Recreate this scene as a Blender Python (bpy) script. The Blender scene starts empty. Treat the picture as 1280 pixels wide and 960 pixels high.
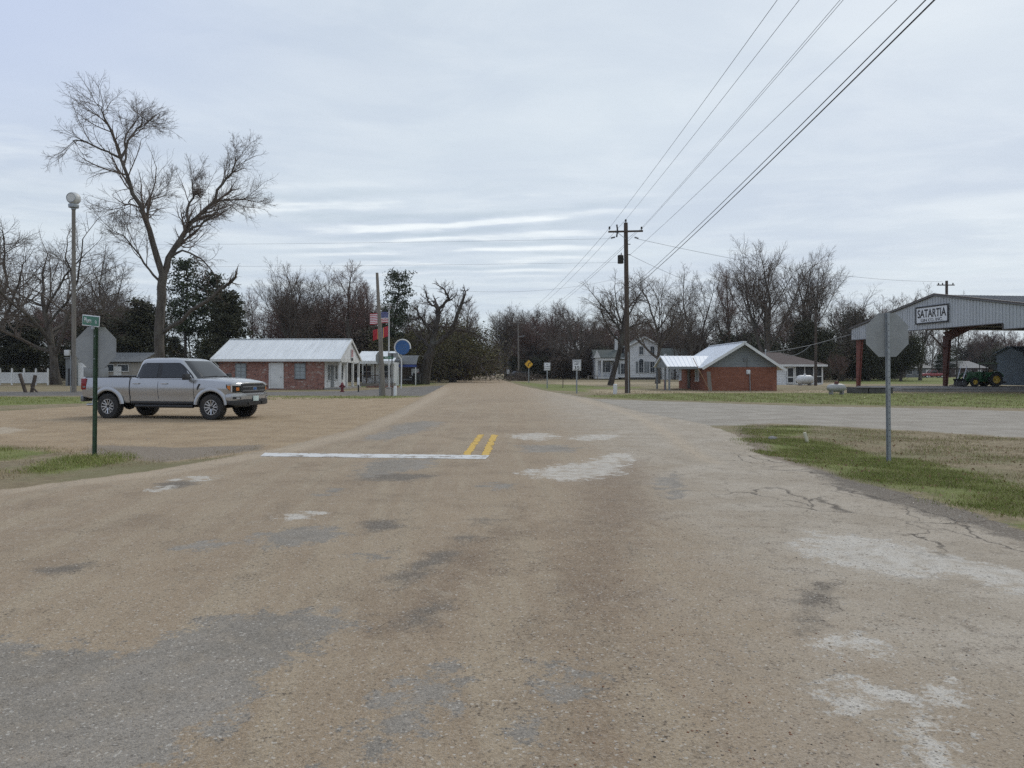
import bpy, bmesh, math, random
import numpy as np
from mathutils import Vector, Matrix
R = math.radians
F, H, HY, CX = 920.0, 1.55, 464.0, 640.0        # focal length in photo pixels, eye height, horizon row, centre column
scene = bpy.context.scene
COL = scene.collection

def gx(px, Y): return (px - CX) * Y / F
def gz(py, Y): return H + (HY - py) * Y / F
def gp(px, py):
    Y = F * H / (py - HY)
    return ((px - CX) * Y / F, Y)

# ------------------------------------------------------------------ object helpers
def tag(o, label=None, cat=None, group=None, kind=None):
    if label: o['label'] = label
    if cat: o['category'] = cat
    if group: o['group'] = group
    if kind: o['kind'] = kind
    return o

def empty(name, loc, rz=0.0, label=None, cat=None, group=None):
    o = bpy.data.objects.new(name, None)
    o.empty_display_size = 0.3
    o.location = loc; o.rotation_euler = (0, 0, rz)
    COL.objects.link(o)
    return tag(o, label, cat, group)

def link_mesh(name, me, mat=None, parent=None):
    o = bpy.data.objects.new(name, me)
    if mat is not None and len(me.materials) == 0: me.materials.append(mat)
    if parent is not None: o.parent = parent
    COL.objects.link(o)
    return o

def np_mesh(name, V, Q, T=None, mat=None, smooth=False):
    """mesh from numpy arrays: V (n,3), Q (m,4) quads, T (k,3) tris"""
    me = bpy.data.meshes.new(name)
    V = np.asarray(V, np.float32)
    me.vertices.add(len(V)); me.vertices.foreach_set('co', V.ravel())
    loops = []; starts = []; tot = 0
    if Q is not None and len(Q):
        Q = np.asarray(Q, np.int32); loops.append(Q.ravel()); starts.append(np.arange(len(Q)) * 4); tot = len(Q) * 4
    if T is not None and len(T):
        T = np.asarray(T, np.int32); loops.append(T.ravel()); starts.append(tot + np.arange(len(T)) * 3)
    L = np.concatenate(loops); S = np.concatenate(starts).astype(np.int32)
    me.loops.add(len(L)); me.loops.foreach_set('vertex_index', L)
    me.polygons.add(len(S)); me.polygons.foreach_set('loop_start', S)
    if smooth: me.polygons.foreach_set('use_smooth', np.ones(len(S), dtype=bool))
    me.update(calc_edges=True)
    if mat: me.materials.append(mat)
    return me

class MB:
    """collects shapes and links them as ONE mesh object"""
    def __init__(s): s.v = []; s.f = []
    def add(s, vs, fs):
        b = len(s.v); s.v += [tuple(v) for v in vs]; s.f += [tuple(i + b for i in f) for f in fs]; return s
    def box(s, c, d, rz=0.0, ry=0.0, rx=0.0):
        M = Matrix.Translation(c) @ Matrix.Rotation(rz, 4, 'Z') @ Matrix.Rotation(ry, 4, 'Y') @ Matrix.Rotation(rx, 4, 'X')
        x, y, z = d[0] / 2, d[1] / 2, d[2] / 2
        vs = [M @ Vector(p) for p in ((-x,-y,-z),(x,-y,-z),(x,y,-z),(-x,y,-z),(-x,-y,z),(x,-y,z),(x,y,z),(-x,y,z))]
        return s.add(vs, ((0,3,2,1),(4,5,6,7),(0,1,5,4),(1,2,6,5),(2,3,7,6),(3,0,4,7)))
    def bar(s, a, b, w, h=None):
        """rectangular bar from a to b"""
        a, b = Vector(a), Vector(b); d = b - a; h = h or w
        up = Vector((0, 0, 1)) if abs(d.normalized().z) < 0.95 else Vector((1, 0, 0))
        sx = d.cross(up).normalized() * w / 2; sy = sx.cross(d).normalized() * h / 2
        vs = [a - sx - sy, a + sx - sy, a + sx + sy, a - sx + sy, b - sx - sy, b + sx - sy, b + sx + sy, b - sx + sy]
        return s.add(vs, ((0,3,2,1),(4,5,6,7),(0,1,5,4),(1,2,6,5),(2,3,7,6),(3,0,4,7)))
    def tube(s, pts, r, n=8, cap=True):
        pts = [Vector(p) for p in pts]; rs = r if isinstance(r, (list, tuple)) else [r] * len(pts)
        base = len(s.v); prev = None
        for i, p in enumerate(pts):
            t = (pts[min(i+1, len(pts)-1)] - pts[max(i-1, 0)]).normalized()
            if prev is None:
                u = t.orthogonal().normalized()
            else:
                u = (prev - t * prev.dot(t)).normalized()
            prev = u; w = t.cross(u)
            for k in range(n):
                a = 2 * math.pi * k / n
                s.v.append(tuple(p + (u * math.cos(a) + w * math.sin(a)) * rs[i]))
        for i in range(len(pts) - 1):
            for k in range(n):
                a = base + i * n + k; b = base + i * n + (k + 1) % n
                s.f.append((a, b, b + n, a + n))
        if cap:
            s.f.append(tuple(base + k for k in range(n))[::-1])
            s.f.append(tuple(base + (len(pts) - 1) * n + k for k in range(n)))
        return s
    def lathe(s, prof, n=24, axis='Z', c=(0, 0, 0), closed=False):
        """prof: list of (radius, height along the axis)"""
        base = len(s.v); m = len(prof)
        for k in range(n):
            a = 2 * math.pi * k / n; ca, sa = math.cos(a), math.sin(a)
            for r, h in prof:
                p = {'Z': (r*ca, r*sa, h), 'Y': (r*ca, h, r*sa), 'X': (h, r*ca, r*sa)}[axis]
                s.v.append((p[0]+c[0], p[1]+c[1], p[2]+c[2]))
        for k in range(n):
            k2 = (k + 1) % n
            for i in range(m if closed else m - 1):
                j = (i + 1) % m
                s.f.append((base+k*m+i, base+k2*m+i, base+k2*m+j, base+k*m+j))
        if not closed:
            if prof[0][0] > 1e-6: s.f.append(tuple(base + k*m for k in range(n)))
            if prof[-1][0] > 1e-6: s.f.append(tuple(base + k*m + m - 1 for k in range(n))[::-1])
        return s
    def prism(s, poly, a, b, axis='Y'):
        """poly: 2D outline; extruded along the axis from a to b"""
        def P(u, v, w): return {'Y': (u, w, v), 'X': (w, u, v), 'Z': (u, v, w)}[axis]
        n = len(poly); base = len(s.v)
        s.v += [P(u, v, a) for u, v in poly] + [P(u, v, b) for u, v in poly]
        s.f.append(tuple(base + i for i in range(n))); s.f.append(tuple(base + n + i for i in range(n))[::-1])
        for i in range(n):
            j = (i + 1) % n
            s.f.append((base+i, base+n+i, base+n+j, base+j))
        return s
    def mesh(s, name, mat=None, bevel=0.0, smooth=None, seg=2):
        me = bpy.data.meshes.new(name); me.from_pydata(s.v, [], s.f)
        bm = bmesh.new(); bm.from_mesh(me)
        bmesh.ops.remove_doubles(bm, verts=bm.verts, dist=1e-5)
        bmesh.ops.recalc_face_normals(bm, faces=bm.faces)
        if bevel:
            es = [e for e in bm.edges if len(e.link_faces) == 2 and e.calc_face_angle(0) > R(28)]
            bmesh.ops.bevel(bm, geom=es, offset=bevel, segments=seg, profile=0.6, affect='EDGES', clamp_overlap=True)
        bm.to_mesh(me); bm.free()
        if smooth is not None or bevel:
            me.polygons.foreach_set('use_smooth', [True] * len(me.polygons))
            me.set_sharp_from_angle(angle=R(smooth or 40))
        if mat: me.materials.append(mat)
        return me
    def build(s, name, mat, parent=None, bevel=0.0, smooth=None, loc=None, seg=2):
        o = link_mesh(name, s.mesh(name, mat, bevel, smooth, seg), mat, parent)
        if loc is not None: o.location = loc
        return o

def copy_tree(o, parent=None):
    c = o.copy(); COL.objects.link(c); c.parent = parent
    for ch in list(o.children): copy_tree(ch, c)
    return c

_FONT = {}
def text_mesh(body, height, mat, depth=0.004, squeeze=1.0, bold=0.0, width=None, spacing=1.0):
    """letters as a solid mesh, centred, lying in X-Z and facing -Y"""
    cu = bpy.data.curves.new('lettering', 'FONT'); cu.body = body; cu.size = 1.0; cu.extrude = 0.0; cu.offset = bold
    cu.space_character = spacing; cu.align_x = 'LEFT'; cu.resolution_u = 3
    to = bpy.data.objects.new('lettering', cu); COL.objects.link(to)
    dg = bpy.context.evaluated_depsgraph_get()
    me = bpy.data.meshes.new_from_object(to.evaluated_get(dg))
    bpy.data.objects.remove(to); bpy.data.curves.remove(cu)
    co = np.empty(len(me.vertices) * 3, np.float32); me.vertices.foreach_get('co', co); co = co.reshape(-1, 3)
    lo, hi = co.min(0), co.max(0); ce = (lo + hi) / 2
    sz = height / max(hi[1] - lo[1], 1e-6); sx = width / max(hi[0] - lo[0], 1e-6) if width else sz * squeeze
    out = np.stack([(co[:, 0] - ce[0]) * sx, np.zeros(len(co)), (co[:, 1] - ce[1]) * sz], 1)
    me.vertices.foreach_set('co', out.astype(np.float32).ravel())
    bm = bmesh.new(); bm.from_mesh(me)
    r = bmesh.ops.extrude_face_region(bm, geom=bm.faces[:])
    bmesh.ops.translate(bm, vec=(0, -depth, 0), verts=[g for g in r['geom'] if isinstance(g, bmesh.types.BMVert)])
    bmesh.ops.recalc_face_normals(bm, faces=bm.faces)
    bm.to_mesh(me); bm.free(); me.materials.clear(); me.materials.append(mat); me.update()
    return me

# ------------------------------------------------------------------ materials
class NT:
    def __init__(s, nt): s.nt = nt; nt.nodes.clear()
    def n(s, t, **kw):
        nd = s.nt.nodes.new('ShaderNode' + t)
        for k, v in kw.items(): setattr(nd, k, v)
        return nd
    def put(s, sock, v):
        if v is None: return
        if isinstance(v, bpy.types.NodeSocket): s.nt.links.new(v, sock)
        elif isinstance(v, (tuple, list)):
            if len(v) == 3 and sock.type == 'RGBA': v = (*v, 1)
            sock.default_value = v
        else: sock.default_value = v
    def math(s, op, a, b=None, c=None, clamp=False):
        nd = s.n('Math', operation=op, use_clamp=clamp)
        for i, v in enumerate((a, b, c)): s.put(nd.inputs[i], v) if v is not None else None
        return nd.outputs[0]
    def mix(s, fac, a, b, mode='MIX'):
        nd = s.n('Mix', data_type='RGBA', blend_type=mode)
        s.put(nd.inputs[0], fac); s.put(nd.inputs[6], a); s.put(nd.inputs[7], b)
        return nd.outputs[2]
    def noise(s, vec, scale, detail=3.0, rough=0.55, dist=0.0):
        nd = s.n('TexNoise'); s.put(nd.inputs['Vector'], vec)
        nd.inputs['Scale'].default_value = scale; nd.inputs['Detail'].default_value = detail
        nd.inputs['Roughness'].default_value = rough; nd.inputs['Distortion'].default_value = dist
        return nd.outputs[0]
    def step(s, v, lo, hi, a=0.0, b=1.0, smooth=True):
        nd = s.n('MapRange', interpolation_type='SMOOTHSTEP' if smooth else 'LINEAR')
        s.put(nd.inputs[0], v)
        for i, x in enumerate((lo, hi, a, b)): s.put(nd.inputs[i + 1], x)
        return nd.outputs[0]
    def scale(s, vec, v):
        nd = s.n('VectorMath', operation='MULTIPLY'); s.put(nd.inputs[0], vec); nd.inputs[1].default_value = v
        return nd.outputs[0]

def new_mat(name):
    m = bpy.data.materials.new(name); m.use_nodes = True
    return m, NT(m.node_tree)

def finish(t, col, rough=0.6, metal=0.0, spec=0.5, bump=None, bstr=0.3, bdist=0.01, coat=0.0, emit=None, trans=None):
    b = t.n('BsdfPrincipled'); o = t.n('OutputMaterial')
    t.put(b.inputs['Base Color'], col); t.put(b.inputs['Roughness'], rough); t.put(b.inputs['Metallic'], metal)
    b.inputs['Specular IOR Level'].default_value = spec
    if coat: b.inputs['Coat Weight'].default_value = coat; b.inputs['Coat Roughness'].default_value = 0.06
    if trans: b.inputs['Transmission Weight'].default_value = trans
    if bump is not None:
        bn = t.n('Bump'); bn.inputs['Strength'].default_value = bstr; bn.inputs['Distance'].default_value = bdist
        t.put(bn.inputs['Height'], bump); t.nt.links.new(bn.outputs[0], b.inputs['Normal'])
    t.nt.links.new(b.outputs[0], o.inputs[0])
    return b

def wmat(name, c, rough=0.6, metal=0.0, spec=0.5, var=0.16, scale=1.5, dirt=None, dirt_amt=0.35, fine=0.08, coat=0.0, bump=0.0, stretch=(1, 1, 1)):
    """a colour with uneven wear, fine grain and optional dirt blotches"""
    m, t = new_mat(name)
    pos = t.n('NewGeometry').outputs['Position']; p = t.scale(pos, stretch)
    n = t.noise(p, scale, 5); f = t.noise(pos, scale * 14, 3)
    lo = tuple(x * (1 - var) for x in c); hi = tuple(min(1, x * (1 + var)) for x in c)
    col = t.mix(t.step(n, 0.3, 0.7), lo, hi)
    col = t.mix(t.step(f, 0.35, 0.65, 0, fine * 2.0), col, tuple(x * 0.72 for x in c))
    if dirt:
        d = t.noise(p, scale * 0.7, 6, 0.65)
        col = t.mix(t.step(d, 0.5, 0.75, 0, dirt_amt), col, dirt)
    rr = t.step(n, 0.2, 0.8, max(0.02, rough - 0.08), min(1, rough + 0.08))
    finish(t, col, rr, metal, spec, bump=f if bump else None, bstr=bump, coat=coat)
    return m

M = {}
# ------------------------------------------------------------------ camera, sky, light
cam_d = bpy.data.cameras.new('camera'); cam = bpy.data.objects.new('camera', cam_d); COL.objects.link(cam)
cam_d.sensor_width = 36.0; cam_d.lens = 36.0 * F / 1280.0
cam_d.shift_y = -(480.0 - HY) / 1280.0
cam_d.clip_start = 0.05; cam_d.clip_end = 6000
cam.location = (0, 0, H); cam.rotation_euler = (R(90), 0, 0)
scene.camera = cam

SUN_EL, SUN_AZ = R(42), R(35)          # azimuth measured clockwise from +Y
w = bpy.data.worlds.new('World'); scene.world = w; w.use_nodes = True
t = NT(w.node_tree)
sky = t.n('TexSky', sky_type='NISHITA'); sky.sun_disc = False
sky.sun_elevation = SUN_EL; sky.sun_rotation = SUN_AZ; sky.altitude = 50; sky.air_density = 1.0; sky.dust_density = 2.0
tc = t.n('TexCoord').outputs['Generated']
sep = t.n('SeparateXYZ'); t.put(sep.inputs[0], tc)
zc = t.math('MAXIMUM', sep.outputs[2], 0.015)
u = t.math('DIVIDE', sep.outputs[0], zc); v = t.math('DIVIDE', sep.outputs[1], zc)   # a flat cloud layer overhead
comb = t.n('CombineXYZ'); t.put(comb.inputs[0], u); t.put(comb.inputs[1], v)
uv = comb.outputs[0]
big = t.noise(t.scale(uv, (0.35, 0.5, 1)), 0.9, 5, 0.5, 0.3)
mid = t.noise(t.scale(uv, (0.34, 0.6, 1)), 1.2, 7, 0.6, 0.8)
# long parallel cloud ripples low in the sky ahead and to the left
warp = t.noise(t.scale(uv, (0.5, 0.6, 1)), 1.0, 5, 0.55)
rip = t.math('SINE', t.math('ADD', t.math('MULTIPLY', v, 10.5), t.math('ADD', t.math('MULTIPLY', warp, 14.0), t.math('MULTIPLY', u, 2.2))))
inu = t.math('MULTIPLY', t.step(u, -2.2, -1.1), t.step(u, 1.1, 0.1))
inv = t.math('MULTIPLY', t.step(v, 3.6, 4.6), t.step(v, 9.0, 6.2))
rmask = t.math('MULTIPLY', t.math('MULTIPLY', inu, inv), t.step(t.noise(t.scale(uv, (0.8, 1.3, 1)), 1.0, 5, .6), 0.36, 0.62))
bright = t.step(rip, -0.1, 1.0); dark = t.step(rip, 0.1, -1.0)
C0 = (4.55, 5.2, 6.1); C1 = (5.65, 6.3, 6.85); C2 = (7.3, 7.75, 7.95); CB = (4.55, 5.25, 6.9); CD = (3.9, 4.65, 5.3)
c = t.mix(t.step(big, 0.3, 0.7), C0, C1)
c = t.mix(t.math('MULTIPLY', t.step(mid, 0.50, 0.75), 0.36), c, C2)
puff = t.noise(t.scale(uv, (1.3, 1.6, 1)), 1.0, 7, .62, .5)
c = t.mix(t.step(puff, .42, .66, 0, .22), c, (6.9, 7.35, 7.7)); c = t.mix(t.step(puff, .5, .3, 0, .18), c, (4.6, 5.2, 6.1))
# thinner, bluer veil towards the upper left
thin = t.math('MULTIPLY', t.step(t.math('DIVIDE', u, t.math('MAXIMUM', v, 0.2)), -0.12, -0.75), t.step(v, 4.2, 1.6))
c = t.mix(t.math('MULTIPLY', thin, 0.9), c, CB)
lowl = t.math('MULTIPLY', t.step(u, -0.8, -2.2), t.math('MULTIPLY', t.step(v, 2.2, 3.2), t.step(v, 5.5, 3.8)))
c = t.mix(t.math('MULTIPLY', lowl, t.step(mid, 0.45, 0.65, 0, 0.4)), c, C2)
c = t.mix(t.math('MULTIPLY', t.math('MULTIPLY', rmask, bright), 0.85), c, (7.9, 8.3, 8.4))
c = t.mix(t.math('MULTIPLY', t.math('MULTIPLY', rmask, dark), 0.6), c, CD)
c = t.mix(t.step(v, 7.0, 16.0, 0, 0.7), c, (5.7, 6.5, 7.0))                  # pale near the horizon
c = t.mix(t.step(sep.outputs[2], 0.0, -0.03), c, (1.6, 1.5, 1.3))
cover = t.math('ADD', 0.90, t.math('MULTIPLY', big, 0.08), clamp=True)
c = t.mix(cover, sky.outputs[0], c)
bg = t.n('Background'); t.put(bg.inputs[0], c); bg.inputs[1].default_value = 0.1
wo = t.n('OutputWorld'); t.nt.links.new(bg.outputs[0], wo.inputs[0])

sd = bpy.data.lights.new('sun', 'SUN'); sun = bpy.data.objects.new('sun', sd); COL.objects.link(sun)
sd.energy = 0.9; sd.angle = R(22); sd.color = (1.0, 0.95, 0.88)
sdir = Vector((math.sin(SUN_AZ) * math.cos(SUN_EL), math.cos(SUN_AZ) * math.cos(SUN_EL), math.sin(SUN_EL)))
sun.rotation_euler = sdir.to_track_quat('Z', 'Y').to_euler(); sun.location = sdir * 100
vs = scene.view_settings
scene.display_settings.display_device = 'sRGB'
vs.view_transform = 'Standard'; vs.look = 'None'; vs.exposure = 0.34; vs.gamma = 1.0; vs.use_curve_mapping = False
cy = scene.cycles
cy.max_bounces = 6; cy.diffuse_bounces = 3; cy.glossy_bounces = 3; cy.transmission_bounces = 4; cy.transparent_max_bounces = 6; cy.volume_bounces = 0; cy.sample_clamp_indirect = 4.0
cy.use_denoising = False
# ------------------------------------------------------------------ ground: one grid, split where the surface changes
def smooth01(x): x = np.clip(x, 0, 1); return x * x * (3 - 2 * x)
def zg(x, y):
    x = np.asarray(x, float); y = np.asarray(y, float)
    z = 0.055 * np.exp(-(((x + 11) / 7.5) ** 2 + ((y - 24) / 5.5) ** 2))            # the lot under the truck
    z = z - 0.10 * np.exp(-(((x - 6.3) / 2.2) ** 2 + ((y - 14.6) / 1.5) ** 2))       # shallow ditch in the right verge
    z = z + 0.035 * np.exp(-(((x - 8.5) / 2.6) ** 2 + ((y - 11.0) / 2.0) ** 2))
    z = z + 8.0 * smooth01((y - 520) / 500.0)
    return z
def Z(x, y): return float(zg(x, y))

def px_poly(pts): return np.array([gp(a, b) for a, b in pts])
def z3(pts): return px_poly([(a / 2.0, 480 + b / 2.0) for a, b in pts])              # traced in a 2x enlargement, lower left quarter
def z4(pts): return px_poly([(640 + a / 2.0, 480 + b / 2.0) for a, b in pts])        # lower right quarter
def z5(pts): return px_poly([(300 + a / 2.56, 520 + b / 2.56) for a, b in pts])      # stop line close-up

def sdf(poly, X, Y):
    """signed distance, positive inside; only near the polygon, -9 elsewhere"""
    out = np.full(X.shape, -9.0); lo = poly.min(0) - 1.2; hi = poly.max(0) + 1.2
    k = np.where((X > lo[0]) & (X < hi[0]) & (Y > lo[1]) & (Y < hi[1]))[0]
    if len(k) == 0: return out
    x, y = X[k], Y[k]; d = np.full(len(k), 1e9); ins = np.zeros(len(k), bool)
    n = len(poly)
    for i in range(n):
        ax, ay = poly[i]; bx, by = poly[(i + 1) % n]
        ex, ey = bx - ax, by - ay; q = max(ex * ex + ey * ey, 1e-12)
        s = np.clip(((x - ax) * ex + (y - ay) * ey) / q, 0, 1)
        d = np.minimum(d, np.hypot(x - ax - s * ex, y - ay - s * ey))
        c = (ay > y) != (by > y)
        with np.errstate(divide='ignore', invalid='ignore'):
            ins ^= c & (x < ex * (y - ay) / (by - ay if by != ay else 1e-9) + ax)
    out[k] = np.where(ins, d, -d)
    return out

left_edge = [gp(*p) for p in ((583,469.4),(574,473),(557,481),(541,489.5),(522,500),(490,517),(440,537),(350,560),(180,590),(0,612))]
right_edge = [gp(*p) for p in ((617,469.4),(629,475),(650,482),(690,490),(735,498),(800,515),(880,530),(925,545),(958,570),(1050,597),(1130,617),(1200,636),(1280,662))]
ROAD = np.array(left_edge + [(-9, 8.2), (-14, 7.2), (-60, 6.6), (-60, -7), (-5, -8), (-3.2, -40), (-3, -160), (3.4, -160), (3.4, -40), (5.4, -6), (5.3, 3)] + right_edge[::-1] + [(-2, 300), (22, 332), (80, 345), (80, 354), (10, 350), (-12, 318)])
LOT = px_poly([(330,496),(450,498),(528,496.5),(541,490),(522,502),(490,520),(440,540),(350,563),(210,578),(130,572),(0,556),(-300,556),(-300,514),(0,514),(100,508),(200,500)])
STREET = px_poly([(-420,490),(0,489.6),(110,489.2),(330,490),(440,488.8),(500,484.5),(545,482.5),(559,481.5),(545,489.5),(527,495),(330,494.3),(0,494.8),(-420,495.5)])
GRAYST = px_poly([(700,491.2),(740,498.5),(860,502.5),(1000,507.5),(1130,510),(1280,514),(1900,530),(1900,580),(1280,547),(1100,536),(960,529),(925,532),(880,532),(800,516),(735,498)])
VERGE_GREEN = [px_poly([(932,548),(990,548),(1060,556),(1150,578),(1280,612),(1280,648),(1200,630),(1130,612),(1050,592),(962,568)]),
               px_poly([(930,533),(1010,534),(1000,545),(940,546)]), np.array([(4.9, 7.6), (6.4, 7.4), (6.5, 2), (5.5, 2)])]
GREENS = VERGE_GREEN + [
    px_poly([(20,592),(75,572),(160,566),(180,572),(120,584),(60,592)]), px_poly([(-60,560),(30,562),(70,566),(20,574),(-60,580)]),
    px_poly([(-300,497),(0,496),(105,496),(110,504),(0,507),(-300,508)]), px_poly([(330,495.4),(525,495.6),(500,499),(400,501),(330,500.5)]),
    px_poly([(735,496.5),(735,494),(850,491.5),(1000,491),(1280,492),(1500,493),(1500,512),(1280,510),(1000,504.5),(860,500.5)]),
    px_poly([(690,488),(640,477),(660,478),(735,487),(735,490)]), px_poly([(420,484.6),(500,483),(545,480.5),(540,478),(490,480),(400,484)]),
    px_poly([(660,480),(720,481),(760,484),(800,483.4),(800,485),(740,486.5),(690,484)]),
    px_poly([(1090,472),(1260,472),(1260,476),(1090,477)]), px_poly([(1040,476),(1100,474),(1260,478),(1260,480),(1050,480)])]
DRYG = [px_poly([(740,487.5),(900,488),(1280,488),(1280,490),(900,491),(740,492)]), px_poly([(690,478),(900,477.5),(1060,478),(1060,482),(760,482),(700,480.5)])]
GRAYP = [z3([(-400,640),(0,640),(100,650),(200,665),(330,665),(400,640),(470,605),(540,580),(650,565),(760,570),(860,575),(890,590),(850,630),(790,660),(700,720),(620,780),(520,860),(420,920),(330,965),(0,1060),(-300,1100)]),
         z3([(800,1010),(850,950),(900,870),(960,805),(1040,745),(1120,700),(1180,700),(1130,760),(1100,800),(1040,850),(960,930),(900,1000)]),
         z3([(640,395),(660,375),(720,358),(800,352),(850,362),(840,385),(790,400),(720,410),(660,408)]),
         z3([(905,141),(960,120),(1000,100),(1060,93),(1100,98),(1070,115),(1010,130),(960,142)]),
         z3([(890,230),(900,205),(940,188),(1080,188),(1060,212),(980,222),(900,235)]),
         z3([(450,412),(500,400),(565,396),(540,408),(480,418)]), z3([(878,425),(930,413),(975,425),(950,437),(900,435)]),
         z3([(800,275),(830,263),(850,266),(820,278)]), z3([(1195,255),(1230,247),(1290,250),(1250,262)]),
         z5([(885,95),(1000,92),(1095,103),(1060,115),(920,115)]), z4([(80,700),(150,685),(190,730),(170,790),(110,790)]), z4([(-10,850),(60,845),(80,870),(20,890)]),
         z4([(370,240),(400,225),(430,250),(410,285),(380,270)])]
WHITEP = [z4([(735,392),(760,375),(850,382),(950,397),(1080,424),(1280,462),(1500,510),(1500,600),(1280,520),(1180,492),(1060,470),(960,478),(880,462),(780,440),(740,420)]),
          z5([(860,60),(980,55),(1010,65),(960,78),(880,70)]), z5([(1050,72),(1130,62),(1200,62),(1180,72),(1090,78)]),
          z5([(905,178),(1000,165),(1100,145),(1200,118),(1230,120),(1215,180),(1150,195),(1050,205),(960,200)]),
          z4([(790,650),(870,640),(900,670),(830,672)]), z4([(800,780),(900,755),(960,775),(930,805),(830,810)]), z4([(1000,770),(1100,730),(1140,760),(1120,830),(1050,880),(1090,930),(1120,1000),(1040,1010),(1030,900),(980,830)]),
          z3([(720,330),(750,324),(785,326),(760,336),(725,337)]), z3([(450,238),(490,231),(525,232),(500,240)]), z3([(400,262),(425,257),(428,264),(405,266)])]
DARKP = [z3([(915,355),(940,342),(985,342),(995,355),(960,367),(925,365)]), z3([(1170,338),(1230,332),(1258,340),(1230,352),(1190,350)]), z3([(1135,380),(1170,373),(1200,380),(1170,392)]),
         z3([(980,480),(1060,440),(1130,420),(1090,455),(1010,505),(970,500)]), z3([(880,225),(1000,222),(1080,230),(1020,242),(900,240)]), z3([(395,250),(460,240),(500,250),(450,262),(400,262)]),
         z4([(720,545),(770,500),(800,500),(780,540),(740,570)]), z4([(690,600),(740,590),(760,610),(720,625)]), z4([(940,760),(1010,775),(1050,815),(1000,800)]), z3([(1000,600),(1080,550),(1130,540),(1080,590),(1010,620)]),
         z3([(100,465),(220,450),(210,462),(120,475)]), z3([(640,148),(700,142),(700,150),(660,152)]),
         px_poly([(1010,583),(1050,593),(1130,614),(1200,632),(1280,650),(1400,690),(1400,760),(1280,678),(1180,648),(1090,622),(1040,606)])]
BROWN = [px_poly([(740,585),(800,575),(815,640),(790,720),(770,820),(800,960),(680,960),(690,820),(680,740),(715,650)]), px_poly([(560,700),(640,640),(660,650),(590,740),(500,800),(450,800)])]
PALE = [px_poly([(560,484),(541,492),(524,502),(494,517),(446,537),(352,560),(182,590),(0,612),(0,618),(200,595),(380,563),(470,537),(515,517),(540,502),(556,492)]),
        px_poly([(690,492),(735,500),(800,520),(850,545),(900,580),(870,575),(830,545),(790,520),(720,500)]),
        px_poly([(-60,537),(10,535),(35,538),(10,543),(-60,545)])]
CRACK = [z4([(440,170),(640,200),(800,250),(1000,320),(1280,430),(1500,500),(1500,420),(1280,380),(1000,290),(800,235),(620,170)]), z4([(560,280),(700,290),(900,360),(1100,420),(1100,395),(900,330),(700,270),(600,260)])]
DIRT = [px_poly([(100,566),(200,578),(330,562),(330,556),(220,560),(120,556)]), px_poly([(960,528),(925,534),(915,548),(950,575),(1040,602),(1040,592),(975,566),(950,545)])]

def axis_x():
    xs = [0.0]; s = 0.042
    while xs[-1] < 2600:
        x = xs[-1]
        s = 0.042 if x < 5.5 else 0.042 + (x - 5.5) * 0.022
        xs.append(x + s)
    xs = np.array(xs); return np.concatenate([-xs[:0:-1], xs])
def axis_y():
    ys = [1.9]
    while ys[-1] < 3200:
        y = ys[-1]; ys.append(y + max(0.036, 0.0115 * y) * (1.0 if y < 70 else 1 + (y - 70) * 0.01))
    back = [1.7, 1.4, 1.0, .5, 0, -1, -2.5, -5, -8, -12, -18, -28, -45, -80, -160, -400, -1200]
    return np.array(back[::-1] + ys)
AX, AY = axis_x(), axis_y()
GX, GY = np.meshgrid(AX, AY); sh = GX.shape
gxf, gyf = GX.ravel(), GY.ravel(); gzf = zg(gxf, gyf)
nzr = np.random.RandomState(5)
def soft(polys, w0, w1=0.0):
    """0.5 on the outline, falling off over a width that grows with distance"""
    d = np.full(gxf.shape, -9.0)
    for p in polys: d = np.maximum(d, sdf(p, gxf, gyf))
    wd = w0 + w1 * np.maximum(gyf, 0)
    return np.clip(0.5 + d / (2 * wd), 0, 1)
m_road, m_lot, m_gst, m_str = soft([ROAD], .22), soft([LOT], .55), soft([GRAYST], .5), soft([STREET], .4)
m_green, m_gray, m_white, m_dark = soft(GREENS, .35, .012), soft(GRAYP, .17, .008), soft(WHITEP, .20, .009), soft(DARKP, .22, .010)
m_crack, m_brown, m_pale, m_dirt = soft(CRACK, .4), soft(BROWN, .45), soft(PALE, .12, .012), np.maximum(soft(DIRT, .3), soft(DRYG, .5, .02) * 0)
m_dry = soft(DRYG, .6, .02)

def attr(me, name, a, b, c, d, idx):
    at = me.attributes.new(name, 'FLOAT_COLOR', 'POINT')
    at.data.foreach_set('color', np.stack([a, b, c, d], 1)[idx].astype(np.float32).ravel())

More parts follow.
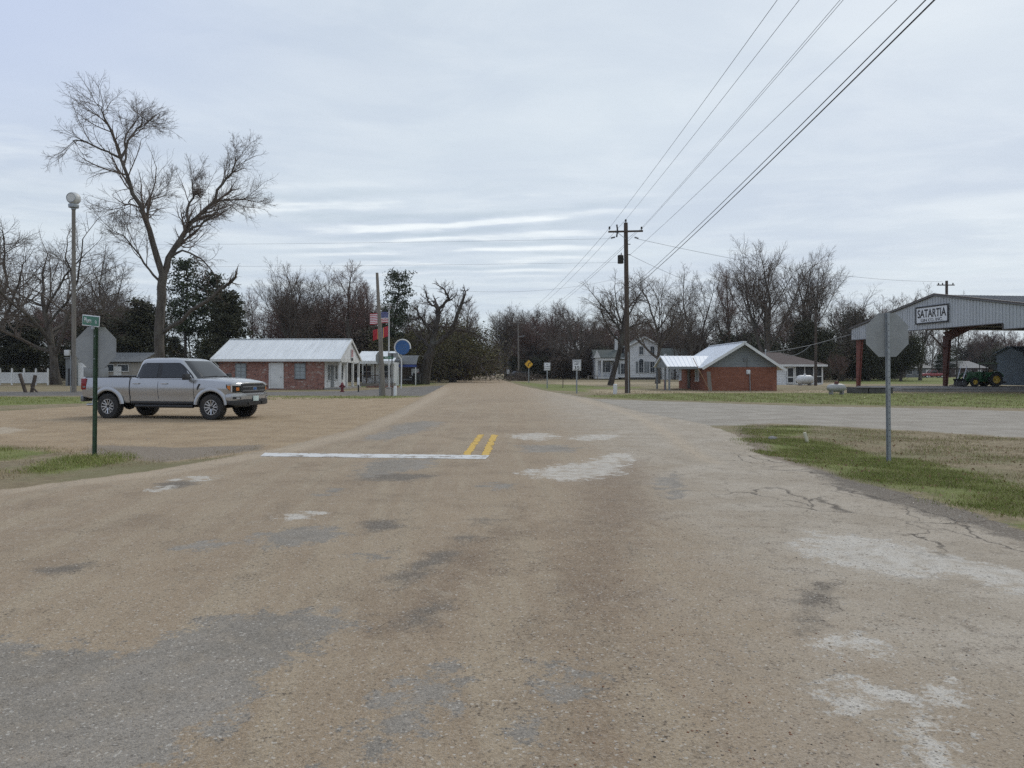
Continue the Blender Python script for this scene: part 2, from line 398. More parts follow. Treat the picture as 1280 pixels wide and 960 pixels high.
def ground_material():
    m, t = new_mat('weathered_ground')
    pos = t.n('NewGeometry').outputs['Position']
    def at(nm):
        a = t.n('Attribute', attribute_name=nm); s = t.n('SeparateColor'); t.put(s.inputs[0], a.outputs['Color'])
        return s.outputs[0], s.outputs[1], s.outputs[2], a.outputs['Alpha']
    road, lot, gst, street = at('m1'); green, gray, white, dark = at('m2'); crack, brown, pale, dirt = at('m3'); dry = at('m4')[0]
    n_big = t.noise(pos, 0.22, 4); n_mid = t.noise(pos, 1.1, 5, .6); n_sm = t.noise(pos, 5.5, 6, .65); n_fine = t.noise(pos, 38, 4, .6)
    # tracks bend gently to the left as they run up the road
    sx_ = t.n('SeparateXYZ'); t.put(sx_.inputs[0], pos); fv = t.n('CombineXYZ'); t.put(fv.inputs[0], t.math('ADD', sx_.outputs[0], t.math('MULTIPLY', t.math('POWER', t.math('MAXIMUM', t.math('SUBTRACT', 16.0, sx_.outputs[1]), 0.0), 2.0), -0.006))); t.put(fv.inputs[1], sx_.outputs[1])
    flow = t.noise(t.scale(fv.outputs[0], (2.3, 0.11, 1)), 1.0, 5, .62)          # tyre-worn streaks along the road
    stone = t.n('TexVoronoi', feature='F1'); t.put(stone.inputs['Vector'], pos); stone.inputs['Scale'].default_value = 125
    sr = t.n('SeparateColor'); t.put(sr.inputs[0], stone.outputs['Color']); s1, s2 = sr.outputs[0], sr.outputs[1]
    stb = t.n('TexVoronoi', feature='F1'); t.put(stb.inputs['Vector'], pos); stb.inputs['Scale'].default_value = 84
    sbr = t.n('SeparateColor'); t.put(sbr.inputs[0], stb.outputs['Color'])
    edge = t.math('ADD', t.math('MULTIPLY', t.math('SUBTRACT', n_sm, .5), .9), t.math('MULTIPLY', t.math('SUBTRACT', n_mid, .5), .8))
    edge = t.math('ADD', edge, t.math('MULTIPLY', t.math('SUBTRACT', n_fine, .5), .5))
    ragged = t.math('ADD', t.math('MULTIPLY', t.math('SUBTRACT', n_sm, .5), 2.6), t.math('MULTIPLY', t.math('SUBTRACT', n_fine, .5), 1.5))
    ragged = t.math('ADD', ragged, t.math('MULTIPLY', t.math('SUBTRACT', n_mid, .5), 1.6))
    def mask(v, w=0.12, e=edge, on=(0.02, 0.25)):
        k = t.math('MULTIPLY', e, t.step(v, 0.0, 0.2))
        k = t.math('MULTIPLY', k, t.step(v, 1.0, 0.8))
        return t.step(t.math('ADD', v, k), .5 - w, .5 + w)
    # lawn and verge
    straw = t.mix(t.step(n_mid, .3, .7), (.25, .195, .112), (.36, .295, .185))
    straw = t.mix(t.step(n_sm, .35, .62, 0, .55), straw, (.15, .115, .07))
    weed = t.mix(t.step(n_sm, .3, .7), (.10, .115, .042), (.18, .18, .07))
    weed = t.mix(t.step(n_fine, .4, .7, 0, .6), weed, (.19, .16, .085))
    lawn = t.mix(t.math('MULTIPLY', t.step(t.math('ADD', n_big, t.math('MULTIPLY', n_mid, .5)), .70, .86), .55), straw, weed)
    lawn = t.mix(mask(dry, .25), lawn, t.mix(n_sm, (.30, .235, .14), (.42, .35, .23)))
    gm = mask(green, .22)
    weed2 = t.mix(t.step(n_mid, .3, .7), (.125, .150, .034), (.215, .225, .075))
    weed2 = t.mix(t.step(n_sm, .52, .75, 0, .7), weed2, (.20, .16, .085))
    col = t.mix(gm, lawn, weed2)
    # tan gravel lot
    lc = t.mix(t.step(n_mid, .3, .7), (0.316, 0.218, 0.122), (0.428, 0.314, 0.186))
    lc = t.mix(t.step(n_sm, .45, .75, 0, .5), lc, (0.236, 0.180, 0.113))
    lc = t.mix(t.step(sbr.outputs[0], .78, .95, 0, .5), lc, (0.521, 0.432, 0.305))
    lotm = mask(lot, .2); col = t.mix(lotm, col, lc)
    col = t.mix(t.math('MULTIPLY', lotm, t.math('MULTIPLY', mask(pale, .3), .7)), col, (.50, .42, .31))
    dm = mask(dirt, .25); col = t.mix(dm, col, t.mix(n_sm, (0.186, 0.150, 0.113), (0.298, 0.240, 0.175)))
    ac = t.mix(t.step(n_mid, .3, .7), (0.118, 0.108, 0.096), (0.186, 0.170, 0.149)); col = t.mix(mask(street, .1), col, ac)
    gc = t.mix(t.step(n_mid, .25, .75), (0.291, 0.258, 0.209), (0.415, 0.378, 0.316))
    gc = t.mix(t.step(t.noise(t.scale(pos, (.2, 1.2, 1)), 1.0, 4), .45, .7, 0, .5), gc, (0.236, 0.198, 0.153))
    col = t.mix(mask(gst, .2), col, gc)
    # chip-seal road: tan stones, greyer towards the right where the binder is bare
    sepx = t.n('SeparateXYZ'); t.put(sepx.inputs[0], pos)
    rgt = t.step(t.math('ADD', sepx.outputs[0], t.math('MULTIPLY', n_mid, 2.2)), 1.4, 4.4)
    rc = t.mix(t.step(n_big, .3, .7), (0.323, 0.243, 0.161), (0.389, 0.296, 0.196))
    rc = t.mix(t.step(flow, .45, .62, 0, .9), rc, (0.397, 0.314, 0.213))
    rc = t.mix(t.step(n_mid, .48, .74, 0, .45), rc, (0.219, 0.159, 0.104))
    rc = t.mix(t.math('MULTIPLY', rgt, .85), rc, t.mix(t.step(n_mid, .3, .7), (0.378, 0.320, 0.243), (0.517, 0.453, 0.361)))
    rc = t.mix(t.math('MULTIPLY', rgt, t.step(n_sm, .52, .72, 0, .6)), rc, (0.199, 0.157, 0.115))
    rc = t.mix(t.math('MULTIPLY', mask(brown, .4), .55), rc, (0.205, 0.140, 0.090))
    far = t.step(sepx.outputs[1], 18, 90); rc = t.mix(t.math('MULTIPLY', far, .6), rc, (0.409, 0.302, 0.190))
    rc = t.mix(t.math('MULTIPLY', mask(pale, .3), .6), rc, (0.516, 0.415, 0.294))
    rc = t.mix(mask(dark, .22, on=None), rc, t.mix(n_sm, (0.132, 0.111, 0.087), (0.232, 0.194, 0.150)))
    pg = t.mix(t.step(n_mid, .3, .7), (0.228, 0.202, 0.165), (0.320, 0.285, 0.238))
    rc = t.mix(t.math('MULTIPLY', mask(gray, .16, ragged), t.step(n_sm, .25, .6, .72, 1.0)), rc, pg)
    rc = t.mix(t.math('MULTIPLY', mask(white, .16, ragged), t.step(n_sm, .32, .62, .35, 1.0)), rc, t.mix(n_mid, (0.528, 0.483, 0.408), (0.693, 0.645, 0.559)))
    # cracks
    wv = t.n('VectorMath', operation='ADD'); t.put(wv.inputs[0], t.scale(pos, (1.0, .55, 1)))
    nv = t.n('TexNoise'); t.put(nv.inputs['Vector'], pos); nv.inputs['Scale'].default_value = 2.2; nv.inputs['Detail'].default_value = 5
    t.put(wv.inputs[1], t.scale(nv.outputs[1], (.55, .55, 0)))
    cv = t.n('TexVoronoi', feature='DISTANCE_TO_EDGE'); t.put(cv.inputs['Vector'], wv.outputs[0]); cv.inputs['Scale'].default_value = 1.35
    cw = t.step(cv.outputs[0], .003, .024, 1, 0)
    cm = t.math('MULTIPLY', t.math('MULTIPLY', cw, t.step(crack, .0, .6, .16, 1)), t.step(n_mid, .34, .47))
    rc = t.mix(t.math('MULTIPLY', cm, .9), rc, (.085, .07, .055))
    crumb = t.math('ADD', t.math('MULTIPLY', n_sm, .7), t.math('ADD', t.math('MULTIPLY', flow, .55), t.math('MULTIPLY', n_mid, .35)))
    worn = t.step(crumb, .80, .96)
    pits = t.math('MULTIPLY', t.step(n_fine, .50, .64), worn); pits = t.math('ADD', pits, t.math('MULTIPLY', t.step(n_fine, .63, .70), .55), clamp=True)
    rc = t.mix(t.math('MULTIPLY', pits, t.math('SUBTRACT', .78, t.math('MULTIPLY', mask(gray, .2), .5))), rc, (.085, .066, .05))
    rc = t.mix(t.math('MULTIPLY', t.step(crumb, .76, .60), .38), rc, (.42, .36, .275))
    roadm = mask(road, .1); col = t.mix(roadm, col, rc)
    # single stones in every hard surface
    hard = t.math('MAXIMUM', t.math('MAXIMUM', roadm, lotm), t.math('MAXIMUM', mask(gst, .2), t.math('MULTIPLY', mask(street, .1), .6)))
    k = t.math('MULTIPLY', hard, t.step(s1, 0, 1, 0, 1, False))
    col = t.mix(t.math('MULTIPLY', hard, t.step(s1, .45, .0, 0, .46)), col, t.mix(.55, col, (.05, .04, .03)))
    col = t.mix(t.math('MULTIPLY', hard, t.step(s1, .62, 1.0, 0, .36)), col, (.48, .42, .34))
    col = t.mix(t.math('MULTIPLY', hard, t.step(sbr.outputs[1], .965, .98, 0, .6)), col, (.56, .52, .45))
    col = t.mix(t.math('MULTIPLY', hard, t.step(sbr.outputs[1], .04, .025, 0, .4)), col, (.06, .05, .042))
    h = t.math('ADD', t.math('MULTIPLY', stone.outputs['Distance'], -.8), t.math('MULTIPLY', n_fine, .9))
    h = t.math('ADD', h, t.math('MULTIPLY', n_sm, 1.6))
    h = t.math('SUBTRACT', h, t.math('MULTIPLY', t.step(n_fine, .58, .72), .8))
    finish(t, col, .93, 0, .25, bump=h, bstr=.6, bdist=.012)
    return m
M['ground'] = ground_material()

def inside(poly, x, y): return sdf(poly, x, y) > 0
nr, nc = sh
fi = np.arange((nr - 1) * (nc - 1)); r_, c_ = fi // (nc - 1), fi % (nc - 1)
quads = np.stack([r_ * nc + c_, r_ * nc + c_ + 1, (r_ + 1) * nc + c_ + 1, (r_ + 1) * nc + c_], 1)
fx, fy = gxf[quads].mean(1), gyf[quads].mean(1)
region = np.zeros(len(quads), int)
region[inside(LOT, fx, fy)] = 2; region[inside(STREET, fx, fy)] = 3; region[inside(GRAYST, fx, fy)] = 4; region[inside(ROAD, fx, fy)] = 1
for k, nm in enumerate(('ground', 'road', 'gravel_lot', 'asphalt_street', 'gravel_street')):
    q = quads[region == k]; used = np.unique(q); remap = np.zeros(len(gxf), np.int64); remap[used] = np.arange(len(used))
    me = np_mesh(nm, np.stack([gxf[used], gyf[used], gzf[used]], 1), remap[q], mat=M['ground'], smooth=True)
    attr(me, 'm1', m_road, m_lot, m_gst, m_str, used); attr(me, 'm2', m_green, m_gray, m_white, m_dark, used)
    attr(me, 'm3', m_crack, m_brown, m_pale, m_dirt, used); attr(me, 'm4', m_dry, m_dry, m_dry, m_dry, used)
    tag(link_mesh(nm, me), kind='structure')

# painted markings, worn, 4 mm above the road
def paint_mat(name, c, wear=.68):
    m, t = new_mat(name); pos = t.n('NewGeometry').outputs['Position']
    n = t.noise(pos, 3.2, 7, .72); f = t.noise(pos, 55, 3)
    col = t.mix(t.step(t.math('ADD', n, t.math('MULTIPLY', f, .30)), wear, wear + .07), c, (.22, .18, .135))
    col = t.mix(t.step(f, .5, .75, 0, .5), col, tuple(x * .75 for x in c))
    finish(t, col, .7, 0, .3, bump=f, bstr=.2); return m
M['paint_white'] = paint_mat('worn_white_road_paint', (.62, .61, .58)); M['paint_yellow'] = paint_mat('worn_yellow_road_paint', (.58, .37, .07), .78)
def marking(name, corners, mat, label, n, seed, group=None):
    """a strip of paint with ragged long edges: corners a,b (one end), c,d (other end)"""
    rr = random.Random(seed); a, b, c, d = [Vector((*gp(*p), 0)) for p in corners]; vs = []; fs = []
    for i in range(n + 1):
        s = i / n; p = a.lerp(d, s); q = b.lerp(c, s); e = (q - p).normalized()
        j1, j2 = rr.uniform(-.02, .016), rr.uniform(-.016, .02)
        if rr.random() < .07: j1 += .05
        if rr.random() < .07: j2 -= .06
        for v in (p + e * j1, q + e * j2): vs.append((v.x, v.y, Z(v.x, v.y) + .004))
    for i in range(n): fs.append((2*i, 2*i+1, 2*i+3, 2*i+2))
    me = bpy.data.meshes.new(name); me.from_pydata(vs, [], fs)
    bm = bmesh.new(); bm.from_mesh(me); bmesh.ops.recalc_face_normals(bm, faces=bm.faces)
    for f in bm.faces:
        if f.normal.z < 0: f.normal_flip()
    bm.to_mesh(me); bm.free()
    return tag(link_mesh(name, me, mat), label, 'road marking', group)
marking('stop_line', ((325, 570.6), (331, 566.2), (612, 569.2), (607, 574)), M['paint_white'], 'wide worn white stop line painted across the left half of the road', 110, 1)
marking('centre_line', ((578, 569), (587, 569), (605.5, 543.5), (598, 543.5)), M['paint_yellow'], 'left one of two short yellow lines at the end of the white stop line', 50, 2, 'yellow centre lines')
marking('centre_line', ((601, 570), (611, 570), (622.5, 543.5), (614.5, 543.5)), M['paint_yellow'], 'right one of two short yellow lines, touching the tip of the white stop line', 50, 3, 'yellow centre lines')
# ------------------------------------------------------------------ trees
def bark(name, lo, hi, sc=3.0):
    m, t = new_mat(name); pos = t.n('TexCoord').outputs['Object']
    n = t.noise(t.scale(pos, (1, 1, .22)), sc, 5, .65); f = t.noise(pos, .5, 3)
    col = t.mix(t.step(n, .3, .7), lo, hi); col = t.mix(t.step(f, .5, .7, 0, .35), col, (.13, .135, .11))
    finish(t, col, .95, 0, .15, bump=n, bstr=.5, bdist=.05); return m
M['bark'] = bark('grey_brown_bark', (.062, .052, .044), (.135, .118, .10)); M['bark_dark'] = bark('dark_wet_bark', (.034, .029, .025), (.085, .073, .062))
M['bark_pale'] = bark('pale_grey_bark', (.10, .092, .08), (.20, .185, .165))
def twig(name, c):
    m, t = new_mat(name); pos = t.n('TexCoord').outputs['Object']; oi = t.n('ObjectInfo').outputs['Random']
    n = t.noise(pos, .35, 3); col = t.mix(n, tuple(x * .7 for x in c), tuple(x * 1.3 for x in c))
    col = t.mix(t.step(oi, 0, 1, 0, .35, False), col, (c[0] * 1.25, c[1] * 1.02, c[2] * .95))
    finish(t, col, .95, 0, .1); return m
M['twig'] = twig('bare_grey_twigs', (0.131, 0.110, 0.092)); M['twig_red'] = twig('reddish_winter_twigs', (0.155, 0.105, 0.089)); M['twig_dark'] = twig('dark_twigs', (0.099, 0.083, 0.074))
def leafmat(name, a, b, c):
    m, t = new_mat(name); pos = t.n('TexCoord').outputs['Object']
    n = t.noise(pos, .55, 3); f = t.noise(pos, 4.5, 2); oi = t.n('ObjectInfo').outputs['Random']
    col = t.mix(t.step(n, .32, .68), a, b); col = t.mix(t.step(f, .52, .7, 0, .6), col, c)
    col = t.mix(t.step(oi, 0, 1, 0, .3, False), col, a)
    finish(t, col, .8, 0, .2); return m
M['pine'] = leafmat('dark_pine_needles', (0.031, 0.044, 0.024), (0.071, 0.088, 0.041), (0.111, 0.116, 0.058))
M['cedar'] = leafmat('dull_cedar_foliage', (0.040, 0.044, 0.028), (0.080, 0.080, 0.044), (0.120, 0.100, 0.060))
M['olive'] = leafmat('olive_winter_foliage', (0.057, 0.054, 0.024), (0.123, 0.108, 0.042), (0.173, 0.138, 0.060))
M['brush'] = leafmat('brown_dry_brush', (0.080, 0.062, 0.050), (0.144, 0.110, 0.084), (0.190, 0.150, 0.104))

def tubes(pl, n):
    """pl: list of (pts[k,3], radii[k]) with the same k -> verts, quads"""
    P_ = np.array([p for p, r in pl], float); Rr = np.array([r for p, r in pl], float)
    B, K, _ = P_.shape
    T = np.empty_like(P_); T[:, 1:-1] = P_[:, 2:] - P_[:, :-2]; T[:, 0] = P_[:, 1] - P_[:, 0]; T[:, -1] = P_[:, -1] - P_[:, -2]
    T /= np.linalg.norm(T, axis=2, keepdims=True) + 1e-9
    ref = np.where(np.abs(T[:, :1, 2:3]) < .8, np.array([0, 0, 1.]), np.array([1., 0, 0])) * np.ones_like(T)
    U = np.cross(T, ref); U /= np.linalg.norm(U, axis=2, keepdims=True) + 1e-9; W = np.cross(T, U)
    a = 2 * np.pi * np.arange(n) / n
    V = P_[:, :, None, :] + Rr[:, :, None, None] * (np.cos(a)[None, None, :, None] * U[:, :, None, :] + np.sin(a)[None, None, :, None] * W[:, :, None, :])
    base = (np.arange(B)[:, None, None] * K + np.arange(K - 1)[None, :, None]) * n
    k = np.arange(n)[None, None, :]; k2 = (k + 1) % n
    Q = np.stack([base + k, base + k2, base + n + k2, base + n + k], -1)
    return V.reshape(-1, 3), Q.reshape(-1, 4)
def tube_mesh(name, polys, sides, mat):
    """polys: list of (pts, radii); sides: function of the thickest radius"""
    groups = {}
    for p, r in polys: groups.setdefault((len(p), sides(max(r))), []).append((p, r))
    Vs, Qs, off = [], [], 0
    for (k, n), pl in groups.items():
        V, Q = tubes(pl, n); Vs.append(V); Qs.append(Q + off); off += len(V)
    return np_mesh(name, np.concatenate(Vs), np.concatenate(Qs), mat=mat, smooth=True)

def unit(v):
    l = math.sqrt(v[0]*v[0] + v[1]*v[1] + v[2]*v[2]) or 1e-9; return (v[0]/l, v[1]/l, v[2]/l)
def lean(rr, d, ang):
    """d tilted by ang to a random side"""
    a = unit((rr.gauss(0, 1), rr.gauss(0, 1), rr.gauss(0, 1))); k = a[0]*d[0] + a[1]*d[1] + a[2]*d[2]
    s = unit((a[0] - k*d[0], a[1] - k*d[1], a[2] - k*d[2])); c, q = math.cos(ang), math.sin(ang)
    return (d[0]*c + s[0]*q, d[1]*c + s[1]*q, d[2]*c + s[2]*q)
def stem(rr, p, d, L, r0, r1, n, wob, trop):
    pts = [p]; rs = [r0]
    for i in range(n):
        d = unit((d[0] + rr.gauss(0, wob), d[1] + rr.gauss(0, wob), d[2] + rr.gauss(0, wob) + trop))
        p = (p[0] + d[0]*L/n, p[1] + d[1]*L/n, p[2] + d[2]*L/n); pts.append(p); rs.append(r0 + (r1 - r0) * ((i + 1) / n))
    return pts, rs
def sprout(rr, out, pts, rs, lvl, L, cfg):
    """side shoots along one limb, recursively"""
    c = cfg[lvl]; n = max(1, int(c['n'] * rr.uniform(.75, 1.25) + .5)); m = len(pts) - 1
    for k in range(n):
        tt = c['t0'] + (1 - c['t0']) * (k + rr.random()) / n if k < n - 1 else 1.0
        x = tt * m; i = min(int(x), m - 1); f = x - i
        a, b = pts[i], pts[i + 1]; p = (a[0] + (b[0]-a[0])*f, a[1] + (b[1]-a[1])*f, a[2] + (b[2]-a[2])*f)
        r = rs[i] + (rs[i+1] - rs[i]) * f; d = unit((b[0]-a[0], b[1]-a[1], b[2]-a[2]))
        dd = lean(rr, d, R(rr.uniform(*c['ang'])) * (.45 if tt == 1.0 else 1))
        ll = L * c['len'] * rr.uniform(.65, 1.25) * (1.15 - .55 * tt)
        r0 = max(c['rmin'], r * rr.uniform(.42, .66)) if tt < 1 else max(c['rmin'], r * .95)
        q = stem(rr, p, dd, ll, r0, max(c['rmin'] * .7, r0 * .35), c['seg'], c['wob'], c['trop'])
        out[min(lvl + 1, 9)].append(q)
        if lvl + 1 < len(cfg): sprout(rr, out, q[0], q[1], lvl + 1, ll, cfg)
def cfgs(n1=7, n2=6, n3=5, n4=5, up=.06, ang=(30, 60), l1=.62, wob=.1, rm=.0085, t0=.35):
    return [dict(n=n1, t0=t0, ang=ang, len=l1, rmin=.04, seg=7, wob=wob, trop=up),
            dict(n=n2 + 2, t0=.16, ang=(30, 64), len=.56, rmin=.022, seg=5, wob=wob * 1.2, trop=up * .8),
            dict(n=n3 + 2, t0=.12, ang=(28, 64), len=.54, rmin=.012, seg=4, wob=wob * 1.4, trop=up * .6),
            dict(n=n4 + 1, t0=.1, ang=(25, 62), len=.66, rmin=rm, seg=2, wob=.16, trop=.02)]
sides = lambda r: 9 if r > .15 else 6 if r > .06 else 4 if r > .02 else 3

def tree_thing(name, loc, rz, sc, trunk_me, crown_me, label, group=None, cat='tree'):
    o = empty(name, loc, rz, label, cat, group); o.scale = sc
    link_mesh('trunk', trunk_me, parent=o); link_mesh('crown', crown_me, parent=o); return o

TV = {}
def bare_variant(key, seed, Ht, r0, cfg, frac=.62, wob=.05, leanv=(0, 0), mats=('bark', 'twig'), twins=0, extra=None):
    """winter tree of height ~Ht: (trunk mesh, crown mesh, true height)"""
    rr = random.Random(seed); out = {i: [] for i in range(10)}
    pts, rs = stem(rr, (0, 0, -.15), unit((leanv[0], leanv[1], 1)), Ht * frac, r0, r0 * .38, 9, wob, .03)
    rs[0] = r0 * 1.45; rs[1] = r0 * 1.05
    out[0].append((pts, rs)); sprout(rr, out, pts, rs, 0, Ht * .72, cfg)
    for k in range(twins):
        i = rr.randint(1, 3); d = lean(rr, (0, 0, 1), R(rr.uniform(14, 26)))
        p2, r2 = stem(rr, pts[i], d, Ht * frac * rr.uniform(.75, .95), r0 * .72, r0 * .3, 9, wob, .05)
        out[0].append((p2, r2)); sprout(rr, out, p2, r2, 0, Ht * .62, cfg)
    tr = out[0] + out[1]; cr = sum((out[i] for i in range(2, 10)), [])
    if extra: extra(rr, out, tr, cr)
    hgt = max(max(p[2] for p in q[0]) for q in cr)
    TV[key] = (tube_mesh('trunk', tr, sides, M[mats[0]]), tube_mesh('crown', cr, sides, M[mats[1]]), hgt)

bare_variant('oak_a', 11, 20, .40, cfgs(9, 7, 5, 5, .045, (40, 72), .72, .12, t0=.22), .45, .06)
bare_variant('oak_b', 12, 20, .36, cfgs(8, 7, 6, 5, .05, (35, 66), .66, .13, t0=.25), .5, .08)
bare_variant('ash_a', 13, 20, .27, cfgs(9, 6, 5, 5, .09, (24, 48), .52, .08, t0=.3), .62, .04, twins=1)
bare_variant('ash_b', 14, 20, .25, cfgs(8, 6, 5, 5, .11, (20, 44), .5, .07, t0=.34), .66, .05, mats=('bark', 'twig_red'))
bare_variant('slim_a', 15, 20, .17, cfgs(10, 5, 4, 4, .10, (24, 50), .34, .08, t0=.38), .78, .04, mats=('bark_dark', 'twig'))
bare_variant('slim_b', 16, 20, .16, cfgs(9, 5, 4, 4, .08, (28, 55), .36, .09, t0=.3), .78, .05, mats=('bark', 'twig_dark'), twins=1)
bare_variant('low_a', 17, 12, .18, cfgs(8, 6, 5, 4, .06, (32, 62), .6, .12, t0=.18), .48, .09, mats=('bark_dark', 'twig_red'), twins=2)
bare_variant('vase', 18, 20, .33, cfgs(7, 7, 6, 5, .10, (20, 42), .62, .07, t0=.3), .5, .05, twins=2)

def quads_cloud(rs, C, size, flat=.0):
    """leaf-sized faces at points C"""
    n = len(C); a = rs.normal(size=(n, 3)); a[:, 2] *= (1 - flat); a /= np.linalg.norm(a, axis=1, keepdims=True)
    b = rs.normal(size=(n, 3)); b -= a * (a * b).sum(1, keepdims=True); b /= np.linalg.norm(b, axis=1, keepdims=True)
    c = np.cross(a, b); s = (size * rs.uniform(.6, 1.4, n))[:, None]
    V = np.stack([C - b*s - c*s*.45, C + b*s*.2 - c*s*.6, C + b*s + c*s*.3, C - b*s*.1 + c*s*.55], 1).reshape(-1, 3)
    return V, np.arange(n * 4).reshape(-1, 4)

def pine_variant(key, seed, Ht, r0, clear=.35, wide=.2, leaf='pine', per=70, size=.16, whorls=22, conical=.8, droop=-.05):
    rr = random.Random(seed); rs = np.random.RandomState(seed); tr = []; br = []; pts_all = []
    tp, trr = stem(rr, (0, 0, -.15), (0, 0, 1), Ht, r0, .04, 12, .025, .03); tr.append((tp, trr))
    for k in range(whorls):
        f = clear + (1 - clear) * (k + rr.random() * .7) / whorls; x = f * 12; i = min(int(x), 11); q = x - i
        p = tuple(tp[i][j] + (tp[i+1][j] - tp[i][j]) * q for j in range(3))
        prof = (1 - conical) + conical * (1 - (f - clear) / (1 - clear)); prof *= min(1, .45 + (f - clear) * 5)
        for j in range(rr.randint(3, 5)):
            a = rr.uniform(0, 6.28); L = Ht * wide * prof * rr.uniform(.45, 1.2) + .35
            b = stem(rr, p, unit((math.cos(a), math.sin(a), rr.uniform(.05, .5))), L, .022 + .012 * L, .012, 5, .1, droop)
            br.append(b)
            for g in range(2, 6):
                c = np.array(b[0][g]); n = int(per * rr.uniform(.5, 1.2) * (.5 + .5 * prof))
                pts_all.append(c + rs.normal(size=(n, 3)) * np.array([.5, .5, .36]) * (.35 + .19 * L))
    V, Q = quads_cloud(rs, np.concatenate(pts_all), size)
    br_me = tube_mesh('crown', br, sides, M['bark_dark']); nv = len(br_me.vertices)
    bv = np.empty(nv * 3, np.float32); br_me.vertices.foreach_get('co', bv)
    bq = np.empty(len(br_me.polygons) * 4, np.int32); br_me.loops.foreach_get('vertex_index', bq)
    me = np_mesh('crown', np.concatenate([bv.reshape(-1, 3), V]), np.concatenate([bq.reshape(-1, 4), Q + nv]), mat=M[leaf])
    me.materials.append(M['bark_dark']); mi = np.zeros(len(me.polygons), np.int32); mi[:len(br_me.polygons)] = 1; me.polygons.foreach_set('material_index', mi)
    TV[key] = (tube_mesh('trunk', tr, sides, M['bark_dark']), me, Ht)
pine_variant('pine_a', 31, 18, .26, .40, .19, whorls=24, conical=.5, per=22, size=.15)
pine_variant('pine_b', 32, 18, .24, .28, .22, whorls=26, conical=.7, per=26)
pine_variant('cedar_a', 33, 12, .22, .06, .26, 'cedar', 60, .15, 24, .85, .02)
pine_variant('cedar_b', 34, 10, .25, .05, .36, 'cedar', 55, .15, 22, .6, .02)

def leafy_variant(key, seed, Ht, r0, cfg, leaf, per, size, spread, frac=.5, mats='bark_dark', wob=.08):
    """a tree that keeps part of its leaves: leaf faces round the outer twigs"""
    rr = random.Random(seed); rs = np.random.RandomState(seed); out = {i: [] for i in range(10)}
    pts, rd = stem(rr, (0, 0, -.15), (0, 0, 1), Ht * frac, r0, r0 * .4, 8, wob, .03); rd[0] *= 1.4
    out[0].append((pts, rd)); sprout(rr, out, pts, rd, 0, Ht * .7, cfg)
    tips = np.array([q[0][-1] for q in out[len(cfg)]]); C = np.repeat(tips, per, 0) + rs.normal(size=(len(tips) * per, 3)) * spread
    C = C[C[:, 2] > .3]; V, Q = quads_cloud(rs, C, size)
    cr = sum((out[i] for i in range(2, 10)), []); br = tube_mesh('crown', cr, sides, M['twig_dark']); nv = len(br.vertices)
    bv = np.empty(nv * 3, np.float32); br.vertices.foreach_get('co', bv); bq = np.empty(len(br.polygons) * 4, np.int32); br.loops.foreach_get('vertex_index', bq)
    me = np_mesh('crown', np.concatenate([bv.reshape(-1, 3), V]), np.concatenate([bq.reshape(-1, 4), Q + nv]), mat=M[leaf])
    me.materials.append(M['twig_dark']); mi = np.zeros(len(me.polygons), np.int32); mi[:len(br.polygons)] = 1; me.polygons.foreach_set('material_index', mi)
    TV[key] = (tube_mesh('trunk', out[0] + out[1], sides, M[mats]), me, max(tips[:, 2]))
leafy_variant('live_oak', 41, 13, .5, cfgs(9, 6, 5, 3, .02, (42, 75), .78, .13, t0=.2)[:3], 'olive', 11, .13, .62, .4)
leafy_variant('shrub', 42, 5, .12, cfgs(9, 6, 5, 3, .05, (30, 65), .7, .14, t0=.05)[:3], 'brush', 14, .09, .35, .5)
leafy_variant('shrub_green', 43, 5, .12, cfgs(9, 6, 5, 3, .05, (30, 65), .7, .14, t0=.05)[:3], 'cedar', 30, .09, .3, .5)
leafy_variant('magnolia', 44, 10, .22, cfgs(10, 6, 5, 3, .05, (30, 65), .55, .12, t0=.12)[:3], 'cedar', 14, .13, .46, .6)

_tr = random.Random(77)
def tree(key, px, Y, top, label, name='bare_tree', group=None, wide=1.0, rz=None, base=None):
    """a copy of a tree shape whose foot stands at photo column px, distance Y, as tall as photo row top"""
    x = gx(px, Y); z = Z(x, Y); h = gz(top, Y) - z; s = h / TV[key][2]
    if name != 'bare_tree' or group is None: pass
    return tree_thing(name, (x, Y, z), _tr.uniform(0, 6.28) if rz is None else rz, (s * wide, s * wide, s), TV[key][0], TV[key][1], label, group)

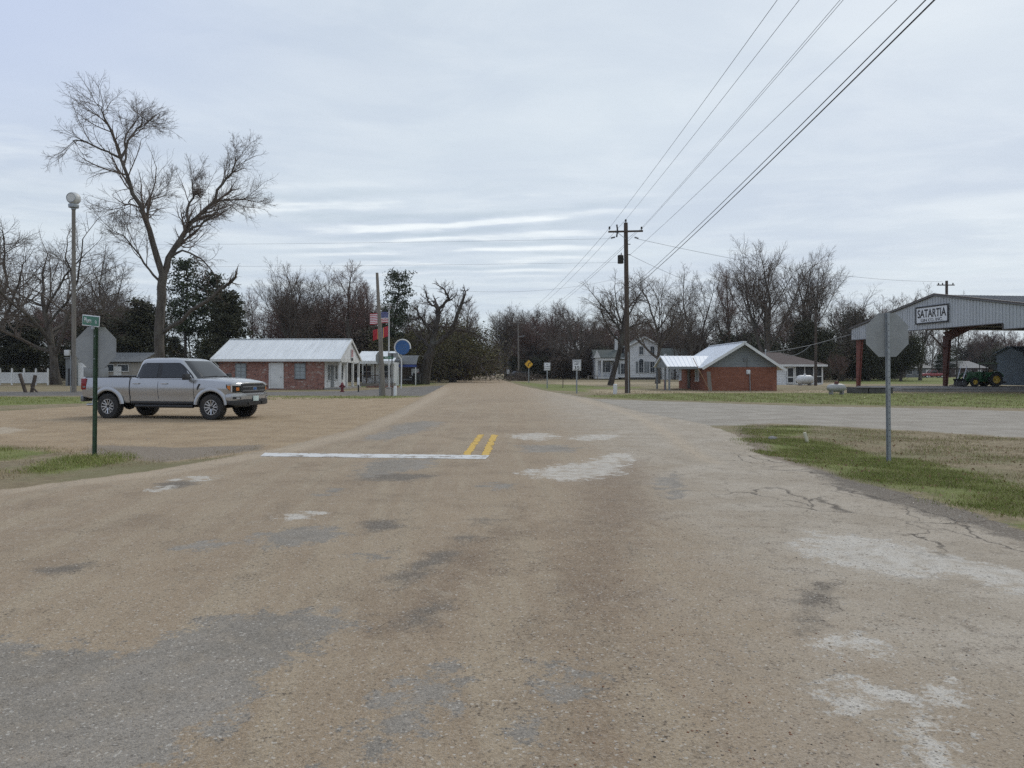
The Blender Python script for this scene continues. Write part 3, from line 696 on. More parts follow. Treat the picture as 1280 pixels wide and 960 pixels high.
# --- the tall forked pecan behind the pickup, main limbs as in the photograph
def pecan():
    Y0 = 60.0; k = Y0 / F; x0 = gx(199, Y0); rr = random.Random(5)
    def L(pts, r0, r1, dep=0.0, d1=0.0):
        """photo rows/columns -> limb in the tree's own metres, leaning dep..d1 towards or away from the viewer"""
        n = len(pts); P_ = []
        for i, (a, b) in enumerate(pts):
            f = i / (n - 1); P_.append(((a - 199) * k, dep + (d1 - dep) * f, max(-.15, H + (HY - b) * k)))
        # finer, slightly crooked
        Q = []; rs = []; m = 9
        for j in range(m + 1):
            t_ = j / m * (n - 1); i = min(int(t_), n - 2); f = t_ - i
            p = [P_[i][c] + (P_[i+1][c] - P_[i][c]) * f for c in range(3)]
            if 0 < j < m: p = [p[0] + rr.gauss(0, .07), p[1] + rr.gauss(0, .12), p[2] + rr.gauss(0, .06)]
            Q.append(tuple(p)); rs.append(r0 + (r1 - r0) * j / m)
        return Q, rs
    trunk = L([(199,491),(199,470),(199,440),(200,400),(201,370),(204,345)], .42, .34)
    trunk[1][0] = .62; trunk[1][1] = .47
    Lm = [L([(204,346),(192,300),(182,265),(172,235),(163,205)], 0.266, 0.105, 0, -1.5),
          L([(163,205),(153,170),(148,156),(143,144)], 0.126, 0.025, -1.5, -2.5), L([(163,205),(172,170),(182,150),(190,150)], 0.104, 0.025, -1.5, .5),
          L([(162,204),(145,195),(120,188),(127,197)], 0.096, 0.025, -1.5, -3.5), L([(166,212),(158,180),(160,150),(163,142)], 0.089, 0.019, -1.4, 1.5),
          L([(204,346),(212,318),(222,292),(238,268),(258,250)], 0.281, 0.124, 0, 1.2), L([(258,250),(272,228),(287,205),(295,192)], 0.133, 0.025, 1.2, .8),
          L([(232,276),(228,255),(232,238),(226,215),(224,216)], 0.118, 0.025, .6, 2.5), L([(224,290),(250,282),(280,268),(288,262)], 0.126, 0.025, .7, -2.2),
          L([(238,268),(262,244),(290,240),(300,240)], 0.104, 0.019, 1.0, 3.2), L([(213,320),(232,314),(252,321),(272,342),(287,352)], 0.104, 0.025, .2, -1.8),
          L([(200,352),(186,330),(171,304),(158,294)], 0.104, 0.025, 0, -2.0), L([(176,248),(168,262),(158,270)], 0.059, 0.019, -.8, -2.2),
          L([(205,415),(231,400),(268,378),(300,358),(312,352)], 0.185, 0.093, 0, -3.0), L([(186,280),(176,262),(180,240),(192,222)], 0.074, 0.019, -.5, 2.5)]
    out = {i: [] for i in range(10)}
    cf = [dict(n=10, t0=.25, ang=(24, 54), len=.62, rmin=.018, seg=7, wob=.11, trop=.05), dict(n=7, t0=.12, ang=(24, 54), len=.58, rmin=.011, seg=5, wob=.12, trop=.03),
          dict(n=5, t0=.1, ang=(24, 56), len=.58, rmin=.0075, seg=4, wob=.14, trop=.01), dict(n=3, t0=.15, ang=(22, 55), len=.62, rmin=.0055, seg=2, wob=.16, trop=0)]
    for i, (p, r) in enumerate(Lm):
        if i == 13: sprout(rr, out, p[5:], r[5:], 0, 2.0, [dict(c, n=3) for c in cf[:3]]); continue
        ln = math.dist(p[0], p[-1]); sprout(rr, out, p, r, 0, max(4.4, ln * .75), cf)
    # ball of twigs lodged in the right fork
    for _ in range(260):
        c = (gx(238, Y0) - x0 + rr.gauss(0, .22), 1.3 + rr.gauss(0, .25), gz(236, Y0) + rr.gauss(0, .2)); d = unit((rr.gauss(0, 1), rr.gauss(0, 1), rr.gauss(0, .7)))
        out[4].append(stem(rr, c, d, rr.uniform(.2, .5), .02, .008, 2, .3, 0))
    cr = sum((out[i] for i in range(1, 10)), [])
    o = tree_thing('pecan_tree', (x0, Y0, 0), 0, (1, 1, 1), tube_mesh('trunk', [trunk] + Lm, sides, M['bark']), tube_mesh('crown', cr, sides, M['twig']),
                   'tallest bare tree, forked into two leaning limbs, directly behind the silver pickup')
pecan()
def gnarled():
    """thick leaning trunk with knotty limbs left of the road"""
    Y0 = 86.0; k = Y0 / F; rr = random.Random(8)
    def L(pts, r0, r1, d1=0.0):
        n = len(pts); Q = []; rs = []; m = 8
        for j in range(m + 1):
            t_ = j / m * (n - 1); i = min(int(t_), n - 2); f = t_ - i
            a, b = [pts[i][c] + (pts[i+1][c] - pts[i][c]) * f for c in (0, 1)]
            Q.append(((a - 529) * k + rr.gauss(0, .05), d1 * j / m, max(-.1, H + (HY - b) * k + rr.gauss(0, .05)))); rs.append(r0 + (r1 - r0) * j / m)
        return Q, rs
    tr = [L([(529,481),(531,462),(536,447),(540,436)], .75, .5)]
    Lm = [L([(540,437),(543,415),(548,395),(546,384)], .38, .22, 1), L([(546,386),(534,376),(531,366)], .15, .1, 1.5), L([(547,388),(556,380),(562,374),(557,364)], .2, .1, -1),
          L([(541,432),(555,424),(566,414),(572,395),(580,378),(583,370)], .34, .12, -2), L([(568,412),(580,413),(592,415),(598,420)], .2, .08, 2), L([(541,420),(528,400),(524,390)], .2, .08, -2), L([(540,436),(527,424),(518,418)], .22, .1, 2)]
    out = {i: [] for i in range(10)}
    cf = [dict(n=7, t0=.2, ang=(30, 70), len=.6, rmin=.03, seg=5, wob=.2, trop=.05), dict(n=6, t0=.15, ang=(25, 60), len=.55, rmin=.018, seg=4, wob=.2, trop=.03), dict(n=5, t0=.1, ang=(25, 60), len=.55, rmin=.012, seg=3, wob=.2, trop=.0)]
    for p, r in Lm: sprout(rr, out, p, r, 0, 3.2, cf)
    tree_thing('oak_tree', (gx(529, Y0), Y0, 0), 0, (1, 1, 1), tube_mesh('trunk', tr + Lm, sides, M['bark_dark']), tube_mesh('crown', sum((out[i] for i in range(1, 10)), []), sides, M['twig_dark']),
               'gnarled dark oak with a thick leaning trunk and knotty limbs at the left roadside')
gnarled()
def leaner():
    """roadside tree in front of the white house: trunk leans right before the crown opens"""
    Y0 = 80.0; k = Y0 / F; rr = random.Random(21); out = {i: [] for i in range(10)}
    P_ = [((a - 763) * k, 0, max(-.1, H + (HY - b) * k)) for a, b in ((763,482),(766,470),(771,452),(776,432),(779,412),(780,398))]
    rs = [.36, .3, .27, .25, .23, .2]; cf = cfgs(9, 7, 6, 5, .05, (30, 68), .62, .1, t0=.6)
    sprout(rr, out, P_, rs, 0, 9.0, cf)
    tree_thing('bare_tree', (gx(763, Y0), Y0, 0), 0, (1, 1, 1), tube_mesh('trunk', [(P_, rs)] + out[1], sides, M['bark_dark']), tube_mesh('crown', sum((out[i] for i in range(2, 10)), []), sides, M['twig']),
               'bare tree with a slanting trunk, in front of the white house beside the utility pole')
leaner()

# --- trees one can pick out
tree('oak_a', 70, 84, 258, 'wide spreading bare oak at the left edge, behind the white fence', 'oak_tree', wide=1.12, rz=1.0)
tree('oak_b', -28, 92, 268, 'bare oak cut off by the left edge of the photo', 'oak_tree', wide=1.0)
tree('ash_a', 140, 112, 300, 'bare tree beyond the beige cottage, between the siren pole and the tallest tree')
tree('pine_a', 232, 92, 322, 'dark pine just right of the tallest forked tree', 'pine_tree', wide=1.05)
tree('pine_b', 262, 96, 342, 'second dark pine right of the forked tree, with a ragged top', 'pine_tree', wide=1.15)
tree('cedar_a', 288, 90, 366, 'dark evergreen sloping down towards the patchy brick office', 'evergreen_tree', wide=1.4)
tree('cedar_b', 176, 98, 378, 'squat dark evergreen left of the tallest forked trunk', 'evergreen_tree', wide=1.2)
tree('cedar_b', 122, 100, 392, 'dark evergreen behind the stop sign with the street name plate', 'evergreen_tree', wide=1.2)
tree('cedar_b', 25, 100, 398, 'dark evergreen mass behind the white picket fence', 'evergreen_tree', wide=1.6)
tree('vase', 368, 104, 318, 'bare tree rising behind the left end of the white metal roof')
tree('ash_a', 398, 110, 326, 'bare tree behind the middle of the white metal roof')
tree('ash_b', 436, 106, 320, 'reddish bare tree behind the gable end of the brick office', wide=1.15)
tree('ash_b', 462, 118, 345, 'bare tree just left of the plain leaning pole')
tree('pine_a', 490, 112, 338, 'lone pine standing behind the two flags', 'pine_tree', wide=.95)
tree('live_oak', 512, 100, 402, 'olive leaved oak behind the round blue sign', 'oak_tree', wide=1.15)
tree('live_oak', 566, 104, 392, 'olive leaved oak behind the gnarled roadside oak', 'oak_tree', wide=1.1)
tree('live_oak', 588, 126, 418, 'small olive leaved tree at the left roadside farthest from the viewer', 'oak_tree', wide=.9)
tree('vase', 632, 150, 376, 'bare tree standing alone against the sky just right of the far road')
tree('oak_b', 655, 168, 378, 'bare tree behind the roadside pole far up the right side')
tree('ash_b', 692, 150, 372, 'reddish bare tree above the two white roadside signs')
tree('oak_b', 722, 140, 374, 'dense bare tree left of the white house', wide=1.1)
tree('oak_b', 822, 92, 332, 'dark bare tree with a crooked trunk in front of the white house', wide=.78, rz=2.2)
tree('ash_a', 868, 118, 326, 'bare tree above the low white porch roof of the brick building')
tree('ash_b', 912, 122, 328, 'bare tree above the ridge of the red brick building')
tree('vase', 960, 104, 288, 'broad tall bare tree, the highest right of the utility pole', wide=1.08, rz=.6)
tree('vase', 1006, 110, 304, 'tall bare tree behind the brown roofed porch house', wide=.9)
tree('oak_a', 1052, 118, 352, 'bare tree with dark limbs left of the metal shed gable')
tree('magnolia', 1026, 104, 400, 'dark leafy evergreen behind the screened porch', 'evergreen_tree', wide=1.0)
tree('magnolia', 1086, 118, 388, 'dark evergreen just left of the grey metal shed', 'evergreen_tree', wide=1.0)
tree('low_a', 1048, 96, 438, 'small bare tree with a dark round crown right of the screened porch', wide=.8)
tree('ash_a', 1150, 124, 352, 'thin bare treetop showing above the metal shed gable')
tree('slim_a', 1196, 118, 362, 'bare treetop peeking over the shed roof beside the short black pole')
# --- rows of woods
def row(n, x0, x1, y0, y1, top0, top1, keys, labels, group, names=None, seed=1, wide=(.85, 1.2)):
    rr = random.Random(seed)
    for i in range(n):
        px = x0 + (x1 - x0) * (i + rr.random() * .9) / n; Yd = rr.uniform(y0, y1); k = rr.choice(keys)
        nm = 'pine_tree' if 'pine' in k else 'evergreen_tree' if ('cedar' in k or 'magnolia' in k or 'green' in k) else 'shrub' if 'shrub' in k else 'bare_tree'
        tree(k, px, Yd, rr.uniform(top0, top1), labels[nm], nm, group, wide=rr.uniform(*wide))
EVG, BT, SH, PT = 'evergreen_tree', 'bare_tree', 'shrub', 'pine_tree'
row(21, -220, 330, 112, 160, 335, 392, ['slim_a', 'slim_b', 'ash_b', 'low_a'], {BT: 'grey bare tree in the woods behind the pickup and cottage'}, 'woods on the left', seed=1)
row(14, -220, 330, 104, 140, 412, 438, ['cedar_b', 'magnolia', 'shrub_green', 'cedar_a'], {EVG: 'dark evergreen filling the woods behind the pickup and cottage'}, 'evergreens of the left woods', seed=2, wide=(1.2, 1.7))
row(17, 325, 600, 118, 165, 348, 388, ['slim_a', 'slim_b', 'ash_b', 'ash_a', 'low_a'], {BT: 'grey bare tree in the woods behind the brick office and flags'}, 'woods behind the flags', seed=3)
row(18, 320, 590, 108, 135, 410, 445, ['shrub', 'magnolia', 'shrub', 'shrub_green'], {SH: 'brown shrub under the woods behind the brick office and flags', EVG: 'dark bush under the woods behind the brick office and flags'}, 'undergrowth behind the flags', seed=4, wide=(1.1, 1.6))
row(27, 640, 850, 140, 215, 384, 404, ['slim_a', 'slim_b', 'ash_b', 'low_a', 'oak_b'], {BT: 'grey bare tree in the woods left of and behind the white house'}, 'woods behind the white house', seed=5)
row(18, 645, 850, 140, 175, 428, 448, ['shrub', 'shrub', 'magnolia', 'shrub_green'], {SH: 'brown shrub at the foot of the woods by the white house', EVG: 'dark bush at the foot of the woods by the white house'}, 'undergrowth by the white house', seed=6, wide=(1.1, 1.7))
row(22, 840, 1130, 122, 190, 368, 400, ['slim_a', 'slim_b', 'ash_b', 'low_a', 'ash_a'], {BT: 'grey bare tree in the woods behind the red brick building and porch house'}, 'woods behind the porch house', seed=7)
row(16, 845, 1130, 112, 150, 412, 440, ['shrub', 'magnolia', 'shrub_green', 'cedar_b'], {SH: 'brown shrub under the woods behind the porch house', EVG: 'dark evergreen under the woods behind the porch house'}, 'undergrowth behind the porch house', seed=8, wide=(1.1, 1.6))
row(40, 1100, 1560, 175, 250, 390, 416, ['slim_a', 'slim_b', 'ash_b', 'low_a'], {BT: 'grey bare tree in the woods seen under the shed roof'}, 'woods beyond the shed', seed=9)
row(20, 1090, 1560, 170, 220, 425, 446, ['magnolia', 'cedar_b', 'pine_b', 'shrub_green'], {EVG: 'dark evergreen in the woods seen under the shed roof', PT: 'dark pine in the woods seen under the shed roof'}, 'evergreens beyond the shed', seed=10, wide=(1.2, 1.7))

def brush_belt(name, x0, x1, y0, y1, hgt, n, seed, mat, leaves=True):
    """low thicket that reads as one mass: thin stems and dry leaves"""
    rr = random.Random(seed); rs = np.random.RandomState(seed); pl = []
    for _ in range(n):
        y = rr.uniform(y0, y1); x = gx(x0 + (x1 - x0) * rr.random(), y); h = hgt * rr.uniform(.35, 1.15) * (y / y0)
        pl.append(stem(rr, (x, y, Z(x, y) - .1), unit((rr.gauss(0, .16), rr.gauss(0, .16), 1)), h, .035 + .004 * h, .012, 4, .12, .02))
    me = tube_mesh(name, pl, lambda r: 3, M['twig_dark']); o = link_mesh(name, me)
    if leaves:
        C = np.array([q[0][rr.randint(1, 4)] for q in pl for _ in range(7)]); C = C + rs.normal(size=C.shape) * np.array([.6, .6, .5]); C = C[C[:, 2] > .1]
        V, Q = quads_cloud(rs, C, .17); nv = len(me.vertices); bv = np.empty(nv * 3, np.float32); me.vertices.foreach_get('co', bv)
        bq = np.empty(len(me.polygons) * 4, np.int32); me.loops.foreach_get('vertex_index', bq)
        m2 = np_mesh(name, np.concatenate([bv.reshape(-1, 3), V]), np.concatenate([bq.reshape(-1, 4), Q + nv]), mat=M['twig_dark'])
        m2.materials.append(M[mat]); mi = np.zeros(len(m2.polygons), np.int32); mi[len(me.polygons):] = 1; m2.polygons.foreach_set('material_index', mi); o.data = m2
    return tag(o, kind='stuff')
brush_belt('thicket', -260, 330, 122, 160, 5.0, 2400, 51, 'brush'); brush_belt('thicket', 320, 590, 126, 160, 5.0, 1400, 52, 'brush')
brush_belt('thicket', 642, 850, 165, 200, 6.0, 1500, 53, 'brush'); brush_belt('thicket', 840, 1130, 136, 175, 5.5, 1500, 54, 'brush'); brush_belt('thicket', 1090, 1600, 205, 250, 8.0, 2600, 55, 'brush')

# --- the far wooded rise that closes the road
def far_wood():
    rr = random.Random(61); Vs, Qs, off = [], [], 0
    for _ in range(520):
        y = rr.uniform(400, 640); x = gx(rr.uniform(470, 800), y); v = TV[rr.choice(['slim_a', 'slim_b', 'low_a', 'low_a'])]
        h = rr.uniform(15, 23) * (.8 + .35 * math.sin(x * .05 + 1.3)); s = h / v[2]
        for me in v[:2]:
            k = len(me.vertices); c = np.empty(k * 3, np.float32); me.vertices.foreach_get('co', c); q = np.empty(len(me.polygons) * 4, np.int32); me.loops.foreach_get('vertex_index', q)
            q = q.reshape(-1, 4); q = q[rs_pick(len(q), 2600, rr)]; a = rr.uniform(0, 6.28); c = c.reshape(-1, 3)
            c = np.stack([c[:, 0]*math.cos(a) - c[:, 1]*math.sin(a), c[:, 0]*math.sin(a) + c[:, 1]*math.cos(a), c[:, 2]], 1) * s + np.array([x, y, Z(x, y)])
            u_, inv = np.unique(q, return_inverse=True); Vs.append(c[u_]); Qs.append(inv.reshape(-1, 4) + off); off += len(u_)
    me = np_mesh('far_woods', np.concatenate(Vs), np.concatenate(Qs), mat=M['twig_dark']); tag(link_mesh('far_woods', me), kind='stuff')
def rs_pick(n, m, rr):
    if n <= m: return np.arange(n)
    return np.sort(np.random.RandomState(rr.randint(0, 9999)).choice(n, m, replace=False))
far_wood(); brush_belt('far_thicket', 480, 800, 390, 420, 12, 2600, 56, 'brush')
# ------------------------------------------------------------------ building materials
def brick_mat(name, cols, mortar, sc=1.0, mott=.5):
    m, t = new_mat(name); tcn = t.n('TexCoord').outputs['Object']
    s = t.n('SeparateXYZ'); t.put(s.inputs[0], tcn); c = t.n('CombineXYZ')
    t.put(c.inputs[0], t.math('ADD', s.outputs[0], s.outputs[1])); t.put(c.inputs[1], s.outputs[2])
    b = t.n('TexBrick'); t.put(b.inputs['Vector'], c.outputs[0]); b.inputs['Scale'].default_value = 1.0
    b.inputs['Brick Width'].default_value = .21 * sc; b.inputs['Row Height'].default_value = .072 * sc; b.inputs['Mortar Size'].default_value = .008; b.inputs['Bias'].default_value = 0
    b.inputs['Color1'].default_value = (0, 0, 0, 1); b.inputs['Color2'].default_value = (1, 1, 1, 1); b.inputs['Mortar'].default_value = (.5, .5, .5, 1)
    v = t.n('SeparateColor'); t.put(v.inputs[0], b.outputs[0]); n = t.noise(t.scale(tcn, (1, 1, 1.7)), 1.5, 4, .75)
    k = t.math('ADD', t.math('MULTIPLY', v.outputs[0], 1 - mott), t.math('MULTIPLY', t.step(n, .40, .61), mott))
    r = t.n('ValToRGB'); r.color_ramp.interpolation = 'LINEAR'
    el = r.color_ramp.elements
    while len(el) < len(cols): el.new(.5)
    for i, cc in enumerate(cols): el[i].position = i / (len(cols) - 1); el[i].color = (*cc, 1)
    t.put(r.inputs[0], k); col = t.mix(t.math('MULTIPLY', b.outputs['Fac'], .8), r.outputs[0], mortar)
    finish(t, col, .9, 0, .2, bump=b.outputs['Fac'], bstr=-.3); return m
M['brick_mottled'] = brick_mat('mottled_old_brick', [(.06, .035, .03), (.20, .065, .048), (.33, .15, .11), (.17, .06, .045), (.52, .43, .38)], (.34, .30, .27), 1.0, .68)
M['brick_red'] = brick_mat('plain_orange_red_brick', [(.17, .066, .042), (.23, .094, .060), (.275, .122, .080)], (.20, .10, .07), 1.0, .4)
M['white'] = wmat('white_painted_wood', (.66, .66, .64), .5, var=.08, dirt=(.42, .40, .36), dirt_amt=.3)
M['white_roof'] = wmat('white_metal_roofing', (.74, .76, .76), .5, .0, var=.06, scale=.9, dirt=(.42, .43, .42), dirt_amt=.5, stretch=(2.6, .3, 1))
M['white_roof2'] = wmat('bright_white_metal_roofing', (.82, .84, .85), .45, .0, var=.04, scale=.9)
M['siding_grey'] = wmat('grey_gable_siding', (.19, .205, .21), .6, var=.06)
M['siding_white'] = wmat('white_lap_siding', (.72, .73, .73), .55, var=.06, dirt=(.38, .37, .35), dirt_amt=.25)
M['siding_beige'] = wmat('beige_siding', (.30, .275, .235), .6, var=.08)
M['shed_grey'] = wmat('grey_block_wall', (.17, .18, .18), .7)
M['glass'] = wmat('dark_window_glass', (.035, .045, .055), .08, 0, .6, var=.2, fine=0)
M['curtain'] = wmat('pale_blinds', (.30, .33, .34), .6, var=.12)
M['screen'] = wmat('dark_porch_screen', (.028, .03, .033), .6, var=.2)
M['roof_green'] = wmat('grey_green_shingles', (.085, .10, .093), .85, scale=3); M['roof_brown'] = wmat('brown_shingles', (.075, .052, .046), .85, scale=3)
M['roof_grey'] = wmat('dull_grey_roofing', (.16, .165, .165), .7, scale=2)
M['concrete'] = wmat('old_concrete', (.27, .255, .235), .9, var=.15, scale=1.2, dirt=(.12, .11, .10), dirt_amt=.5); M['concrete_dark'] = wmat('dark_damp_concrete', (.085, .08, .074), .9, dirt=(.04, .04, .035))
M['galv_panel'] = wmat('grey_corrugated_panel', (.46, .475, .48), .5, .1, var=.07, scale=.8, dirt=(.24, .235, .22), dirt_amt=.35, stretch=(2, 2, .25))
M['galv'] = wmat('galvanised_steel', (.30, .32, .33), .45, .5, var=.10, scale=6); M['alu'] = wmat('dull_sheet_aluminium', (.275, .285, .285), .55, .2, var=.10, scale=4, dirt=(.17, .168, .155), dirt_amt=.5)
M['rust'] = wmat('red_oxide_steel', (.095, .028, .019), .6, var=.25, scale=2, dirt=(.045, .02, .015)); M['rust_bright'] = wmat('bright_red_oxide_steel', (.17, .050, .035), .6, var=.2, scale=2, dirt=(.10, .035, .022))  # second red is a brighter tone, used on one corner column
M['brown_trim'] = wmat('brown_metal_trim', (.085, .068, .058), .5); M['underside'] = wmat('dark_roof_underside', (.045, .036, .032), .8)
M['wood_grey'] = wmat('weathered_grey_wood', (.20, .18, .155), .9, var=.22, scale=4, stretch=(3, 3, .25), bump=.3); M['wood_brown'] = wmat('creosoted_brown_wood', (.075, .056, .043), .9, var=.3, scale=4, stretch=(3, 3, .2), bump=.3)
M['wood_tan'] = wmat('tan_raw_wood', (.27, .17, .095), .85, var=.2, scale=4); M['black'] = wmat('black_plastic', (.018, .018, .019), .5, var=.2); M['black_metal'] = wmat('black_iron', (.03, .029, .028), .5, .3)
M['blue_shed'] = wmat('blue_grey_sheet_metal', (.135, .185, .235), .5, .2, var=.08); M['blue'] = wmat('blue_sign_face', (.025, .10, .27), .4, var=.1); M['blue_trim'] = wmat('blue_fascia', (.03, .06, .24), .5)
M['sign_white'] = wmat('white_sign_sheet', (.70, .71, .71), .4, var=.04); M['sign_black'] = wmat('black_lettering', (.016, .016, .018), .5, fine=0); M['sign_yellow'] = wmat('yellow_sign_sheet', (.72, .40, .02), .4, var=.06)
M['sign_green'] = wmat('green_sign_sheet', (.012, .135, .07), .4, var=.1); M['sign_red'] = wmat('red_sign_sheet', (.42, .02, .025), .4); M['post_green'] = wmat('dark_green_post', (.030, .062, .032), .6, .1, var=.25, scale=9)
M['red'] = wmat('red_enamel', (.36, .028, .025), .35, var=.12); M['tank_white'] = wmat('white_tank_paint', (.62, .62, .60), .4, var=.06, dirt=(.4, .38, .33)); M['tank_grey'] = wmat('dull_silver_tank_paint', (.36, .355, .34), .5, .2, var=.12, dirt=(.2, .17, .13))

def sub_window(parent, cx, y, cz, w, h, axis='Y', face=-1, panes=(2, 2), glass='glass', frame='white', depth=.07, fr=.07):
    """window part (frame) with glass and muntins; wall plane at y, looking out along face"""
    f = MB(); g = MB()
    def bx(mb, u, v, du, dv, o, d):
        c = (u, y + face * o, v) if axis == 'Y' else (y + face * o, u, v); s = (du, d, dv) if axis == 'Y' else (d, du, dv); mb.box(c, s)
    bx(f, cx, cz + h/2 + fr/2, w + 2*fr, fr, depth/2, depth); bx(f, cx, cz - h/2 - fr/2, w + 2*fr + .06, fr, depth/2 + .02, depth + .04)
    bx(f, cx - w/2 - fr/2, cz, fr, h, depth/2, depth); bx(f, cx + w/2 + fr/2, cz, fr, h, depth/2, depth)
    for i in range(1, panes[0]): bx(f, cx - w/2 + w*i/panes[0], cz, .03, h, depth*.42, depth*.5)
    for i in range(1, panes[1]): bx(f, cx, cz - h/2 + h*i/panes[1], w, .03, depth*.36, depth*.5)
    bx(g, cx, cz, w, h, .012, .02)
    wf = f.build('window', M[frame], parent); g.build('pane', M[glass], wf); return wf

def metal_slope(mb, p0, p1, p2, p3, ribs, thick=.06, rib_h=.035, rib_w=.05):
    """roof slab p0-p1 (eave) p3-p2 (ridge) with standing ribs running up the slope"""
    a, b, c, d = map(Vector, (p0, p1, p2, p3)); n = (b - a).cross(d - a).normalized(); n = n if n.z > 0 else -n
    lo = [v - n * thick for v in (a, b, c, d)]
    mb.add([a, b, c, d] + lo, ((0,1,2,3),(7,6,5,4),(0,4,5,1),(1,5,6,2),(2,6,7,3),(3,7,4,0)))
    for i in range(ribs + 1):
        s = min(max(i / ribs, .006), .994); e = a.lerp(b, s) + n * rib_h * .45; f = d.lerp(c, s) + n * rib_h * .45; w = (b - a).normalized() * rib_w / 2; h = n * rib_h * .5
        vs = [e - w - h, e + w - h, e + w*.6 + h, e - w*.6 + h, f - w - h, f + w - h, f + w*.6 + h, f - w*.6 + h]
        mb.add(vs, ((0,3,2,1),(4,5,6,7),(0,1,5,4),(1,2,6,5),(2,3,7,6),(3,0,4,7)))
def wall_poly(mb, poly, a, b, axis): return mb.prism(poly, a, b, axis)

# ------------------------------------------------------------------ the patchy brick office with a white metal roof
def brick_office():
    ox, oy = -19.9, 62.0; o = empty('brick_office', (ox, oy, 0), 0, 'low office of mottled red and white brick under a white metal gable roof', 'building')
    X0, XW, XC, XR = -24.75 - ox, -15.85 - ox, -14.85 - ox, -14.35 - ox; D = 8.0; ze, zr = 2.74, 4.42
    mb = MB(); mb.prism([(X0, 0), (XW, 0), (XW, ze - .1), (X0, ze - .1)], 0, .25); mb.box((X0 + .125, D/2 + .125, (ze-.1)/2), (.25, D - .26, ze - .1)); mb.box(((X0+XW)/2, D - .1, (ze-.1)/2), (XW - X0 - .51, .25, ze - .1))
    mb.build('wall', M['brick_mottled'], o)
    MB().box((XW - .1, D/2 + .13, 1.3), (.2, D - .27, 2.6)).build('porch_wall', M['siding_white'], o)
    MB().box(((XW + XR)/2 - .03, D/2, .07), (1.55, D, .14)).build('porch_floor', M['concrete'], o)
    for (x, sx) in ((X0 - .02, -1), (XR - .16, 1)):
        g = MB(); g.prism([(0.1, ze - .12), (D - .1, ze - .12), (D/2, zr - .12)], x - .05, x + .05, 'X'); g.build('gable', M['siding_white'], o)
    s = MB(); s.box(((XW+XR)/2, .08, ze - .26), (XR - XW, .16, .32)); s.box((XR - .18, D/2, ze - .26), (.16, D - .34, .32)); s.build('porch_beam', M['white'], o)
    r = MB(); ov = .42; Y0_, Y1_ = -ov, D + ov; k = (zr - ze) / (D/2); le = ze - k * ov
    metal_slope(r, (X0 - .5, Y0_, le), (XR, Y0_, le), (XR, D/2, zr), (X0 - .5, D/2, zr), 34)
    metal_slope(r, (X0 - .5, Y1_, le), (XR, Y1_, le), (XR, D/2, zr), (X0 - .5, D/2, zr), 34)
    r.box(((X0 - .5 + XR)/2, D/2, zr + .02), (XR - X0 + .5, .3, .05))
    ro = r.build('roof', M['white_roof'], o)
    f = MB(); f.box(((X0 - .5 + XR)/2, Y0_ - .02, le - .10), (XR - X0 + .5, .035, .2)); f.box(((X0-.5+XR)/2, (Y0_ + 0)/2 - .01, le - .12), (XR - X0 + .4, ov - .06, .03))
    for x in (XR + .015, X0 - .515):
        for yy in (Y0_, Y1_): f.bar((x, yy, le - .10), (x, D/2, zr - .10), .03, .22)
    f.build('fascia', M['white'], ro)
    for yy in (.25, 2.7, 5.2, 7.75): MB().box((XR - .2, yy, 1.28), (.2, .2, 2.3)).build('porch_column', M['white'], o, bevel=.015)
    for px in (301.2, 375.2): sub_window(o, gx(px, oy) - ox, 0, 1.55, .82, 1.22, panes=(2, 4), glass='curtain', frame='siding_grey', fr=.05)
    dx = gx(345.5, oy) - ox; d = MB(); d.box((dx, -.02, 1.13), (1.02, .06, 2.06)); do = d.build('door', M['white'], o, bevel=.01)
    f = MB(); f.box((dx - .57, -.03, 1.16), (.1, .09, 2.16)); f.box((dx + .57, -.03, 1.16), (.1, .09, 2.16)); f.box((dx, -.03, 2.22), (1.02, .09, .1)); f.build('door_frame', M['white'], do)
    MB().lathe([(0, -.07), (.035, -.07), (.035, -.05), (.015, -.05), (.015, 0)], 10, 'Y', (dx + .4, -.05, 1.05)).build('handle', M['black_metal'], do)
    for yy in (1.5, 4.2, 6.4): sub_window(o, yy, XW, 1.45, .8, 1.3, 'X', 1, (2, 2))
    MB().box((XW + .03, 2.8, 1.1), (.05, .95, 1.95)).build('door', M['siding_grey'], o)
    MB().bar((X0 - .3, -.3, le - .15), (X0 + .1, -.06, 1.9), .07).build('downspout', M['white'], o)
    # vertical striped banner on the gable
    b = MB(); b.box((XR - .07, 4.35, 3.0), (.03, .75, 1.0)); bo = b.build('banner', M['sign_white'], o)
    s = MB(); [s.box((XR - .045, 4.35, 2.86 + .1 * i), (.012, .75, .05)) for i in range(7)]; s.build('banner_stripes', M['sign_red'], bo); MB().box((XR - .045, 4.35, 2.62), (.012, .75, .24)).build('banner_field', M['black'], bo)
brick_office()

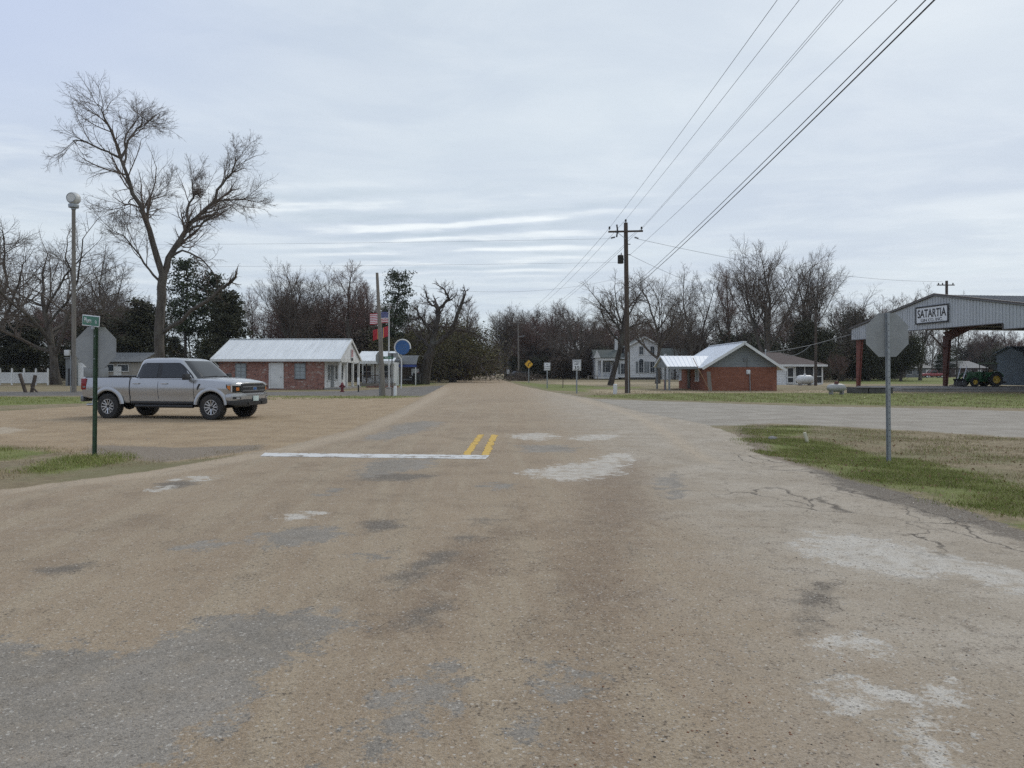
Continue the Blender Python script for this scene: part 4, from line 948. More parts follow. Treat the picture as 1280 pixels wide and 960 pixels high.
def porch_building():
    Y0 = 76; x0, x1 = gx(446, Y0), gx(491, Y0); ox = (x0 + x1)/2; o = empty('porch_building', (ox, Y0, 0), 0, 'small white building with a railed porch behind the plain leaning pole', 'building')
    w = x1 - x0; MB().box((0, 3.6, 1.25), (w - .3, 3.4, 2.5)).build('wall', M['siding_white'], o); MB().box((0, .95, .15), (w, 1.9, .3)).build('porch_floor', M['wood_grey'], o)
    r = MB(); metal_slope(r, (-w/2 - .2, -.3, 2.62), (w/2 + .2, -.3, 2.62), (w/2 + .2, 3.6, 3.7), (-w/2 - .2, 3.6, 3.7), 14); metal_slope(r, (-w/2 - .2, 5.6, 3.0), (w/2 + .2, 5.6, 3.0), (w/2 + .2, 3.6, 3.7), (-w/2 - .2, 3.6, 3.7), 14); ro = r.build('roof', M['white_roof'], o)
    MB().box((0, -.3, 2.45), (w + .4, .05, .26)).build('fascia', M['white'], ro)
    for i in range(5): MB().box((-w/2 + .1 + (w - .2) * i / 4, .1, 1.35), (.12, .12, 2.1)).build('porch_post', M['wood_brown' if i < 4 else 'white'], o)
    q = MB(); q.box((0, .1, 1.12), (w, .07, .07)); q.box((0, .1, .42), (w, .06, .06)); [q.box((-w/2 + .12 * i, .1, .76), (.03, .03, .65)) for i in range(1, int(w/.12))]; q.build('railing', M['wood_brown'], o)
    for x in (-1.15, .95): sub_window(o, x, 1.9, 1.5, .8, 1.3, panes=(1, 2))
    MB().box((-.1, 1.88, 1.3), (.9, .06, 2.0)).build('door', M['white'], o)
porch_building()

def carport():
    Y0 = 82; x0, x1 = gx(486, Y0), gx(522, Y0); ox = (x0 + x1)/2; w = x1 - x0
    o = empty('carport', (ox, Y0, 0), 0, 'carport with a curved grey corrugated awning and blue edge by the round sign', 'carport')
    r = MB(); n = 10; L = 7.0
    for i in range(n):
        a0, a1 = i/n, (i+1)/n; f = lambda a: (-1.0 + L * a * .35, 2.3 + 1.0 * math.sin(a * math.pi/2))
        (y0, z0), (y1, z1) = f(a0), f(a1); r.bar((0, y0, z0), (0, y1, z1), w, .04)
    for i in range(22): r.tube([(-w/2 + w*(i+.5)/22, -1.0 + L*.35*a/6, 2.33 + math.sin(a/6*math.pi/2)) for a in range(7)], .022, 4)
    r.box((0, 3.8, 3.32), (w, 4.8, .05)); r.build('awning', M['roof_grey'], o); MB().box((0, -1.0, 2.14), (w, .05, .26)).build('edge_trim', M['blue_trim'], o)
    for x, y in ((-w/2+.1, -.9), (w/2-.1, -.9), (-w/2+.1, 6), (w/2-.1, 6)): MB().box((x, y, 1.0 if y < 0 else 1.62), (.1, .1, 2.0 if y < 0 else 3.24)).build('post', M['white'], o)
    MB().box((0, 6.1, 1.2), (w - .3, .1, 2.4)).build('back_wall', M['wood_brown'], o); MB().box((.55, 6.0, 1.45), (.9, .06, .8)).build('wall_panel', M['siding_white'], o)
carport()

def cottage():
    Y0 = 84; x0, x1 = gx(118, Y0), gx(176, Y0); ox = (x0 + x1)/2; w = x1 - x0
    o = empty('cottage', (ox, Y0, 0), 0, 'beige cottage with wide dark windows half hidden behind the pickup', 'building')
    ze, zr = gz(452, Y0), gz(440, Y0); MB().box((0, 3, ze/2 - .06), (w, 6, ze - .12)).build('wall', M['siding_beige'], o)
    r = MB()
    for s in (0, 1):
        ya, yb = (-.5, 3) if s == 0 else (6.5, 3); metal_slope(r, (-w/2 - .3, ya, ze), (w/2 + .3, ya, ze), (w/2 + .3, yb, zr), (-w/2 - .3, yb, zr), 20)
    r.build('roof', M['roof_grey'], o); g = MB(); g.prism([(0, ze - .1), (6, ze - .1), (3, zr - .12)], -w/2 - .004, w/2 + .004, 'X'); g.build('gable', M['siding_beige'], o)
    for px in (128, 136.5, 154): sub_window(o, gx(px, Y0) - ox, 0, gz(460, Y0), 1.05 if px != 154 else 1.2, .72, panes=(1, 1), frame='white')
    MB().box((gx(147, Y0) - ox, -.02, 1.1), (.9, .06, 2.0)).build('door', M['white'], o)
cottage()
def block_shed():
    Y0 = 78; x0, x1 = gx(82, Y0), gx(103, Y0); ox = (x0 + x1)/2; w = x1 - x0
    o = empty('block_shed', (ox, Y0, 0), 0, 'small grey block shed just behind the siren pole', 'shed'); h = gz(448, Y0)
    MB().box((-w*.2, 2, h/2), (w*.6, 4, h)).build('wall', M['shed_grey'], o); MB().box((w*.3, 2.2, h*.42), (w*.4, 3.6, h*.84)).build('annex', M['siding_white'], o)
    MB().box((-w*.2, 2, h + .06), (w*.66, 4.3, .12)).build('roof', M['roof_grey'], o); MB().box((-w*.24, -.02, .95), (w*.22, .05, 1.8)).build('door', M['black'], o)
block_shed()

# ------------------------------------------------------------------ white two-storey house far right of the road
def white_house():
    Y0 = 136; k = Y0 / F; ox = gx(786, Y0); X = lambda px: gx(px, Y0) - ox; Zp = lambda py: gz(py, Y0)
    o = empty('white_house', (ox, Y0, 0), 0, 'white two storey wooden house with a columned porch behind the slanting tree', 'house')
    # two-storey block
    xa, xb = X(787), X(824); ze, zr = Zp(431), Zp(421); m = (xa + xb)/2
    w = MB(); w.prism([(xa, .4), (xb, .4), (xb, ze), (m, zr), (xa, ze)], 0, 7); [w.box((m, -.012, .55 + .3*i), (xb - xa + .03, .02, .02)) for i in range(19)]; w.build('wall', M['siding_white'], o)
    MB().box((m, 3.5, .2), (xb - xa - .3, 6.8, .4)).build('foundation', M['concrete_dark'], o)
    r = MB(); metal_slope(r, (xa - .4, -.5, ze - .25), (xa - .4, 7.4, ze - .25), (m, 7.4, zr + .1), (m, -.5, zr + .1), 3, .1, .01); metal_slope(r, (xb + .4, -.5, ze - .25), (xb + .4, 7.4, ze - .25), (m, 7.4, zr + .1), (m, -.5, zr + .1), 3, .1, .01); ro = r.build('roof', M['roof_green'], o)
    f = MB(); f.bar((xa - .42, -.53, ze - .32), (m, -.53, zr), .05, .25); f.bar((xb + .42, -.53, ze - .32), (m, -.53, zr), .05, .25); f.build('bargeboard', M['white'], ro)
    for px in (801.5, 815.5): sub_window(o, X(px), 0, Zp(438), .72, 1.45, panes=(2, 2), frame='white', fr=.12)
    for px in (801.5, 815.5):
        wd = sub_window(o, X(px), 0, Zp(459), .8, 2.0, panes=(2, 2), frame='white', fr=.12)
        for s in (-1, 1): MB().box((X(px) + s * .78, -.03, Zp(459)), (.42, .05, 2.1)).build('shutter', M['siding_grey'], wd)
    MB().lathe([(0, -.05), (.42, -.05), (.42, .0), (0, .0)], 20, 'Y', (X(801.5), -.02, Zp(451.5))).build('arched_light', M['glass'], o)
    # one-storey middle and porch wing
    xc, xd = X(744), X(787); z1, z2 = Zp(447), Zp(436.5)
    w = MB(); w.box(((X(770) + xd)/2, 3.4, (z1 + .4)/2), (xd - X(770) - .02, 5.8, z1 - .4)); w.box(((xc + X(770))/2 + .1, 4.4, (z1 + .4)/2), (X(770) - xc - .2, 3.8, z1 - .4)); w.build('wing_wall', M['siding_white'], o)
    r = MB(); metal_slope(r, (xc - .3, -.6, z1), (X(775), -.6, z1), (X(775), 3.2, z2), (xc - .3, 3.2, z2), 3, .1, .01); metal_slope(r, (xc - .3, 7, z1), (X(775), 7, z1), (X(775), 3.2, z2), (xc - .3, 3.2, z2), 3, .1, .01)
    metal_slope(r, (X(772), .2, Zp(449)), (xd - .03, .2, Zp(449)), (xd - .03, 3.2, Zp(441)), (X(772), 3.2, Zp(441)), 3, .1, .01); r.build('wing_roof', M['roof_green'], o)
    g = MB(); g.prism([(-.45, z1 - .05), (6.8, z1 - .05), (3.2, z2 - .12)], xc - .05, xc + .08, 'X'); g.prism([(xc - .35, z1 - .05), (xc + .9, z1 - .05), (xc + .27, z2 - .2)], -.66, -.60); g.build('pediment', M['white'], o)
    MB().box(((xc + X(772))/2, -.3, z1 - .3), (X(772) - xc, .3, .5)).build('porch_beam', M['white'], o); MB().box(((xc + X(772))/2, .9, .3), (X(772) - xc, 2.8, .25)).build('porch_floor', M['white'], o)
    for px in (745.5, 752, 768): MB().box((X(px), -.3, (z1 - .5 + .42)/2), (.42 if px < 750 else .3, .3, z1 - .95)).build('porch_column', M['white'], o, bevel=.02)
    q = MB(); q.box(((X(754) + X(767))/2, -.3, 1.35), (X(767) - X(754), .06, .07)); [q.box((X(754) + .25*i, -.3, .9), (.05, .05, .85)) for i in range(8)]; q.build('railing', M['white'], o)
    for px in (755.5, 762): sub_window(o, X(px), 2.48, Zp(459), .8, 2.0, panes=(2, 2))
    for px in (779.5,):
        wd = sub_window(o, X(px), .5, Zp(461), .8, 1.9, panes=(2, 2), fr=.12)
        for s in (-1, 1): MB().box((X(px) + s * .76, .47, Zp(461)), (.36, .05, 2.0)).build('shutter', M['siding_grey'], wd)
    MB().box((X(773.2), 3.2, Zp(431)), (.55, .55, 3.4)).build('chimney', M['white'], o)
    # right wing behind the trees
    xe, xf = X(826), X(866); w = MB(); w.box(((xe + xf)/2, 5.5, Zp(452)/2), (xf - xe, 5, Zp(452))); w.prism([(X(829), Zp(452)), (X(840), Zp(452)), (X(834.5), Zp(442))], 1.2, 2.9); w.box((X(834.5), 2.1, Zp(452)/2), (X(840) - X(829), 1.8, Zp(452))); w.build('wing_wall', M['siding_white'], o)
    r = MB(); metal_slope(r, (xe, 2.6, Zp(449)), (xf, 2.6, Zp(449)), (xf, 5.6, Zp(434)), (xe, 5.6, Zp(434)), 3, .1, .01); metal_slope(r, (xe, 8.6, Zp(449)), (xf, 8.6, Zp(449)), (xf, 5.6, Zp(434)), (xe, 5.6, Zp(434)), 3, .1, .01); r.build('wing_roof', M['roof_green'], o)
white_house()

# ------------------------------------------------------------------ red brick building with white roof and side porch
def brick_building():
    ox, oy = 15.19, 58.0; o = empty('brick_building', (ox, oy, 0), 0, 'plain red brick building with a grey gable and bright white metal roof', 'building')
    W, D, zb, zr = 5.68, 9.0, 1.88, 3.84; m = 2.98; ze = 1.93
    w = MB(); w.box((W/2, .12, zb/2), (W, .24, zb)); w.box((.12, D/2 + .12, zb/2), (.24, D - .24, zb)); w.box((W - .12, D/2 + .12, zb/2), (.24, D - .24, zb)); w.box((W/2, D - .12, zb/2), (W - .48, .24, zb)); w.build('wall', M['brick_red'], o)
    g = MB(); zt = zr - .14; g2 = MB(); g2.prism([(0, zb), (W, zb), (W, zb + .06), (m, zt), (0, zb + .06)], D - .18, D - .08); g2.build('gable', M['siding_grey'], o); g.prism([(0, zb), (W, zb), (W, zb + .06), (m, zt), (0, zb + .06)], .06, .16)
    [g.box((W/2, .055, zb + .02 + .22*i), (W*(1 - i/8.8) - .2, .02, .015)) for i in range(1, 8)]; g.build('gable', M['siding_grey'], o)
    r = MB(); ov = .55; k1 = (zr - ze) / m
    metal_slope(r, (-ov*.6, -ov, ze - .1), (-ov*.6, D + ov, ze - .1), (m, D + ov, zr), (m, -ov, zr), 22); metal_slope(r, (W + ov, -ov, ze - .25), (W + ov, D + ov, ze - .25), (m, D + ov, zr), (m, -ov, zr), 22)
    r.box((m, D/2, zr + .02), (.3, D + 2*ov, .05)); ro = r.build('roof', M['white_roof2'], o)
    f = MB(); f.bar((-ov*.6, -ov - .02, ze - .19), (m, -ov - .02, zr - .09), .03, .2); f.bar((W + ov, -ov - .02, ze - .34), (m, -ov - .02, zr - .09), .03, .2); f.build('fascia', M['white'], ro)
    for Yp in (66.3, 60.3): sub_window(o, Yp - oy, 0, 1.25, .75 if Yp > 63 else 1.0, .95, 'X', -1, (2, 1), glass='curtain')
    MB().box((-.02, 63.1 - oy, .98), (.06, .9, 1.78)).build('door', M['black'], o)
    # side porch: cross gable reaching towards the road
    px0, py0, py1 = gx(834, 60) - ox, 1.2, 6.2; zc, zd = 1.93, 2.83; ym = (py0 + py1)/2
    p = MB(); metal_slope(p, (px0 - .25, py0 - .3, zc), (1.0, py0 - .3, zc), (1.6, ym, zd), (px0 - .25, ym, zd), 12); metal_slope(p, (px0 - .25, py1 + .3, zc), (1.0, py1 + .3, zc), (1.6, ym, zd), (px0 - .25, ym, zd), 12); po = p.build('porch_roof', M['white_roof2'], o)
    q = MB(); q.prism([(py0 - .1, zc - .07), (py1 + .1, zc - .07), (ym, zd - .12)], px0 - .1, px0 - .02, 'X'); q.build('porch_gable', M['siding_grey'], po); MB().box((px0/2, py0 - .3, zc - .12), (abs(px0) + .2, .05, .18)).build('porch_fascia', M['siding_grey'], po)
    for y in (py0, (py0 + ym)/2 + .3, py1): MB().box((px0, y, .93), (.13, .13, 1.86)).build('porch_post', M['siding_grey'], o)
    c = MB(); c.box((gx(935, 58) - ox, -.06, gz(465, 58)), (.3, .14, .34)); c.lathe([(0, -.1), (.11, -.1), (.12, -.02), (.12, 0)], 14, 'Y', (gx(935, 58) - ox, -.12, gz(465, 58))); co = c.build('electric_meter', M['siding_white'], o, bevel=.02)
    MB().tube([(gx(937, 58) - ox, -.06, gz(467.5, 58)), (gx(937.4, 58) - ox, -.06, 0)], .035, 8).build('conduit', M['alu'], co)
    v = MB(); v.box((gx(932, 58) - ox, .03, gz(449.5, 58)), (.32, .1, .3)); v.tube([(gx(934, 58) - ox, -.02, gz(447, 58)), (gx(934, 58) - ox, -.02, zb + .02)], .025, 6); v.build('gable_vent', M['roof_grey'], o)
brick_building()

def porch_house():
    Y0 = 84; ox = gx(1000, Y0); X = lambda px: gx(px, Y0) - ox; Zp = lambda py: gz(py, Y0)
    o = empty('porch_house', (ox, Y0, 0), 0, 'white house with a brown hip roof and screened porch beside the red brick building', 'house')
    x0, x1 = X(905), X(1029); ze, zr = Zp(456), Zp(439.5); D = 8.0
    w = MB(); w.box(((x0 + X(994))/2, D/2, ze/2), (X(994) - x0, D - .1, ze)); w.box(((X(994) + x1)/2, D/2 + 1.4, ze/2), (x1 - X(994) - .02, D - 3, ze)); [w.box(((x0 + X(983))/2, .04, .2 + .2*i), (X(983) - x0, .02, .02)) for i in range(10)]; w.build('wall', M['siding_white'], o)
    r = MB(); a, b = x0 - .4, X(1032); e = ze + .02; rx0, rx1 = x0 + 3, X(992)
    V = [(a, -.5, e), (b, -.5, e), (b, D + .5, e), (a, D + .5, e), (rx0, D/2, zr), (rx1, D/2, zr)]; r.add(V, ((0,1,5,4),(1,2,5),(2,3,4,5),(3,0,4),(3,2,1,0))); ro = r.build('roof', M['roof_brown'], o)
    f = MB(); f.box(((a + b)/2, -.52, e - .1), (b - a, .04, .24)); f.box((b + .01, D/2, e - .1), (.04, D + 1, .24)); f.build('fascia', M['white'], ro)
    p = MB(); [p.box((X(px), .06, ze/2), (.16 if px in (994, 1028) else .09, .12, ze - .12)) for px in (994, 1006, 1017, 1028)]; p.box(((X(994) + X(1028))/2, .06, Zp(470.5)), (X(1028) - X(994), .1, .08)); p.box(((X(994) + X(1028))/2, .06, .12), (X(1028) - X(994), .1, .2)); p.box(((X(994) + X(1028))/2, .06, ze - .12), (X(1028) - X(994), .1, .18)); p.build('porch_frame', M['white'], o)
    MB().box(((X(994) + X(1028))/2, .09, ze/2), (X(1028) - X(994), .02, ze - .2)).build('porch_screen', M['screen'], o)
    d = MB(); d.box((X(988), -.02, Zp(469)), (.85, .06, 1.95)); do = d.build('screen_door', M['white'], o)
    MB().box((X(988), -.06, Zp(465.5)), (.58, .03, .95)).build('upper_screen', M['screen'], do); MB().box((X(988), -.06, Zp(475)), (.58, .03, .5)).build('lower_screen', M['screen'], do)
porch_house()

# ------------------------------------------------------------------ open metal shed with the name board
def gin_shed():
    B = (34.2, 46.0); rz = math.atan2(2.8, 22.0); L = 22.18; o = empty('open_shed', (B[0], B[1], 0), rz, 'large open metal shed with a corrugated grey gable front and red steel columns', 'shed')
    ze, za, D = 5.47, 7.44, 29.0; m = L/2; s1, s2 = 4.4, 17.8
    poly = [(0, 4.42), (s1, 4.42), (s1, 4.84), (s2, 4.84), (s2, 4.42), (L, 4.42), (L, ze), (m, za), (0, ze)]
    f = MB(); f.prism(poly, -.03, .03, 'X')
    for i in range(1, 74):
        y = L * i / 74; zt = ze + (za - ze) * (1 - abs(y - m)/m); zb = 4.84 if s1 < y < s2 else 4.42
        f.box((-.045, y, (zt + zb)/2), (.035, .07, zt - zb - .06))
    fo = f.build('gable_front', M['galv_panel'], o)
    t = MB()
    for ya, yb in ((-.1, m), (L + .1, m)): t.bar((-.1, ya, ze + .03), (-.1, yb, za + .05), .12, .2)
    t.box((-.06, s1/2, 4.41), (.1, s1, .06)); t.box((-.06, m, 4.83), (.1, s2 - s1 - .14, .06)); t.box((-.06, (s2 + L)/2, 4.41), (.1, L - s2, .06)); t.box((-.06, s1, 4.63), (.1, .06, .36)); t.box((-.06, s2, 4.63), (.1, .06, .36)); t.build('trim', M['brown_trim'], fo)
    r = MB(); metal_slope(r, (-.2, -.25, ze), (D, -.25, ze), (D, m, za + .02), (-.2, m, za + .02), 95, .05, .03); metal_slope(r, (-.2, L + .25, ze), (D, L + .25, ze), (D, m, za + .02), (-.2, m, za + .02), 95, .05, .03); ro = r.build('roof', M['roof_grey'], o)
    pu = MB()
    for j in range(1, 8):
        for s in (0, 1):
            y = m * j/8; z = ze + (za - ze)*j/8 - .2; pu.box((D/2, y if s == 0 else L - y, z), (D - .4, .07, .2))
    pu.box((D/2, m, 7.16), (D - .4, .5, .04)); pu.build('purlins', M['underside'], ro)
    for i, x in enumerate((.35, 9.05, 18.5, 28.0)):
        for s in (0, 1):
            c = MB(); yb = .45 if s == 0 else L - .45; d = 1 if s == 0 else -1
            c.prism([(yb - .16*d, 0), (yb + .16*d, 0), (yb + .62*d, 4.55), (yb - .16*d, 4.9)][::d], x - .11, x + .11, 'X')
            for q in (-.16, .3): c.bar((x, yb + q*d*(1 if q < 0 else .6), .02), (x, yb + (q if q < 0 else .66)*d, 4.6), .26, .05)
            c.box((x, yb, .03), (.5, .6, .06)); c.build('column', M['rust_bright' if (i == 0 and s == 1) else 'rust'], o)
            rf = MB(); y0 = yb - .2*d; zz = lambda y: ze - .34 + (za - ze) * (1 - abs(y - m)/m)
            rf.prism([(y0, zz(y0)), (yb + .62*d, 4.42), (yb + 3.2*d, zz(yb + 3.2*d) - .5), (m, zz(m) - .42), (m, zz(m))][::d], x - .1, x + .1, 'X'); rf.build('rafter', M['rust'], o)
    [MB().bar(a_, b_, .09).build('brace', M['rust'], o) for a_, b_ in (((.45, L - .5, 4.2), (2.0, L - .5, 5.0)), ((8.95, L - .5, 3.6), (7.55, L - .5, 5.0)), ((18.4, .5, 3.6), (17.0, .5, 5.0)))]
    # name board on the gable
    y0, y1, z0, z1 = 9.56, 13.15, 5.33, 6.61
    b = MB(); b.box((-.11, (y0 + y1)/2, (z0 + z1)/2), (.06, y1 - y0, z1 - z0)); bo = b.build('name_board', M['sign_white'], o)
    e = MB()
    for z in (z0, z1): e.box((-.15, (y0 + y1)/2, z), (.05, y1 - y0 + .11, .11))
    for y in (y0, y1): e.box((-.15, y, (z0 + z1)/2), (.05, .11, z1 - z0 - .11))
    e.build('board_frame', M['sign_black'], bo)
    for txt, hgt, zc, wd, bold in (('SATARTIA', .66, 6.09, 3.2, .018), ('GIN CO. INC.', .24, 5.56, 2.45, .006)):
        me = text_mesh(txt, hgt, M['sign_black'], .01, bold=bold, width=wd); l = link_mesh('lettering', me, parent=bo); l.location = (-.142, (y0 + y1)/2, zc); l.rotation_euler = (0, 0, R(-90))
gin_shed()
tag(MB().box((45, 58.9, .15), (31.5, 7.2, .30)).box((45, 55.26, .27), (31.5, .1, .1)).build('loading_slab', M['concrete'], None, bevel=.02), 'long low concrete slab under the open metal shed', 'concrete slab')
def dock():
    b = MB(); rr = random.Random(3)
    for i in range(6):
        for j in range(2): b.box((24.0 + .42*i + rr.uniform(-.03, .03), 51.2 + .8*j, .18 + rr.uniform(-.03, .03)), (.4, .78, .38), rr.uniform(-.04, .04))
    b.box((25.1, 51.6, .40), (2.6, 1.7, .06)); tag(b.build('concrete_block', M['concrete_dark'], None, bevel=.02), 'dark stained concrete block at the foot of the leftmost red column', 'concrete block')
dock()
def blue_shed():
    Y0 = 66; x0 = gx(1262, Y0); o = empty('metal_shed', (x0, Y0, .3), 0, 'blue grey sheet metal shed at the right edge beyond the tractor', 'shed'); h = gz(442, Y0) - .3
    w = MB(); w.box((4, 0, h/2), (8, 3.6, h)); [w.box((.2 + .3*i, -1.82, h/2), (.04, .04, h - .05)) for i in range(26)]; w.build('wall', M['blue_shed'], o)
    r = MB(); metal_slope(r, (-.2, -2.0, h), (8.2, -2.0, h), (8.2, 0, h + .65), (-.2, 0, h + .65), 24); metal_slope(r, (-.2, 2.0, h), (8.2, 2.0, h), (8.2, 0, h + .65), (-.2, 0, h + .65), 24); ro = r.build('roof', M['blue_shed'], o); MB().box((4, -2.03, h - .06), (8.4, .05, .16)).build('fascia', M['roof_grey'], ro); g = MB(); g.prism([(-1.8, h), (1.8, h), (0, h + .55)], .0, .06, 'X'); g.build('gable', M['blue_shed'], o)
    MB().box((1.8, -1.84, 1.0), (1.0, .04, 2.0)).build('door', M['roof_grey'], o)
blue_shed()
def far_house(px0, px1, Y0, ye, yr, wall, roof, label):
    x0, x1 = gx(px0, Y0), gx(px1, Y0); ox = (x0 + x1)/2; w = x1 - x0; o = empty('house', (ox, Y0, 0), 0, label, 'house'); ze, zr = gz(ye, Y0), gz(yr, Y0)
    MB().box((0, 4, ze/2), (w, 8, ze)).build('wall', M[wall], o)
    r = MB(); V = [(-w/2 - .5, -.6, ze), (w/2 + .5, -.6, ze), (w/2 + .5, 8.6, ze), (-w/2 - .5, 8.6, ze), (-w/2 + 2, 4, zr), (w/2 - 2, 4, zr)]; r.add(V, ((0,1,5,4),(1,2,5),(2,3,4,5),(3,0,4),(3,2,1,0))); r.build('roof', M[roof], o)
    for i in range(3): sub_window(o, -w/2 + w*(i + .5)/3, 0, ze*.55, 1.1, 1.1, panes=(2, 1))
    MB().box((w*.32, -.03, 1.0), (.9, .05, 2.0)).build('door', M['white'], o)
far_house(1132, 1166, 186, 460, 452, 'shed_grey', 'roof_grey', 'low grey house far beyond the field left of the middle red column')
far_house(1190, 1232, 196, 460, 451, 'roof_brown', 'roof_grey', 'low brown house far beyond the field behind the green tractor')
# ------------------------------------------------------------------ silver pickup
M['silver'] = wmat('silver_metallic_paint', (.40, .405, .405), .24, .55, var=.03, fine=.02, coat=.6, dirt=(.30, .27, .23), dirt_amt=.18, scale=.8)
M['tyre'] = wmat('tyre_rubber', (.022, .021, .020), .8, var=.25, dirt=(.09, .07, .05), dirt_amt=.4, scale=4); M['auto_glass'] = wmat('tinted_car_glass', (.012, .014, .016), .04, 0, .6, var=.1, fine=0)
M['rim_silver'] = wmat('machined_alloy', (.55, .56, .57), .3, .8, var=.05); M['lamp_clear'] = wmat('clear_lamp_lens', (.55, .56, .57), .12, .3, var=.05, fine=0); M['amber'] = wmat('amber_lens', (.55, .17, .03), .2, var=.1); M['lamp_red'] = wmat('red_lens', (.22, .010, .012), .15, var=.1)
M['chrome_grey'] = wmat('grey_trim', (.16, .165, .17), .35, .4); M['plate'] = wmat('licence_plate', (.50, .60, .58), .4)

def interp(x, xs, ys): return float(np.interp(x, xs, ys))
def body_section(x):
    """half outline (y, z) of the lower body at station x, bottom centre to top centre"""
    if x > 2.73: w = max(.02, .93 * max(0, (2.935 - x) / .205) ** (1/3.2))
    elif x > 2.3: w = 1.0 - .07 * ((x - 2.3) / .43) ** 2
    elif x < -2.6: w = 1.0 - .035 * ((-2.6 - x) / .3) ** 2
    else: w = 1.0
    zt = interp(x, [-2.95, -1.03, -1.0, 1.0, 1.35, 1.9, 2.4, 2.72, 2.86, 2.94], [1.345, 1.35, 1.31, 1.29, 1.285, 1.255, 1.21, 1.165, 1.12, 1.04])
    zb = interp(x, [-2.95, -2.4, -2.1, -1.2, 1.3, 2.3, 2.6, 2.94], [.66, .62, .52, .50, .49, .48, .55, .60])
    hood = 1.0 if x > 1.3 else .25; s = min(w, 1)
    cr = .05 * hood
    return [(0, zb), (max(.01, w - .14), zb), (max(.012, w - .06), zb + .03), (max(.014, w - .035), max(zb + .06, .62)), (max(.016, w - .045), .70), (max(.018, w - .016), .80), (w, .97), (w - .004, 1.06),
            (w - .03, min(1.17, zt - .03) if zt < 1.2 else zt - .10), (w - .055, zt - .035), (max(.02, w - .10), zt - .006), (.72*s, zt + cr*.35), (.45*s, zt + cr*.9), (0, zt + cr)]
def side_y(x, z):
    s = body_section(x)[2:11]; return interp(z, [p[1] for p in s], [p[0] for p in s])
ARCH = .49; AXF, AXR, TRK, WR = 1.84, -1.84, .865, .405
def make_truck():
    o = empty('pickup_truck', (-10.86, 23.99, .03), R(-12), 'silver crew cab pickup truck parked on the gravel lot', 'pickup truck')
    # lower body, lofted and cut for the wheels
    xs = list(np.arange(-2.9, 2.6, .1)) + [2.6, 2.66, 2.72, 2.77, 2.82, 2.86, 2.89, 2.91, 2.925, 2.934]; V = []; Fc = []; n = 14; ring = 2*n - 2
    for x in xs:
        h = body_section(x); V += [(x, -y, z) for y, z in h] + [(x, y, z) for y, z in h[-2:0:-1]]
    for i in range(len(xs) - 1):
        for k in range(ring):
            a, b = i*ring + k, i*ring + (k+1) % ring; Fc.append((a, b, b + ring, a + ring))
    Fc.append(tuple(range(ring))[::-1]); Fc.append(tuple((len(xs)-1)*ring + k for k in range(ring)))
    bo = MB().add(V, Fc).build('body', M['silver'], None); cut = MB()
    for ax in (AXF, AXR):
        for s in (-1, 1): cut.lathe([(0, min(s*.52, s*1.3)), (ARCH, min(s*.52, s*1.3)), (ARCH, max(s*.52, s*1.3)), (0, max(s*.52, s*1.3))], 40, 'Y', (ax, 0, .43))
    co = cut.build('cutter', M['black']); md = bo.modifiers.new('b', 'BOOLEAN'); md.operation = 'DIFFERENCE'; md.object = co; md.solver = 'EXACT'
    me = bpy.data.meshes.new_from_object(bo.evaluated_get(bpy.context.evaluated_depsgraph_get())); bo.modifiers.clear(); bo.data = me; bpy.data.objects.remove(co)
    me.materials.clear(); me.materials.append(M['silver']); me.materials.append(M['black']); mi = []
    for p in me.polygons:
        c = p.center; blk = c.z < .51 or (p.normal.z < -.8 and c.z < .7)
        for ax in (AXF, AXR):
            d = math.hypot(c.x - ax, c.z - .43)
            if d < ARCH + .004 and (abs(c.y) < .6 or d > ARCH - .02 and abs(p.normal.y) < .5 and abs(c.y) < .985): blk = True
        mi.append(1 if blk else 0)
    me.polygons.foreach_set('material_index', mi); me.polygons.foreach_set('use_smooth', [True]*len(mi)); me.set_sharp_from_angle(angle=R(32)); bo.parent = o
    # cab
    zl = [1.27, 1.36, 1.5, 1.65, 1.78, 1.86, 1.905, 1.935, 1.95, 1.957]; pr = [(1.27, -1.03), (1.5, -.955), (1.78, -.87), (1.86, -.83), (1.905, -.76), (1.935, -.6), (1.95, -.45), (1.957, -.25)]
    pf = [(1.27, 1.42), (1.5, 1.17), (1.78, .86), (1.86, .75), (1.905, .62), (1.935, .42), (1.95, .22), (1.957, 0.0)]; pw = [(1.27, .945), (1.36, .925), (1.5, .885), (1.78, .795), (1.86, .755), (1.905, .70), (1.935, .60), (1.95, .45), (1.957, .25)]
    I = lambda t, z: interp(z, [a for a, b in t], [b for a, b in t]); NE = 7.0
    def cab_y(x, z):
        a, b, w = I(pr, z), I(pf, z), I(pw, z); u_ = min(.999, abs((x - (a+b)/2) / ((b-a)/2))); return w * (1 - u_**NE) ** (1/NE)
    def cab_x(y, z):
        a, b, w = I(pr, z), I(pf, z), I(pw, z); u_ = min(.999, abs(y/w)); return (a+b)/2 + (b-a)/2 * (1 - u_**NE) ** (1/NE)
    V = []; Fc = []; K = 64
    for z in zl:
        a, b, w = I(pr, z), I(pf, z), I(pw, z)
        for k in range(K):
            t_ = 2*math.pi*k/K; c, s = math.cos(t_), math.sin(t_); q = (abs(c)**NE + abs(s)**NE) ** (-1/NE); V.append(((a+b)/2 + (b-a)/2*c*q, w*s*q, z))
    for i in range(len(zl) - 1):
        for k in range(K): Fc.append((i*K+k, i*K+(k+1) % K, (i+1)*K+(k+1) % K, (i+1)*K+k))
    Fc.append(tuple((len(zl)-1)*K + k for k in range(K))); MB().add(V, Fc).build('cab', M['silver'], o, smooth=40)
